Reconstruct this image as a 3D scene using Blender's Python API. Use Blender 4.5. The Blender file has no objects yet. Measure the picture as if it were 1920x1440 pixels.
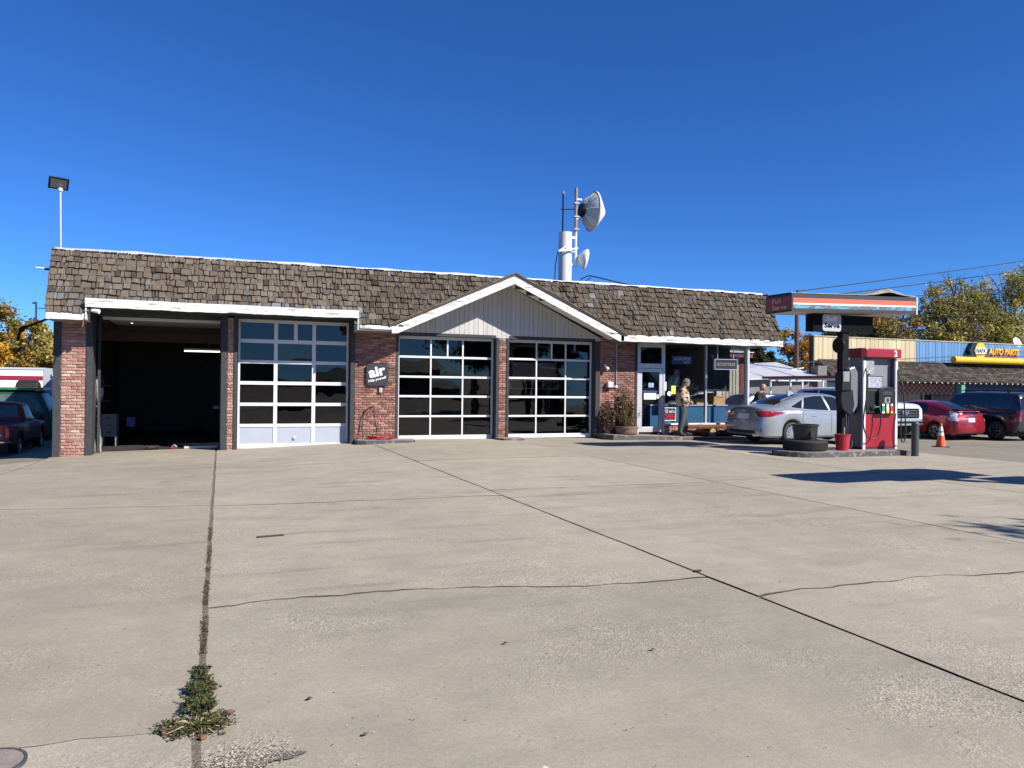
import bpy, bmesh, math, random
import numpy as np
from mathutils import Vector, Matrix, Euler
from mathutils.bvhtree import BVHTree
from math import sin, cos, pi, radians, sqrt, exp, hypot, atan2
C = bpy.context.scene.collection
S = bpy.context.scene
RND = random.Random(11)

# ------------------------------------------------------------------ camera, sky, sun, exposure
def rot3(yaw, pitch, roll):
    fwd = Vector((sin(yaw)*cos(pitch), cos(yaw)*cos(pitch), sin(pitch)))
    r0 = Vector((cos(yaw), -sin(yaw), 0)); u0 = r0.cross(fwd)
    return (r0*cos(roll)+u0*sin(roll), u0*cos(roll)-r0*sin(roll), fwd)
r_, u_, f_ = rot3(radians(20.78), radians(.2527), radians(.647))
cam = bpy.data.cameras.new('camera'); camo = bpy.data.objects.new('camera', cam); C.objects.link(camo)
cam.sensor_width = 36; cam.lens = 36*1443/1920; cam.clip_end = 3000; cam.clip_start = .05
mw = Matrix(((r_.x, u_.x, -f_.x, 0), (r_.y, u_.y, -f_.y, 0), (r_.z, u_.z, -f_.z, 1.55), (0, 0, 0, 1)))
camo.matrix_world = mw
S.camera = camo

SUN_AZ, SUN_EL = 142, 36.0        # compass bearing from +Y towards +X, elevation
w = bpy.data.worlds.new('World'); S.world = w; w.use_nodes = True
nt = w.node_tree; nt.nodes.clear()
sky = nt.nodes.new('ShaderNodeTexSky'); sky.sky_type = 'NISHITA'; sky.sun_disc = False
sky.sun_elevation = radians(SUN_EL); sky.sun_rotation = radians(SUN_AZ)
sky.altitude = 2200; sky.air_density = .9; sky.dust_density = .0; sky.ozone_density = 4.0
hs = nt.nodes.new('ShaderNodeHueSaturation'); hs.inputs['Saturation'].default_value = 1.12
bg = nt.nodes.new('ShaderNodeBackground'); bg.inputs['Strength'].default_value = .053
wo = nt.nodes.new('ShaderNodeOutputWorld')
gm_ = nt.nodes.new('ShaderNodeMix'); gm_.data_type = 'RGBA'; gm_.blend_type = 'MULTIPLY'; gm_.inputs[0].default_value = 1; gm_.inputs[7].default_value = (.70, 1.20, 1.82, 1)
nt.links.new(sky.outputs[0], hs.inputs['Color']); nt.links.new(hs.outputs[0], gm_.inputs[6]); nt.links.new(gm_.outputs[2], bg.inputs[0]); nt.links.new(bg.outputs[0], wo.inputs[0])
sl = bpy.data.lights.new('sun', 'SUN'); sl.energy = 5.0; sl.angle = radians(.53); sl.color = (1, .94, .86)
so = bpy.data.objects.new('sun', sl); C.objects.link(so)
az, el = radians(SUN_AZ), radians(SUN_EL)
so.rotation_euler = Vector((-sin(az)*cos(el), -cos(az)*cos(el), -sin(el))).to_track_quat('-Z', 'Y').to_euler()
so.location = (30, -40, 40)
S.view_settings.view_transform = 'Standard'; S.view_settings.look = 'None'
S.view_settings.gamma = 1; S.view_settings.exposure = 0.68; S.view_settings.use_curve_mapping = False
try:
    S.cycles.max_bounces = 7; S.cycles.transparent_max_bounces = 12; S.cycles.use_denoising = True
    S.cycles.caustics_reflective = False; S.cycles.caustics_refractive = False
except Exception: pass

# ------------------------------------------------------------------ materials
MATS = {}
def node(nt, t, **kw):
    n = nt.nodes.new(t)
    for k, v in kw.items():
        if k in n.inputs: n.inputs[k].default_value = v
        else: setattr(n, k, v)
    return n
def noise(nt, scale, detail=4, rough=.55, vec=None, stretch=None):
    g = nt.nodes.new('ShaderNodeNewGeometry')
    src = g.outputs['Position']
    if stretch:
        mp = nt.nodes.new('ShaderNodeMapping'); mp.inputs['Scale'].default_value = stretch
        nt.links.new(src, mp.inputs[0]); src = mp.outputs[0]
    n = nt.nodes.new('ShaderNodeTexNoise'); n.inputs['Scale'].default_value = scale
    n.inputs['Detail'].default_value = detail; n.inputs['Roughness'].default_value = rough
    nt.links.new(src, n.inputs['Vector'])
    return n
def ramp(nt, src, stops, interp='LINEAR'):
    r = nt.nodes.new('ShaderNodeValToRGB'); r.color_ramp.interpolation = interp
    while len(r.color_ramp.elements) < len(stops): r.color_ramp.elements.new(.5)
    for e, (p, c) in zip(r.color_ramp.elements, stops):
        e.position = p; e.color = (c, c, c, 1) if isinstance(c, (int, float)) else (*c, 1)
    nt.links.new(src, r.inputs[0]); return r
def mixc(nt, fac, a, b, mode='MIX'):
    m = nt.nodes.new('ShaderNodeMix'); m.data_type = 'RGBA'; m.blend_type = mode
    for sock, v in ((m.inputs[0], fac), (m.inputs[6], a), (m.inputs[7], b)):
        if hasattr(v, 'is_linked') or isinstance(v, bpy.types.NodeSocket): nt.links.new(v, sock)
        elif isinstance(v, (int, float)): sock.default_value = v if sock == m.inputs[0] else (v, v, v, 1)
        else: sock.default_value = (*v, 1)
    return m.outputs[2]
def M(name, col, rough=.6, metal=0, var=.2, scale=4, tint=False, bump=0, bscale=60, coat=0, spec=.5, stretch=None,
      worn=None, worn_t=(.58, .64), worn_scale=6, worn_stretch=None, translucent=0, emit=0):
    if name in MATS: return MATS[name]
    m = bpy.data.materials.new(name); m.use_nodes = True; nt = m.node_tree; b = nt.nodes['Principled BSDF']
    MATS[name] = m
    c = None
    if var:
        n = noise(nt, scale, 5, .6, stretch=stretch)
        r = ramp(nt, n.outputs[0], [(.25, 1-var), (.75, 1+var)])
        c = mixc(nt, 1.0, col, r.outputs[0], 'MULTIPLY')
    if tint:
        a = nt.nodes.new('ShaderNodeAttribute'); a.attribute_name = 'tint'
        c = mixc(nt, 1.0, c if c is not None else col, a.outputs['Color'], 'MULTIPLY')
    if worn:
        n = noise(nt, worn_scale, 6, .7, stretch=worn_stretch)
        r = ramp(nt, n.outputs[0], [(worn_t[0], 0.), (worn_t[1], 1.)])
        c = mixc(nt, r.outputs[0], c if c is not None else col, worn)
    if c is not None: nt.links.new(c, b.inputs['Base Color'])
    else: b.inputs['Base Color'].default_value = (*col, 1)
    b.inputs['Roughness'].default_value = rough; b.inputs['Metallic'].default_value = metal
    b.inputs['Specular IOR Level'].default_value = spec
    if coat: b.inputs['Coat Weight'].default_value = coat; b.inputs['Coat Roughness'].default_value = .04
    if emit:
        b.inputs['Emission Color'].default_value = (*col, 1); b.inputs['Emission Strength'].default_value = emit
    if bump:
        n = noise(nt, bscale, 4, .6); bp = node(nt, 'ShaderNodeBump'); bp.inputs['Strength'].default_value = bump; bp.inputs['Distance'].default_value = .02
        nt.links.new(n.outputs[0], bp.inputs['Height']); nt.links.new(bp.outputs[0], b.inputs['Normal'])
    if translucent:
        tr = node(nt, 'ShaderNodeBsdfTranslucent'); mx = node(nt, 'ShaderNodeMixShader'); mx.inputs[0].default_value = translucent
        nt.links.new(c, tr.inputs[0]); nt.links.new(b.outputs[0], mx.inputs[1]); nt.links.new(tr.outputs[0], mx.inputs[2])
        nt.links.new(mx.outputs[0], nt.nodes['Material Output'].inputs[0])
    return m
def glass(name, tr, ior=1.55, rough=.0, tintc=(1, 1, 1), wave=.05):
    m = bpy.data.materials.new(name); m.use_nodes = True; nt = m.node_tree; nt.nodes.clear()
    o = node(nt, 'ShaderNodeOutputMaterial'); t = node(nt, 'ShaderNodeBsdfTransparent'); g = node(nt, 'ShaderNodeBsdfGlossy')
    t.inputs[0].default_value = (*[tr*k for k in tintc], 1); g.inputs['Roughness'].default_value = rough
    lw = node(nt, 'ShaderNodeLayerWeight'); lw.inputs['Blend'].default_value = .5
    pw = node(nt, 'ShaderNodeMath'); pw.operation = 'POWER'; pw.inputs[1].default_value = 5; nt.links.new(lw.outputs['Facing'], pw.inputs[0])
    f = node(nt, 'ShaderNodeMath'); f.operation = 'MULTIPLY_ADD'; r0 = 1.8*((ior-1)/(ior+1))**2; f.inputs[1].default_value = 1-r0; f.inputs[2].default_value = r0; nt.links.new(pw.outputs[0], f.inputs[0])
    n = noise(nt, 1.3, 2, .5); bp = node(nt, 'ShaderNodeBump'); bp.inputs['Strength'].default_value = wave; bp.inputs['Distance'].default_value = .02
    nt.links.new(n.outputs[0], bp.inputs['Height']); nt.links.new(bp.outputs[0], g.inputs['Normal'])
    mx = node(nt, 'ShaderNodeMixShader'); nt.links.new(f.outputs[0], mx.inputs[0]); nt.links.new(t.outputs[0], mx.inputs[1]); nt.links.new(g.outputs[0], mx.inputs[2])
    nt.links.new(mx.outputs[0], o.inputs[0]); MATS[name] = m; return m

def concrete(name, base, aggr=1.0, stain=1.0):
    m = bpy.data.materials.new(name); m.use_nodes = True; nt = m.node_tree; b = nt.nodes['Principled BSDF']; MATS[name] = m
    L = nt.links.new
    n1 = noise(nt, .35, 5, .6); r1 = ramp(nt, n1.outputs[0], [(.3, .86), (.7, 1.1)])
    n2 = noise(nt, 2.2, 6, .65); r2 = ramp(nt, n2.outputs[0], [(.28, .87), (.72, 1.1)])
    c = mixc(nt, 1., base, r1.outputs[0], 'MULTIPLY'); c = mixc(nt, 1., c, r2.outputs[0], 'MULTIPLY')
    a = nt.nodes.new('ShaderNodeAttribute'); a.attribute_name = 'tint'
    c = mixc(nt, 1., c, a.outputs['Color'], 'MULTIPLY')
    # long dark tyre and oil smears that lie across the lot
    n3 = noise(nt, 1.0, 5, .6, stretch=(.45, 2.6, 1)); r3 = ramp(nt, n3.outputs[0], [(.54, 1.), (.72, .62)])
    n4 = noise(nt, .11, 2, .5); r4 = ramp(nt, n4.outputs[0], [(.38, 0.), (.58, 1.)])
    sm = mixc(nt, r4.outputs[0], (1, 1, 1), r3.outputs[0]); c = mixc(nt, stain, c, sm, 'MULTIPLY')
    # fine sand speckle
    n5 = noise(nt, 190, 2, .7); r5 = ramp(nt, n5.outputs[0], [(.3, .70), (.7, 1.26)])
    c = mixc(nt, 1., c, r5.outputs[0], 'MULTIPLY')
    n5b = noise(nt, 38, 4, .75); r5b = ramp(nt, n5b.outputs[0], [(.3, .88), (.7, 1.10)])
    c = mixc(nt, 1., c, r5b.outputs[0], 'MULTIPLY')
    # exposed aggregate where the skin has scaled off
    n6 = noise(nt, .55, 5, .62); r6 = ramp(nt, n6.outputs[0], [(.46, 0.), (.62, 1.)])
    g = nt.nodes.new('ShaderNodeNewGeometry')
    v = nt.nodes.new('ShaderNodeTexVoronoi'); v.inputs['Scale'].default_value = 85; L(g.outputs['Position'], v.inputs['Vector'])
    hsv = nt.nodes.new('ShaderNodeSeparateColor'); L(v.outputs['Color'], hsv.inputs[0])
    rv = ramp(nt, hsv.outputs[0], [(0, .62), (.35, .88), (.65, 1.05), (1, 1.42)])
    ca = mixc(nt, 1., c, rv.outputs[0], 'MULTIPLY')
    fm = nt.nodes.new('ShaderNodeMath'); fm.operation = 'MULTIPLY'; fm.inputs[1].default_value = .78*aggr; L(r6.outputs[0], fm.inputs[0])
    c = mixc(nt, fm.outputs[0], c, ca)
    # small pits and specks
    v2 = nt.nodes.new('ShaderNodeTexVoronoi'); v2.inputs['Scale'].default_value = 9; L(g.outputs['Position'], v2.inputs['Vector'])
    rp = ramp(nt, v2.outputs['Distance'], [(.03, .22), (.09, 1.)])
    sc = nt.nodes.new('ShaderNodeSeparateColor'); L(v2.outputs['Color'], sc.inputs[0])
    rk = ramp(nt, sc.outputs[1], [(.62, 0.), (.66, 1.)])
    c2 = mixc(nt, 1., c, rp.outputs[0], 'MULTIPLY'); c = mixc(nt, rk.outputs[0], c, c2)
    # oil drips
    v3 = nt.nodes.new('ShaderNodeTexVoronoi'); v3.inputs['Scale'].default_value = .9; L(mixc(nt, .12, g.outputs['Position'], noise(nt, 5, 3, .6).outputs['Color'], 'ADD'), v3.inputs['Vector'])
    ro = ramp(nt, v3.outputs['Distance'], [(.03, .66), (.13, 1.)]); so_ = nt.nodes.new('ShaderNodeSeparateColor'); L(v3.outputs['Color'], so_.inputs[0])
    rq = ramp(nt, so_.outputs[2], [(.66, 0.), (.7, 1.)]); c = mixc(nt, rq.outputs[0], c, mixc(nt, 1., c, ro.outputs[0], 'MULTIPLY'))
    L(c, b.inputs['Base Color']); b.inputs['Roughness'].default_value = .85; b.inputs['Specular IOR Level'].default_value = .3
    ad = nt.nodes.new('ShaderNodeMath'); ad.operation = 'MULTIPLY'; L(v.outputs['Distance'], ad.inputs[0]); L(r6.outputs[0], ad.inputs[1])
    ad2 = nt.nodes.new('ShaderNodeMath'); ad2.operation = 'MULTIPLY_ADD'; L(n5b.outputs[0], ad2.inputs[0]); ad2.inputs[1].default_value = .55; L(ad.outputs[0], ad2.inputs[2])
    bp = node(nt, 'ShaderNodeBump'); bp.inputs['Strength'].default_value = .5; bp.inputs['Distance'].default_value = .006
    L(ad2.outputs[0], bp.inputs['Height']); L(bp.outputs[0], b.inputs['Normal'])
    return m

# ------------------------------------------------------------------ mesh helpers
class MB:
    def __init__(s): s.v = []; s.f = []; s.t = []; s.mi = []; s.cur = 0
    def add(s, vs, fs, t=1.0):
        n = len(s.v); s.v.extend([tuple(p) for p in vs]); tt = (t, t, t) if isinstance(t, (int, float)) else t
        for f in fs: s.f.append(tuple(i+n for i in f)); s.t.append(tt); s.mi.append(s.cur)
        return s
    def box(s, x0, x1, y0, y1, z0, z1, t=1.0):
        vs = [(x, y, z) for z in (z0, z1) for y in (y0, y1) for x in (x0, x1)]
        return s.add(vs, [(0, 2, 3, 1), (4, 5, 7, 6), (0, 1, 5, 4), (2, 6, 7, 3), (0, 4, 6, 2), (1, 3, 7, 5)], t)
    def obox(s, c, size, R, t=1.0):
        c = Vector(c); h = [k/2 for k in size]
        vs = [c + R @ Vector((x*h[0], y*h[1], z*h[2])) for z in (-1, 1) for y in (-1, 1) for x in (-1, 1)]
        return s.add(vs, [(0, 2, 3, 1), (4, 5, 7, 6), (0, 1, 5, 4), (2, 6, 7, 3), (0, 4, 6, 2), (1, 3, 7, 5)], t)
    def beam(s, p, q, wd, ht, up=(0, 0, 1), t=1.0):
        p, q = Vector(p), Vector(q); d = (q-p); L = d.length; d.normalize()
        sd = d.cross(Vector(up))
        if sd.length < 1e-4: sd = d.cross(Vector((1, 0, 0)))
        sd.normalize(); u = sd.cross(d)
        R = Matrix((d, sd, u)).transposed()
        return s.obox((p+q)/2, (L, wd, ht), R, t)
    def tube(s, pts, r, n=8, caps=True, t=1.0):
        pts = [Vector(p) for p in pts]; N = len(pts)
        rs = r if isinstance(r, (list, tuple)) else [r]*N
        vs = []; pu = None
        for i, p in enumerate(pts):
            d = (pts[min(i+1, N-1)]-pts[max(i-1, 0)])
            if d.length < 1e-9: d = Vector((0, 0, 1))
            d.normalize()
            u = pu - d*pu.dot(d) if pu is not None else None
            if u is None or u.length < 1e-4:
                u = d.cross(Vector((0, 0, 1)))
                if u.length < 1e-3: u = d.cross(Vector((1, 0, 0)))
            u.normalize(); pu = u; vv = d.cross(u)
            for k in range(n): vs.append(p + (u*cos(2*pi*k/n)+vv*sin(2*pi*k/n))*rs[i])
        fs = [(i*n+k, i*n+(k+1) % n, (i+1)*n+(k+1) % n, (i+1)*n+k) for i in range(N-1) for k in range(n)]
        if caps: fs += [tuple(reversed(range(n))), tuple((N-1)*n+k for k in range(n))]
        return s.add(vs, fs, t)
    def cyl(s, p, q, r0, r1=None, n=16, t=1.0): return s.tube([p, q], [r0, r0 if r1 is None else r1], n, True, t)
    def lathe(s, prof, c=(0, 0, 0), n=24, R=None, closed=False, t=1.0, arc=2*pi):
        c = Vector(c); R = R or Matrix.Identity(3); P = len(prof); vs = []
        for k in range(n):
            a = arc*k/n
            for r, z in prof: vs.append(c + R @ Vector((r*cos(a), r*sin(a), z)))
        fs = []
        for k in range(n):
            k2 = (k+1) % n
            for i in range(P-1 if not closed else P):
                j = (i+1) % P
                fs.append((k*P+i, k2*P+i, k2*P+j, k*P+j))
        return s.add(vs, fs, t)
    def prism(s, poly, a0, a1, fn, t=1.0):
        n = len(poly); vs = [fn(p[0], p[1], a0) for p in poly]+[fn(p[0], p[1], a1) for p in poly]
        fs = [tuple(range(n)), tuple(reversed(range(n, 2*n)))]+[(i, i+n, (i+1) % n+n, (i+1) % n) for i in range(n)]
        return s.add(vs, fs, t)
    def ball(s, c, r, nu=14, nv=9, t=1.0, R=None):
        c = Vector(c); r = r if isinstance(r, (list, tuple)) else (r, r, r); R = R or Matrix.Identity(3)
        vs = [c+R @ Vector((0, 0, -r[2]))]
        for j in range(1, nv):
            th = pi*j/nv
            for i in range(nu): vs.append(c+R @ Vector((r[0]*sin(th)*cos(2*pi*i/nu), r[1]*sin(th)*sin(2*pi*i/nu), -r[2]*cos(th))))
        vs.append(c+R @ Vector((0, 0, r[2])))
        fs = [(0, 1+(i+1) % nu, 1+i) for i in range(nu)]
        for j in range(nv-2):
            for i in range(nu): fs.append((1+j*nu+i, 1+j*nu+(i+1) % nu, 1+(j+1)*nu+(i+1) % nu, 1+(j+1)*nu+i))
        e = len(vs)-1; b = 1+(nv-2)*nu
        fs += [(b+i, b+(i+1) % nu, e) for i in range(nu)]
        return s.add(vs, fs, t)
    def mesh(s, name, mats, origin=(0, 0, 0), smooth=None, recalc=True):
        me = bpy.data.meshes.new(name); o = Vector(origin)
        me.from_pydata([(p[0]-o.x, p[1]-o.y, p[2]-o.z) for p in s.v], [], s.f)
        mats = mats if isinstance(mats, (list, tuple)) else [mats]
        for m in mats: me.materials.append(m)
        if len(mats) > 1: me.polygons.foreach_set('material_index', s.mi)
        if any(x != (1., 1., 1.) for x in s.t) or any(m.name in TINTED for m in mats):
            at = me.attributes.new('tint', 'FLOAT_COLOR', 'CORNER')
            arr = np.ones((len(me.loops), 4), 'f4'); ls = np.array([len(f) for f in s.f])
            arr[:, :3] = np.repeat(np.array(s.t, 'f4').reshape(-1, 3), ls, axis=0); at.data.foreach_set('color', arr.ravel())
        if recalc:
            bm = bmesh.new(); bm.from_mesh(me); bmesh.ops.recalc_face_normals(bm, faces=bm.faces[:]); bm.to_mesh(me); bm.free()
        if smooth is not None:
            me.shade_smooth(); me.set_sharp_from_angle(angle=radians(smooth))
        return me
    def build(s, name, mats, parent=None, smooth=None, bevel=0, recalc=True, segs=2):
        if parent is None:
            a = np.array(s.v); o = Vector(((a[:, 0].min()+a[:, 0].max())/2, (a[:, 1].min()+a[:, 1].max())/2, a[:, 2].min()))
        else: o = root_loc(parent)
        ob = bpy.data.objects.new(name, s.mesh(name, mats, o, smooth, recalc)); C.objects.link(ob)
        if parent is None: ob.location = o
        else: ob.parent = parent
        if bevel:
            md = ob.modifiers.new('bevel', 'BEVEL'); md.width = bevel; md.segments = segs; md.limit_method = 'ANGLE'
        return ob
TINTED = set()
def root_loc(p):
    l = Vector((0, 0, 0))
    while p is not None: l = l + p.location; p = p.parent
    return l
def tag(o, label=None, cat=None, group=None, kind=None):
    if label: o['label'] = label
    if cat: o['category'] = cat
    if group: o['group'] = group
    if kind: o['kind'] = kind
    return o
def thing(name, label, cat, loc=(0, 0, 0), rotz=0, group=None):
    o = bpy.data.objects.new(name, None); C.objects.link(o); o.location = loc; o.rotation_euler = (0, 0, rotz); o.empty_display_size = .2
    return tag(o, label, cat, group)
def sphere_dir(a, e): return Vector((sin(a)*cos(e), cos(a)*cos(e), sin(e)))
def text(body, name, mat, parent, fn, height=None, width=None, bold=0, shear=0, ext=.003, spacing=1., lines=1.):
    """lettering: fn maps (u, v, depth) to a point in the world; the block is centred on u = v = 0"""
    cu = bpy.data.curves.new('lettering', 'FONT'); cu.body = body; cu.size = 1; cu.extrude = .5; cu.offset = bold; cu.shear = shear
    cu.align_x = 'LEFT'; cu.space_character = spacing; cu.space_line = lines; cu.resolution_u = 3
    ob = bpy.data.objects.new('lettering', cu); C.objects.link(ob)
    dg = bpy.context.evaluated_depsgraph_get(); me = bpy.data.meshes.new_from_object(ob.evaluated_get(dg))
    bpy.data.objects.remove(ob); bpy.data.curves.remove(cu)
    co = np.zeros(len(me.vertices)*3); me.vertices.foreach_get('co', co); co = co.reshape(-1, 3)
    mn, mx = co.min(0), co.max(0); c = (mn+mx)/2
    sy = height/(mx[1]-mn[1]) if height else width/(mx[0]-mn[0]); sx = width/(mx[0]-mn[0]) if width else sy
    o = root_loc(parent)
    for v, p in zip(me.vertices, co):
        q = Vector(fn((p[0]-c[0])*sx, (p[1]-c[1])*sy, p[2]*2*ext)); v.co = q-o
    me.name = name; me.materials.clear(); me.materials.append(mat)
    ob = bpy.data.objects.new(name, me); C.objects.link(ob); ob.parent = parent
    return ob
def pchip(tab):
    xs = np.array([p[0] for p in tab], float); ys = np.array([p[1] for p in tab], float)
    h = np.diff(xs); d = np.diff(ys)/h; m = np.zeros(len(xs))
    for i in range(1, len(xs)-1):
        if d[i-1]*d[i] > 0:
            w1, w2 = 2*h[i]+h[i-1], h[i]+2*h[i-1]; m[i] = (w1+w2)/(w1/d[i-1]+w2/d[i])
    m[0] = d[0]; m[-1] = d[-1]
    def f(x):
        x = min(max(x, xs[0]), xs[-1]); i = min(max(int(np.searchsorted(xs, x))-1, 0), len(h)-1)
        t = (x-xs[i])/h[i]
        return (2*t**3-3*t*t+1)*ys[i]+(t**3-2*t*t+t)*h[i]*m[i]+(3*t*t-2*t**3)*ys[i+1]+(t**3-t*t)*h[i]*m[i+1]
    return f
def sstep(a, b, x):
    t = min(max((x-a)/(b-a), 0), 1); return t*t*(3-2*t)
GX = pchip([(-40, -.95), (-12, -.9), (-8, -.72), (-3.6, -.22), (-1, -.155), (.3, -.13), (3.3, -.02), (5, .035), (8, .045), (11, .03), (14, 0), (16, 0), (60, 0)])
def g(x, y): return GX(x)*sstep(9.5, 20.6, y)-.24*sstep(17.5, 23, x)*sstep(13, 20, y)

# common materials
for n_ in ('brick', 'shingle', 'leaf', 'slab', 'board', 'stone', 'asphalt', 'store_board'): TINTED.add(n_)
M('white_paint', (.63, .63, .615), .55, worn=(.30, .285, .26), worn_t=(.55, .60), worn_scale=3.6, worn_stretch=(.7, .7, 4), var=.05)
M('white_metal', (.60, .61, .62), .35, var=.04)
M('grey_metal', (.42, .44, .46), .45, metal=.2, var=.1)
M('alu', (.60, .62, .65), .38, metal=.35, var=.06)
M('panel_white', (.37, .40, .46), .4, var=.05)
M('black_paint', (.011, .0115, .013), .5, var=.25, spec=.12)
M('black_timber', (.05, .053, .056), .75, var=.4, scale=9, stretch=(6, 6, 1), worn=(.22, .21, .19), worn_t=(.62, .72), worn_scale=10, worn_stretch=(5, 5, .6), bump=.2, spec=.15)
M('rubber', (.018, .018, .019), .8, var=.25, scale=30, bump=.3, bscale=40)
M('dark_inside', (.03, .03, .032), .9, var=.3)
M('mortar', (.33, .275, .225), .9, var=.2, bump=.3)
M('brick', (1, 1, 1), .85, tint=True, var=.3, scale=30, bump=.5, bscale=70, worn=(.34, .29, .25), worn_t=(.64, .76), worn_scale=14)
M('shingle', (1, 1, 1), .9, tint=True, var=.34, scale=14, stretch=(5, .8, .8), bump=.45, bscale=60, spec=.2, worn=(.20, .202, .205), worn_t=(.56, .70), worn_scale=2.6, worn_stretch=(5, 1.2, 1.2))
M('board', (1, 1, 1), .7, tint=True, var=.1, scale=6, stretch=(4, 4, .5))
M('leaf', (1, 1, 1), .6, tint=True, var=.25, scale=1.2, translucent=.35, spec=.25)
M('bark', (.13, .10, .075), .9, var=.35, scale=12, bump=.5, bscale=30)
M('stone', (1, 1, 1), .9, tint=True, var=.2, scale=60)
M('chrome', (.75, .76, .78), .12, metal=1, var=0)
M('tyre', (.02, .02, .021), .75, var=.2, scale=40)
M('rim', (.55, .56, .58), .3, metal=.9, var=.05)
M('car_glass', (.012, .014, .016), .03, var=0, spec=.9)
M('red_lens', (.30, .008, .012), .12, var=0, coat=1)
M('clear_lens', (.62, .64, .66), .12, var=.1, scale=30, coat=1)
M('amber_lens', (.75, .22, .02), .15, var=0, coat=1)
M('plate', (.68, .68, .66), .4, var=.12, scale=25)
M('white', (.8, .8, .79), .5, var=.03)
M('red_paint', (.42, .012, .025), .35, var=.08, coat=.3)
M('letter_red', (.75, .02, .03), .5, var=0)
M('soil', (.075, .06, .042), .95, var=.4, scale=25, bump=.8)
M('skin', (.48, .27, .19), .55, var=.1)
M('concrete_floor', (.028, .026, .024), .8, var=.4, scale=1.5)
glass('pane_glass', .38, 1.44, wave=.14)
glass('shop_glass', .86, 1.36, tintc=(.95, .98, 1))
M('slab_edge', (.07, .058, .042), .95, var=.3)
concrete('slab', (.363, .323, .251))
concrete('asphalt', (.25, .225, .172), .7, .6)

# ------------------------------------------------------------------ ground
def grid_lines(a, b, fine, lim):
    out = list(np.arange(a, b+.01, fine)); x = b; st = fine
    while x < lim: st *= 1.5; x += st; out.append(x)
    x = a; st = fine; pre = []
    while x > -lim: st *= 1.5; x -= st; pre.append(x)
    return pre[::-1]+out
xs = grid_lines(-14, 40, 1.2, 900); ys = grid_lines(-8, 48, 1.2, 900)
nx = len(xs)
mb = MB().add([(x, y, g(x, y)-.034) for y in ys for x in xs], [(j*nx+i, j*nx+i+1, (j+1)*nx+i+1, (j+1)*nx+i) for j in range(len(ys)-1) for i in range(nx-1)])
gr = mb.build('ground', MATS['asphalt'], recalc=False, smooth=60); tag(gr, 'worn grey asphalt and dirt ground running out beyond the concrete lot', kind='structure')

lot = bpy.data.objects.new('concrete_lot', None); C.objects.link(lot); lot.location = (4, 10, 0)
tag(lot, 'pale concrete forecourt cast in slabs with open joints', kind='structure')
a_ = [x for x in np.arange(-12, 16.71, .5)]; b_ = [y for y in np.arange(-3.9, 24.01, .5)]
mb = MB().add([(x, y, g(x, y)-.016) for y in b_ for x in a_], [(j*len(a_)+i, j*len(a_)+i+1, (j+1)*len(a_)+i+1, (j+1)*len(a_)+i) for j in range(len(b_)-1) for i in range(len(a_)-1) if not (a_[i] < -3.9 and b_[j] > 19.9)])
mb.build('joint_bed', MATS['soil'], lot, recalc=False, smooth=60)
M('joint_dirt', (.17, .14, .095), .95, var=.5, scale=30, bump=.9, bscale=50)
MB().add([(-.075+s_*.03, y*.2, g(-.07, y*.2)-.006) for y in range(-15, 105) for s_ in (-1, 1)], [(2*i, 2*i+1, 2*i+3, 2*i+2) for i in range(119)]).build('joint_fill', MATS['joint_dirt'], lot, recalc=False)
def wander(seed, amp, f=1.):
    r = random.Random(seed); ph = [(r.uniform(0, 6.3), r.uniform(.5, 1.2)) for _ in range(5)]
    return lambda x: amp*sum(q*sin(f*(1.1*2.1**k)*x+p)/(1.3**k) for k, (p, q) in enumerate(ph))
def cross(pts, seed, amp=.014):
    f = pchip(pts); w_ = wander(seed, amp, 3.4)
    return lambda x: f(x)+w_(x)
JX = [-12., -7.9, -3.76, -.075, 3.81, 7.8, 11.7, 16.7]
GAPJ = [.01, .008, .010, .017, .010, .010, .008, .01]
cols = [
 [cross([(-12, 3.6), (-8, 3.7)], 1), cross([(-12, 11.3), (-8, 11.2)], 2)],
 [cross([(-8, 3.7), (-3.7, 3.85)], 3), cross([(-8, 11.4), (-3.7, 11.2)], 4)],
 [cross([(-3.8, 3.9), (-.85, 3.80), (-.06, 3.74)], 5), cross([(-3.8, 11.2), (0, 10.6)], 6)],
 [cross([(-.06, 5.72), (.41, 5.82), (1.83, 5.70), (2.94, 5.42), (3.9, 5.38)], 7, .02), cross([(-.1, 10.5), (1.6, 10.45), (3.9, 10.4)], 8), cross([(-.1, 16), (3.9, 16)], 81)],
 [cross([(3.7, 4.78), (4.25, 4.82), (5.0, 4.78), (5.4, 4.86), (6.5, 4.64), (7.9, 4.6)], 9, .024), cross([(3.7, 10.98), (6.6, 10.9), (7.9, 10.9)], 10), cross([(3.7, 15.6), (7.9, 15.6)], 82)],
 [cross([(7.7, 5.2), (11.8, 5.4)], 11), cross([(7.7, 11.), (11.8, 11.2)], 12)],
 [cross([(11.6, 5.2), (16.8, 5.4)], 13), cross([(11.6, 11.2), (16.8, 11.4)], 14)],
]
RS = random.Random(5)
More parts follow.
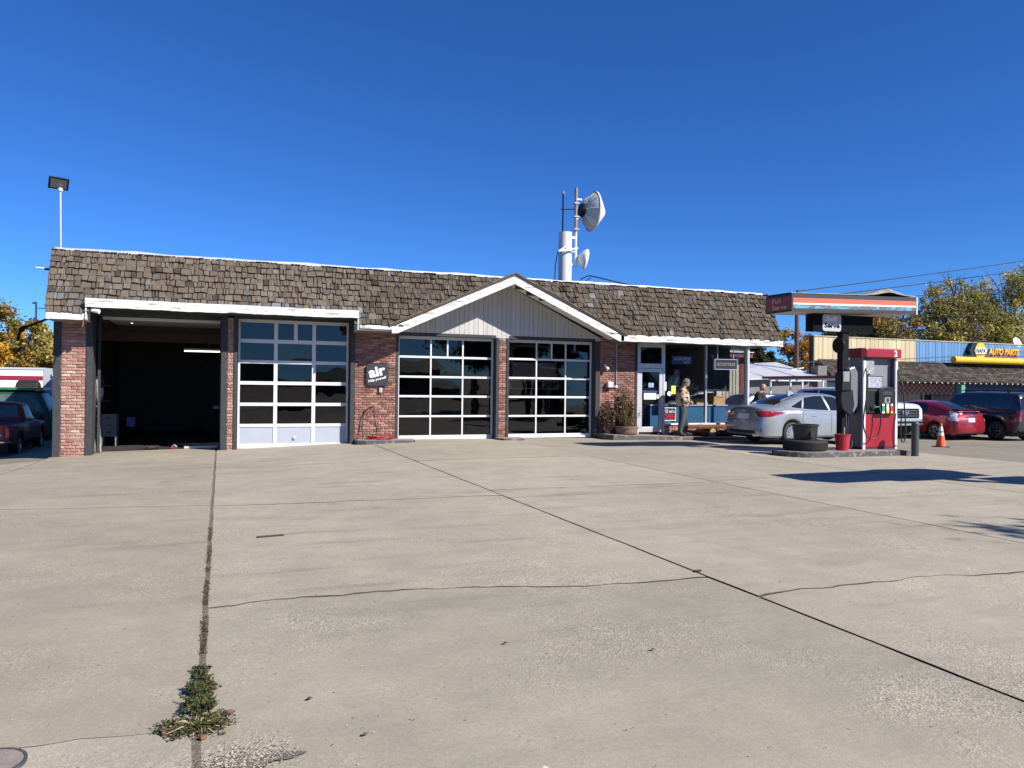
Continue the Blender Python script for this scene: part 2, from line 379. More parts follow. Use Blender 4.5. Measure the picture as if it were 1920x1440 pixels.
for ci in range(len(JX)-1):
    x0, x1 = JX[ci]+GAPJ[ci], JX[ci+1]-GAPJ[ci+1]
    top = 20.0 if ci < 2 else 24.0
    edges = [lambda x: -3.9]+cols[ci]+[lambda x, t=top: t]
    wl, wr = wander(40+ci, .0025, 2.5), wander(41+ci, .0025, 2.5)
    for k in range(len(edges)-1):
        lo, hi = edges[k], edges[k+1]; tl = RS.uniform(.91, 1.06); tt = (tl*RS.uniform(.985, 1.015), tl, tl*RS.uniform(.97, 1.01))
        ng = .017 if ci in (3, 4) and k < 2 else .005
        nxg = max(8, int((x1-x0)/.09)) if ci in (3, 4) else 24; nyg = max(6, int((hi(x0)-lo(x0))/.3))
        dz = -.009+(.0024 if ci in (3, 4) else .001)*k+.0012*ci+RS.uniform(0, .001)
        vs = []; gw = wander(300+ci*7+k, .5, 2.1)
        for j in range(nyg+1):
            for i in range(nxg+1):
                x = x0+(x1-x0)*i/nxg; t = j/nyg
                n2 = ng*min(1.3, max(.12, .62+gw(x))); y = (lo(x)+n2)*(1-t)+(hi(x)-n2)*t
                if i == 0: x += wl(y)*1.2+RS.uniform(0, .005)
                if i == nxg: x += wr(y)*1.2-RS.uniform(0, .005)
                vs.append((x, y, g(x, y)+dz))
        n = nxg+1; fs = [(j*n+i, j*n+i+1, (j+1)*n+i+1, (j+1)*n+i) for j in range(nyg) for i in range(nxg)]
        ring = [i for i in range(n)]+[j*n+nxg for j in range(1, nyg+1)]+[nyg*n+i for i in range(nxg-1, -1, -1)]+[j*n for j in range(nyg-1, 0, -1)]
        b0 = len(vs); vs += [(vs[q][0], vs[q][1], vs[q][2]-.03) for q in ring]; R_ = len(ring)
        m_ = MB().add(vs, fs, tt); m_.cur = 1; m_.add([], [(ring[q]-len(vs), b0+q-len(vs), b0+(q+1) % R_-len(vs), ring[(q+1) % R_]-len(vs)) for q in range(R_)]); m_.build('concrete_slab', [MATS['slab'], MATS['slab_edge']], lot, recalc=False)

# ------------------------------------------------------------------ service station building
bld = thing('service_station', 'low brick service station with shake mansard roof, open bay and three glazed garage doors', 'building', (6.5, 21, 0))
FY = 21.0
# shell: walls behind the brick, floor, ceiling, flat roof
def part(name, mb, mat, parent=bld, **k): return mb.build(name, MATS[mat] if isinstance(mat, str) else mat, parent, **k)
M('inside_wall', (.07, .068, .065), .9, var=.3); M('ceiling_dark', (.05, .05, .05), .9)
M('render_wall', (.45, .43, .40), .85, var=.15, bump=.2)
BK = 31.0
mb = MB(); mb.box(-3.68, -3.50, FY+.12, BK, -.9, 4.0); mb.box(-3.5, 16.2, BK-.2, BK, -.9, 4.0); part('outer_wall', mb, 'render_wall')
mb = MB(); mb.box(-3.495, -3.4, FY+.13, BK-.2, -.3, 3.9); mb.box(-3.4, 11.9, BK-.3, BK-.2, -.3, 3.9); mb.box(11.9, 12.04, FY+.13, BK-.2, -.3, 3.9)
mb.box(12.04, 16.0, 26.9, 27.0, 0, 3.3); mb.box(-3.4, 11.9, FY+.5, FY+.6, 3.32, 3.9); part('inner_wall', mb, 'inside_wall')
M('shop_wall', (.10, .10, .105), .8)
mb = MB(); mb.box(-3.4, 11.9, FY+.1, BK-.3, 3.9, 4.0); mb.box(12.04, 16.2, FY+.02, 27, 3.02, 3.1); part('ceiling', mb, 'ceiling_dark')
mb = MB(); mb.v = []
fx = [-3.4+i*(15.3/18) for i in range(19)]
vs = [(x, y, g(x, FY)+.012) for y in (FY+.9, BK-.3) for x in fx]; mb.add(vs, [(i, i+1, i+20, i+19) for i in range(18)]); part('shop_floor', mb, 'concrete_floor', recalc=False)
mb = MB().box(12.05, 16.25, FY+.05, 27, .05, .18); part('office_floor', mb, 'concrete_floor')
# front posts of black timber beside the bays (X0, X1, top)
mb = MB()
posts = [(-3.70, -3.54, 20.88, 3.05), (-3.01, -2.87, 20.88, 3.3), (.02, .165, 20.92, 3.3), (.325, .41, 20.92, 3.3), (3.285, 3.395, 20.92, 3.3), (4.52, 4.60, 20.94, 3.0), (7.455, 7.54, 20.94, 2.98), (7.775, 7.85, 20.94, 2.98), (10.66, 10.805, 20.94, 2.98), (12.035, 12.11, 20.94, 3.1)]
for x0, x1, yf, zt in posts:
    m_ = MB().box(x0, x1, yf, FY+.42, g(x0, FY)-.02, zt); part('timber_post', m_, 'black_timber', bevel=.008)
# raw timber feet of the posts
# headers over doors
for x0, x1, z0, z1, yf in [(.41, 3.285, 3.255, 3.32, 21.02), (4.6, 7.455, 2.965, 3.05, 20.97), (7.85, 10.66, 2.965, 3.05, 20.97)]:
    part('door_header', MB().box(x0, x1, yf, FY+.4, z0, z1), 'black_timber')
# lintel area wall above bays (hidden behind fascia)
part('front_wall', MB().box(-3.4, 12.0, FY+.42, FY+.5, 3.2, 4.0), 'inside_wall')

# bricks
BR = random.Random(3)
PAL = {'pale': [(.36, .19, .15), (.40, .24, .19), (.33, .15, .12), (.43, .30, .24), (.27, .12, .10), (.38, .21, .165)],
       'red': [(.25, .095, .068), (.29, .12, .086), (.20, .08, .062), (.32, .155, .11), (.15, .07, .058), (.34, .18, .135), (.19, .11, .09)]}
def brick_box(mb, x0, x1, z0, z1, yf, yb, t, r):
    j = lambda a=.006: r.uniform(-a, a); i = .008
    vs = [(x0, yb, z0), (x1, yb, z0), (x1, yb, z1), (x0, yb, z1),
          (x0+j(.003), yf+.012, z0+j(.003)), (x1+j(.003), yf+.012, z0+j(.003)), (x1+j(.003), yf+.012, z1+j(.003)), (x0+j(.003), yf+.012, z1+j(.003)),
          (x0+i+j(), yf+j(), z0+i+j(.004)), (x1-i+j(), yf+j(), z0+i+j(.004)), (x1-i+j(), yf+j(), z1-i+j(.004)), (x0+i+j(), yf+j(), z1-i+j(.004))]
    fs = [(8, 9, 10, 11)]
    for k in range(4): fs += [(4+k, 4+(k+1) % 4, 8+(k+1) % 4, 8+k), (k, (k+1) % 4, 4+(k+1) % 4, 4+k)]
    mb.add(vs, fs, t)
VAR = {}
def brick_variant(pal, L, H):
    key = (pal, round(L, 3), round(H, 3))
    if key not in VAR:
        lst = []
        for c in PAL[pal]+PAL[pal][:3]:
            k = BR.uniform(.85, 1.15); m_ = MB(); brick_box(m_, -L/2, L/2, -H/2, H/2, 0, .06, tuple(q*k for q in c), BR)
            lst.append(m_.mesh('brick', MATS['brick']))
        VAR[key] = lst
    return BR.choice(VAR[key])
NB = [0]
def brick_panel(X0, X1, Z0, Z1, yf, pal, course, blen, singles_below=99, single=True):
    mb = MB().box(X0, X1, yf+.020, FY+.30, Z0, Z1); wall = part('brick_wall', mb, 'mortar')
    stuff = MB(); gap = .013; H = course-gap; row = 0; z = Z0
    while z+H < Z1+.02:
        cuts = [X0]; x = X0+blen*(.5 if row % 2 else 1)*BR.uniform(.93, 1.07) if (X1-X0) > blen*.8 else X1
        if (X1-X0) <= blen*.8 and row % 2: x = X0+(X1-X0)*BR.uniform(.35, .6)
        while x < X1-.045: cuts.append(x); x += blen*BR.uniform(.95, 1.05)
        cuts.append(X1)
        for a, b in zip(cuts, cuts[1:]):
            L = b-a-gap
            if L < .03: continue
            cx, cz, yo = (a+b)/2, z+H/2, yf+BR.uniform(-.006, .004)
            if single and NB[0] < 300 and z < singles_below:
                Lq = round(L/.02)*.02
                if Lq > L: Lq -= .02
                o = bpy.data.objects.new('brick', brick_variant(pal, max(Lq, .03), H)); C.objects.link(o); o.parent = wall
                o.location = Vector((cx, yo, cz))-root_loc(wall); o.rotation_euler = (0, BR.uniform(-.012, .012), 0); NB[0] += 1
            else:
                c = BR.choice(PAL[pal]); k = BR.uniform(.85, 1.15)
                brick_box(stuff, a+gap/2, b-gap/2, z, z+H, yo, yo+.06, tuple(q*k for q in c), BR)
        z += course; row += 1
    if stuff.v:
        o = part('brickwork', stuff, 'brick', parent=wall); o['kind'] = 'stuff'
brick_panel(-3.54, -3.01, -.25, 3.0, 20.9, 'pale', .0745, .215)
brick_panel(.165, .325, -.17, 3.25, 20.94, 'pale', .0745, .215)
brick_panel(3.395, 4.52, -.03, 3.1, 20.94, 'red', .0665, .205, singles_below=2.2)
brick_panel(7.54, 7.775, .02, 2.95, 20.96, 'red', .0665, .205)
brick_panel(10.805, 12.035, .02, 3.1, 20.96, 'red', .0665, .205)
brick_panel(13.1, 16.2, .1, .42, 20.98, 'pale', .075, .21)
print('bricks', NB)

# mansard roof
def roofpt(x, s): # s along slope from eave (0) to top (1)
    return Vector((x, 20.02+.74*s, 3.13+1.56*s))
XL, XR = -3.70, 16.86
mb = MB()
poly = [(20.05, 3.045), (20.05, 3.13), (20.77, 4.65), (21.6, 4.66), (21.6, 3.045)]
polyb = [(20.16, 3.34), (20.77, 4.65), (21.6, 4.66), (21.6, 3.34)]
GA, GZ, GB0, GB1 = 7.64, 4.72, 4.2, 11.1     # gable apex and feet
X_ = lambda y, z, x: (x, y, z)
mb.prism(poly, XL+.03, XL+.79, X_); mb.prism(polyb, XL+.791, 3.32, X_); mb.prism(poly, 3.321, GB0, X_); mb.prism(poly, GB1, XR-.12, X_)
for k in range(30):
    xa = GB0+(GB1-GB0)*k/30; xb = GB0+(GB1-GB0)*(k+1)/30; xm = (xa+xb)/2
    zl_ = min(4.6, 3.18+(GZ-3.18)*(1-abs(xm-GA)/(GA-GB0 if xm < GA else GB1-GA))-.02); yl_ = 20.05+.72*(zl_-3.13)/1.52
    mb.prism([(yl_, zl_), (20.77, 4.65), (21.6, 4.66), (21.6, 3.05), (21.12, 3.05), (21.12, zl_)], xa, xb-.001, X_)
roof = part('roof', mb, 'dark_inside')
part('roof_deck', MB().box(XL+.05, XR-.3, 21.55, BK, 4.0, 4.55), 'dark_inside', parent=roof)
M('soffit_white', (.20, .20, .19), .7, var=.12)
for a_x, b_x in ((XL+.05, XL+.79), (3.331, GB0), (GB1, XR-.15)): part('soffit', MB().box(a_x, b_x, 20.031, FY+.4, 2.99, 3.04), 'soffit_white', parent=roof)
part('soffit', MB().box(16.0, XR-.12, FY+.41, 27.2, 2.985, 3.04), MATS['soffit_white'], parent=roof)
SH = random.Random(17)
def shake(mb, c, wd, ln, th, t, skew):
    # c: centre of the butt edge on the slope; slope direction U (up), out normal N
    U = Vector((0, .74, 1.56)).normalized(); N = Vector((0, -1.56, .74)).normalized(); X = Vector((1, 0, 0))
    U2 = (U+X*skew).normalized()
    j = lambda a: SH.uniform(-a, a)
    dl, dr = j(.012), j(.012)
    vs = [c-X*wd/2+U*dl, c+X*wd/2+U*dr, c+X*wd/2+U2*ln, c-X*wd/2+U2*ln]
    b = [vs[0]+N*(th+j(.006)), vs[1]+N*(th+j(.006)), vs[2]+N*.006, vs[3]+N*.006]
    mb.add(vs+b, [(4, 5, 6, 7), (0, 1, 5, 4), (1, 2, 6, 5), (3, 0, 4, 7)], t)
NC = 10; EXPO = 1/ NC
SLEN = hypot(.74, 1.56)
def under_gable(x, z):
    if x < GB0 or x > GB1: return False
    zz = 3.18+(GZ-3.18)*(1-abs(x-GA)/(GA-GB0 if x < GA else GB1-GA))
    return z < zz-.1
singles = []; rest = MB(); allsh = []
for k in range(NC+1):
    x = XL+SH.uniform(-.05, 0)
    while x < XR:
        wd = SH.choice([.07, .09, .11, .13, .15, .16, .18, .22])*SH.uniform(.9, 1.1); x1 = min(x+wd, XR)
        s = k*EXPO*.985+SH.uniform(-.012, .012)
        c = roofpt((x+x1)/2, s)
        if k == NC: s = .975; c = roofpt((x+x1)/2, s)
        if not under_gable(c.x, c.z+.16) and not (XL+.85 < c.x < 3.30 and c.z < 3.40):
            base = SH.choice([(.134, .106, .078), (.148, .116, .085), (.120, .095, .071), (.152, .126, .098), (.112, .091, .070), (.130, .108, .086)])
            q = SH.random()
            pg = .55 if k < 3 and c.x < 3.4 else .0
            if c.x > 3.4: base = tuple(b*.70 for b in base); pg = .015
            if q < pg: base = SH.choice([(.165, .163, .162), (.145, .138, .13), (.19, .195, .20), (.13, .12, .11)])
            elif q > .95: base = tuple(b*.5 for b in base)
            kk = SH.uniform(.74, 1.04); t = tuple(b*kk for b in base)
            ln = min(.29, (1.0-s)*SLEN+.02)
            allsh.append((c, max(x1-x-SH.uniform(.012, .026), .03), ln, SH.uniform(.03, .085), t, SH.uniform(-.03, .03)))
        x = x1
allsh.sort(key=lambda q: (q[0]-Vector((0, 0, 1.55))).length/max(q[1], .1)**.3)
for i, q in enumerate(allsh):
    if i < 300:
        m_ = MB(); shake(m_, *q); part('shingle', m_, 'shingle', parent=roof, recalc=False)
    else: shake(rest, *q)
o = part('shingle_courses', rest, 'shingle', parent=roof, recalc=False); o['kind'] = 'stuff'
# right-hand hip return and left rake edge shakes
mb = MB()
for k in range(NC+1):
    for xx, sg in ((XR-.04, 1), (XL+.0, -1)):
        s = k*EXPO; c = roofpt(xx, s); U = Vector((0, .74, 1.56)).normalized()
        if k < NC:
            for q in range(12 if sg > 0 else 2):
                y0 = c.y+q*.17+.02; t = SH.uniform(.7, 1.1); t = (.13*t, .10*t, .075*t)
                dx = sg*.02
                z0 = c.z; R = Matrix.Identity(3)
                mb.obox((xx+sg*.012, y0+.08, z0+.09), (.03, .155, .19), Euler((0, sg*.12, 0)).to_matrix(), t)
o = part('edge_shingles', mb, 'shingle', parent=roof); o['kind'] = 'stuff'
# coping strip, dented sheet metal
M('coping_metal', (.44, .455, .47), .5, metal=.1, var=.2, scale=2, worn=(.25, .23, .2), worn_t=(.68, .74), worn_scale=4)
mb = MB(); n = 60; wv = wander(77, .010, 1.3)
vs = []
for i in range(n+1):
    x = XL+.04+(XR-.25-XL)*i/n; d = wv(x)
    vs += [(x, 20.725, 4.655+d*.4), (x, 20.735, 4.735+d), (x, 20.80, 4.745+d), (x, 21.0, 4.70)]
mb.add(vs, [(4*i+k, 4*i+4+k, 4*i+5+k, 4*i+1+k) for i in range(n) for k in range(3)]); part('coping', mb, 'coping_metal', parent=roof, recalc=False, smooth=30)
# fascia boards
def board(name, x0, x1, z0, z1, y0, y1, seed, parent=roof, mat='white_paint'):
    wv = wander(seed, .006, 1.6); n = max(2, int((x1-x0)/.12)); vs = []
    for i in range(n+1):
        x = x0+(x1-x0)*i/n; r = wv(x)
        vs += [(x, y0, z0+r), (x, y0, z1+r*.5), (x, y1, z1+r*.5), (x, y1, z0+r)]
    fs = [(4*i+k, 4*i+4+k, 4*i+4+(k+1) % 4, 4*i+(k+1) % 4) for i in range(n) for k in range(4)]+[(0, 1, 2, 3), (4*n, 4*n+3, 4*n+2, 4*n+1)]
    return part(name, MB().add(vs, fs), mat, parent=parent)
board('fascia', XL, XL+.79, 2.985, 3.135, 20.0, 20.03, 1)
part('fascia_return', MB().box(XL, XL+.03, 20.031, 21.2, 2.985, 3.12), 'white_paint', parent=roof)
board('fascia', XL+.79, .9, 3.28, 3.485, 19.93, 19.96, 2)
board('fascia', .903, 3.33, 3.285, 3.48, 19.93, 19.96, 3)
part('fascia_return', MB().box(XL+.79, XL+.82, 19.961, 20.5, 2.99, 3.46), 'white_paint', parent=roof)
part('fascia_return', MB().box(3.30, 3.33, 19.961, 20.5, 2.99, 3.46), M('grey_white', (.5, .5, .49), .7, var=.15), parent=roof)
part('bay_soffit', MB().box(XL+.82, 3.3, 19.965, FY+.4, 3.30, 3.335), 'black_timber', parent=roof)
board('fascia', 3.36, 4.3, 3.03, 3.13, 20.0, 20.03, 4)
board('fascia', 11.0, 16.87, 2.95, 3.145, 19.99, 20.03, 5)
part('fascia_return', MB().box(16.84, 16.87, 20.031, 27.2, 2.96, 3.12), 'white_paint', parent=roof)
# gable
gab = part('gable', MB().prism([(GB0+.05, 2.99), (GB1-.05, 2.99), (GA, GZ-.2)], 20.995, 21.1, lambda x, z, y: (x, y, z)), M('gable_backing', (.3, .3, .29), .8))
GBR = random.Random(8); x = GB0+.16
while x < GB1-.2:
    wd = .142; x1 = x+wd
    zt = lambda q: 2.96+(GZ-.125-2.96)*(1-abs(q-GA)/(GA-GB0-.02 if q < GA else GB1-GA-.02))
    if zt(x) > 2.99 and zt(x1) > 2.99:
        t = GBR.uniform(.92, 1.04); yo = 20.972+GBR.uniform(-.002, .002)
        pts = [(x, 2.965), (x1-.008, 2.965), (x1-.008, zt(x1))] + ([(GA, zt(GA))] if x < GA < x1 else []) + [(x, zt(x))]
        MB().prism(pts, yo, yo+.02, lambda a, b, y: (a, y, b), (.43*t, .425*t, .41*t)).build('board', MATS['board'], gab)
    x = x1
for s_, xe in ((-1, GB0), (1, GB1)):
    d = Vector((xe-GA, 0, 3.13-GZ+.02)); n = Vector((-d.z, 0, d.x)).normalized()
    if n.z < 0: n = -n
    a, e = Vector((GA, 0, GZ-.06)), Vector((xe, 0, 3.10))
    hw = .19
    pts = [(a.x, a.z), (e.x, e.z), (e.x, e.z-.16), (e.x-s_*.15, e.z-.16), (a.x, a.z-.225)]
    part('barge_board', MB().prism(pts, 19.99, 20.03, lambda x, z, y: (x, y, z)), 'white_paint', parent=gab)
    part('gable_soffit', MB().prism([(a.x, a.z-.03), (e.x, e.z-.03), (e.x, e.z-.06), (a.x, a.z-.065)], 20.035, 20.965, lambda x, z, y: (x, y, z)), 'white', parent=gab)
    a2, e2 = Vector((GA, 0, GZ)), Vector((xe+s_*.06, 0, 3.15))
    pts = [(a2.x, a2.z), (e2.x, e2.z), (e2.x, e2.z-.045), (a2.x, a2.z-.055)]
    part('gable_roof', MB().prism(pts, 19.96, 21.2, lambda x, z, y: (x, y, z)), M('shake_edge', (.09, .07, .055), .9, var=.5, scale=12, stretch=(3, 1, 6)), parent=gab)
    mbb = MB(); L = (e2-a2).length; U = (e2-a2).normalized(); q = 0
    while q < L-.05:
        wv_ = GBR.uniform(.12, .2); t = GBR.uniform(.6, 1.2)
        for yy in (19.95, 20.2, 20.45):
            c = a2+U*(q+wv_/2); mbb.obox((c.x, yy+.14, c.z+.012), (wv_*.95, .3, .022+GBR.uniform(0, .02)), Matrix((U, Vector((0, 1, 0)), U.cross(Vector((0, 1, 0))))).transposed(), (.14*t, .115*t, .09*t))
        q += wv_
    o = part('gable_shingles', mbb, 'shingle', parent=gab); o['kind'] = 'stuff'

# sectional garage doors
def glazed_door(X0, X1, colx, rows, top, bot, bw, y=21.2, extra=None, solid=None, matl='white_metal', vw=None, label=None):
    vw = vw or bw
    d = part('garage_door', MB().box(X0, X0+.055, y, y+.05, bot, top).box(X1-.055, X1, y, y+.05, bot, top), matl, bevel=.004)
    if label: d['label'] = label
    for z0, z1 in [(top-.085, top)]+rows+[(bot, bot+.12)]:
        part('rail', MB().box(X0+.056, X1-.056, y-.004, y+.05, z0, z1), matl, parent=d, bevel=.004)
    zs = [top-.085]+[z for r in rows for z in (r[1], r[0])]+[bot+.12]
    cx = [X0+.055]+[c for c in colx]+[X1-.055]
    for i in range(0, len(zs), 2):
        zt, zb = zs[i], zs[i+1]
        cuts = list(colx)
        if i == 0 and extra: cuts = sorted(cuts+[extra])
        for c in cuts: part('stile', MB().box(c-vw/2, c+vw/2, y+.002, y+.05, zb+.001, zt-.001), matl, parent=d, bevel=.003)
        edge = [X0+.055]+[q for c in cuts for q in (c-vw/2, c+vw/2)]+[X1-.055]
        for k in range(0, len(edge), 2):
            a, b = edge[k], edge[k+1]
            if solid and i == len(zs)-2:
                part('panel', MB().box(a+.001, b-.001, y+.018, y+.045, zb, zt), 'panel_white', parent=d)
            else:
                rr = RND.uniform(-.006, .006); r2 = RND.uniform(-.006, .006)
                m_ = MB(); m_.add([(a, y+.03+rr, zb), (b, y+.03-rr, zb), (b, y+.03-rr+r2, zt), (a, y+.03+rr+r2, zt)], [(0, 1, 2, 3)])
                part('pane', m_, 'pane_glass', parent=d, recalc=False)
    return d
d2 = glazed_door(.43, 3.27, [1.37, 2.35], [(2.64, 2.74), (2.10, 2.19), (1.545, 1.635), (.99, 1.075), (.435, .52)], 3.255, -.12, .095, extra=1.875, solid=True, label='glazed garage door with solid lower panels')
m_ = MB().lathe([(.0, -.0), (.05, 0), (.055, -.012), (.03, -.02), (.018, -.05), (0, -.05)], (1.86, 21.215, .13), 18, Matrix.Rotation(-pi/2, 3, 'X')); part('lock', m_, 'grey_metal', parent=d2)
d3 = glazed_door(4.62, 7.45, [5.58, 6.525], [(2.35, 2.41), (1.79, 1.85), (1.24, 1.30), (.68, .735)], 2.965, .05, .045, extra=6.07, label='dark glazed garage door under the left half of the gable')
d4 = glazed_door(7.87, 10.65, [8.82, 9.775], [(2.36, 2.42), (1.80, 1.86), (1.24, 1.30), (.68, .735)], 2.965, .06, .045, extra=9.31, label='dark glazed garage door under the right half of the gable')
# raised door of the open bay, stored under the ceiling
d1 = part('garage_door', MB().box(-2.75, 0, 21.55, 21.62, 3.13, 3.28).box(-2.75, 0, 21.63, 24.4, 3.2, 3.25), 'white_metal'); d1['label'] = 'raised garage door stored under the ceiling of the open bay'
for x in (-2.8, .02): part('door_track', MB().box(x-.03, x+.03, 21.45, 21.5, -.2, 3.1).box(x-.03, x+.03, 21.45, 24.4, 3.1, 3.16), 'black_timber', parent=d1)
part('spring_tube', MB().cyl((-2.7, 21.9, 3.26), (-.1, 21.9, 3.26), .03), 'grey_metal', parent=d1)
part('ceiling_beam', MB().box(-3.4, 11.9, 24.5, 24.7, 2.75, 3.05).box(-3.4, 11.9, 24.52, 24.7, 3.055, 3.35).box(-3.4, 11.9, 24.5, 24.7, 3.355, 3.9), M('beam_brown', (.075, .052, .042), .9, var=.3))

# shop front
M('alu_frame', (.50, .52, .55), .4, metal=.3, var=.08)
sf = part('shop_front', MB().box(12.115, 12.2, 20.99, 21.1, .15, 3.02).box(12.2, 13.06, 20.99, 21.1, 2.9, 3.02).box(13.06, 13.125, 20.985, 21.1, .15, 3.02).box(12.2, 13.06, 20.99, 21.1, 2.2, 2.30), 'alu_frame', bevel=.004)
part('transom_frame', MB().box(12.2, 12.245, 20.995, 21.06, 2.3, 2.9).box(13.015, 13.06, 20.995, 21.06, 2.3, 2.9).box(12.245, 13.015, 20.995, 21.06, 2.855, 2.9).box(12.245, 13.015, 20.995, 21.06, 2.3, 2.345), 'alu_frame', parent=sf)
part('pane', MB().add([(12.245, 21.03, 2.345), (13.015, 21.03, 2.345), (13.015, 21.03, 2.855), (12.245, 21.03, 2.855)], [(0, 1, 2, 3)]), 'shop_glass', parent=sf, recalc=False)
for xm, w_ in ((14.67, .055),): part('mullion', MB().box(xm-w_/2, xm+w_/2, 20.99, 21.09, .47, 3.02), 'alu_frame', parent=sf)
part('sill', MB().box(13.125, 16.26, 20.93, 21.1, .42, .475), 'white_paint', parent=sf)
for a, b in ((13.125, 14.642), (14.698, 16.2)):
    part('pane', MB().add([(a, 21.04, .475), (b, 21.04, .475), (b, 21.04, 3.02), (a, 21.04, 3.02)], [(0, 1, 2, 3)]), 'shop_glass', parent=sf, recalc=False)
part('corner_post', MB().box(16.2, 16.27, 21.0, 21.08, .1, 3.0), 'white_metal', parent=sf, bevel=.006)
part('pane', MB().add([(16.24, 21.08, .475), (16.24, 22.35, .475), (16.24, 22.35, 3.0), (16.24, 21.08, 3.0)], [(0, 1, 2, 3)]), 'shop_glass', parent=sf, recalc=False)
part('side_wall', MB().box(16.05, 16.25, 21.1, 22.35, .1, .47).box(16.05, 16.25, 22.352, BK, -.1, 3.0), 'render_wall', parent=sf)
part('eave_post', MB().cyl((15.66, 20.2, .1), (15.66, 20.2, 2.99), .06, n=18), M('post_paint', (.52, .54, .55), .4, var=.08), smooth=40)
sd = part('shop_door', MB().box(12.2, 12.31, 21.0, 21.06, .2, 2.19).box(12.93, 13.055, 21.0, 21.06, .2, 2.19).box(12.31, 12.93, 21.0, 21.06, 2.08, 2.19).box(12.31, 12.93, 21.0, 21.06, .2, .36), 'alu_frame', bevel=.004)
part('pane', MB().add([(12.31, 21.03, .36), (12.93, 21.03, .36), (12.93, 21.03, 2.08), (12.31, 21.03, 2.08)], [(0, 1, 2, 3)]), 'shop_glass', parent=sd, recalc=False)
part('handle', MB().tube([(12.99, 20.99, 1.0), (12.99, 20.93, 1.0), (12.99, 20.93, 1.25), (12.99, 20.99, 1.25)], .014), 'chrome', parent=sd)
M('poster', (.72, .76, .74), .5, var=.25, scale=22)
part('notice', MB().box(12.39, 12.83, 21.02, 21.026, 1.22, 1.42), 'poster', parent=sd)
part('sticker', MB().box(12.55, 12.74, 21.02, 21.026, 1.60, 1.74), M('blue_sticker', (.25, .33, .5), .5, var=.5, scale=25), parent=sd)
part('sticker', MB().box(12.36, 12.88, 21.027, 21.03, 1.44, 1.50), M('blue_dark', (.02, .04, .2), .5), parent=sd)
part('sticker', MB().box(12.85, 12.92, 21.02, 21.026, 1.25, 1.38), 'poster', parent=sd)
for cx, cz, r in ((13.31, 1.41, .075), (13.21, 1.05, .06)):
    part('round_sticker', MB().cyl((cx, 21.02, cz), (cx, 21.03, cz), r, n=20), 'white', parent=sf)
part('yellow_notice', MB().box(13.38, 13.54, 21.02, 21.028, 1.40, 1.66), M('yellow_paper', (.75, .68, .08), .6), parent=sf)
part('sticker', MB().box(13.14, 13.2, 21.02, 21.028, 1.5, 1.78), 'poster', parent=sf)

# raised walk and kerb islands
def slab_poly(name, pts, z0f, z1f, mat, label, cat=None):
    n = len(pts); vs = [(x, y, z0f(x, y)) for x, y in pts]+[(x, y, z1f(x, y)) for x, y in pts]
    return MB().add(vs, [tuple(range(n-1, -1, -1)), tuple(range(n, 2*n))]+[(i, (i+1) % n, n+(i+1) % n, n+i) for i in range(n)])
M('kerb_paint', (.06, .065, .07), .7, worn=(.24, .215, .19), worn_t=(.52, .64), worn_scale=7, bump=.2)
M('walk_concrete', (.30, .22, .19), .85, var=.25, scale=5, bump=.2)
zw = lambda x, y: .185-.035*max(0, x-11)
def kerb(name, outline, label, zt):
    t = thing(name, label, 'kerb', (*[sum(p[i] for p in outline)/len(outline) for i in (0, 1)], 0))
    slab_poly(name, outline, lambda x, y: g(x, y)-.05, lambda x, y: zt(x, y)-.006, None, '').build('edge', MATS['kerb_paint'], t, bevel=.012)
    cx, cy = t.location.x, t.location.y
    ins = [(x+(cx-x)*.03, min(y+.05, y+(cy-y)*.4) if y < cy else y) for x, y in outline]
    slab_poly(name, ins, lambda x, y: zt(x, y)-.03, lambda x, y: zt(x, y), None, '').build('top', MATS['walk_concrete'], t)
    return t
arc = lambda cx, cy, r, a0, a1, n=7: [(cx+r*cos(radians(a0+(a1-a0)*i/n)), cy+r*sin(radians(a0+(a1-a0)*i/n))) for i in range(n+1)]
kerb('door_kerb', [(3.40, 20.92), (3.40, 20.45)]+[(3.62, 20.32)]+arc(4.7, 20.62, .3, 270, 360)+[(5.0, 20.92)], 'dark kerb island with red hose coiled on it below the air sign', lambda x, y: .105)
kerb('door_kerb', [(7.42, 20.92), (7.42, 20.6)]+[(7.52, 20.42)]+arc(8.05, 20.55, .15, 270, 360)+[(8.2, 20.92)], 'small dark kerb island at the brick pier between the two gable doors', lambda x, y: .105)
kerb('walkway', [(10.72, 20.95), (10.72, 20.35), (10.85, 20.12), (13.6, 20.02), (15.0, 19.98), (16.9, 19.98), (16.9, 20.98)], 'raised concrete walk in front of the shop door and window', zw)

# ------------------------------------------------------------------ things on and in the station
# air sign
t = thing('air_sign', 'black rounded sign reading air help yourself on the brick wall', 'sign', (4.0, 20.9, 1.55))
def rrect(w_, h_, r, n=5):
    out = []
    for cx, cy, a in ((w_/2-r, h_/2-r, 0), (-w_/2+r, h_/2-r, 90), (-w_/2+r, -h_/2+r, 180), (w_/2-r, -h_/2+r, 270)):
        out += [(cx+r*cos(radians(a+90*i/n)), cy+r*sin(radians(a+90*i/n))) for i in range(n+1)]
    return out
MB().prism([(4.0+p[0], 1.855+p[1]) for p in rrect(.60, .60, .1)], 20.86, 20.90, lambda x, z, y: (x, y, z)).build('sign_plate', M('sign_black', (.03, .032, .036), .4), t)
def on_wall(cx, cz, y, ang=0):
    ca, sa = cos(radians(ang)), sin(radians(ang))
    return lambda u, v, d: (cx+u*ca-v*sa, y-.002-d, cz+u*sa+v*ca)
text('air', 'lettering', MATS['white'], t, on_wall(3.985, 1.94, 20.857, 14), width=.46, height=.27, bold=.035, ext=.004)
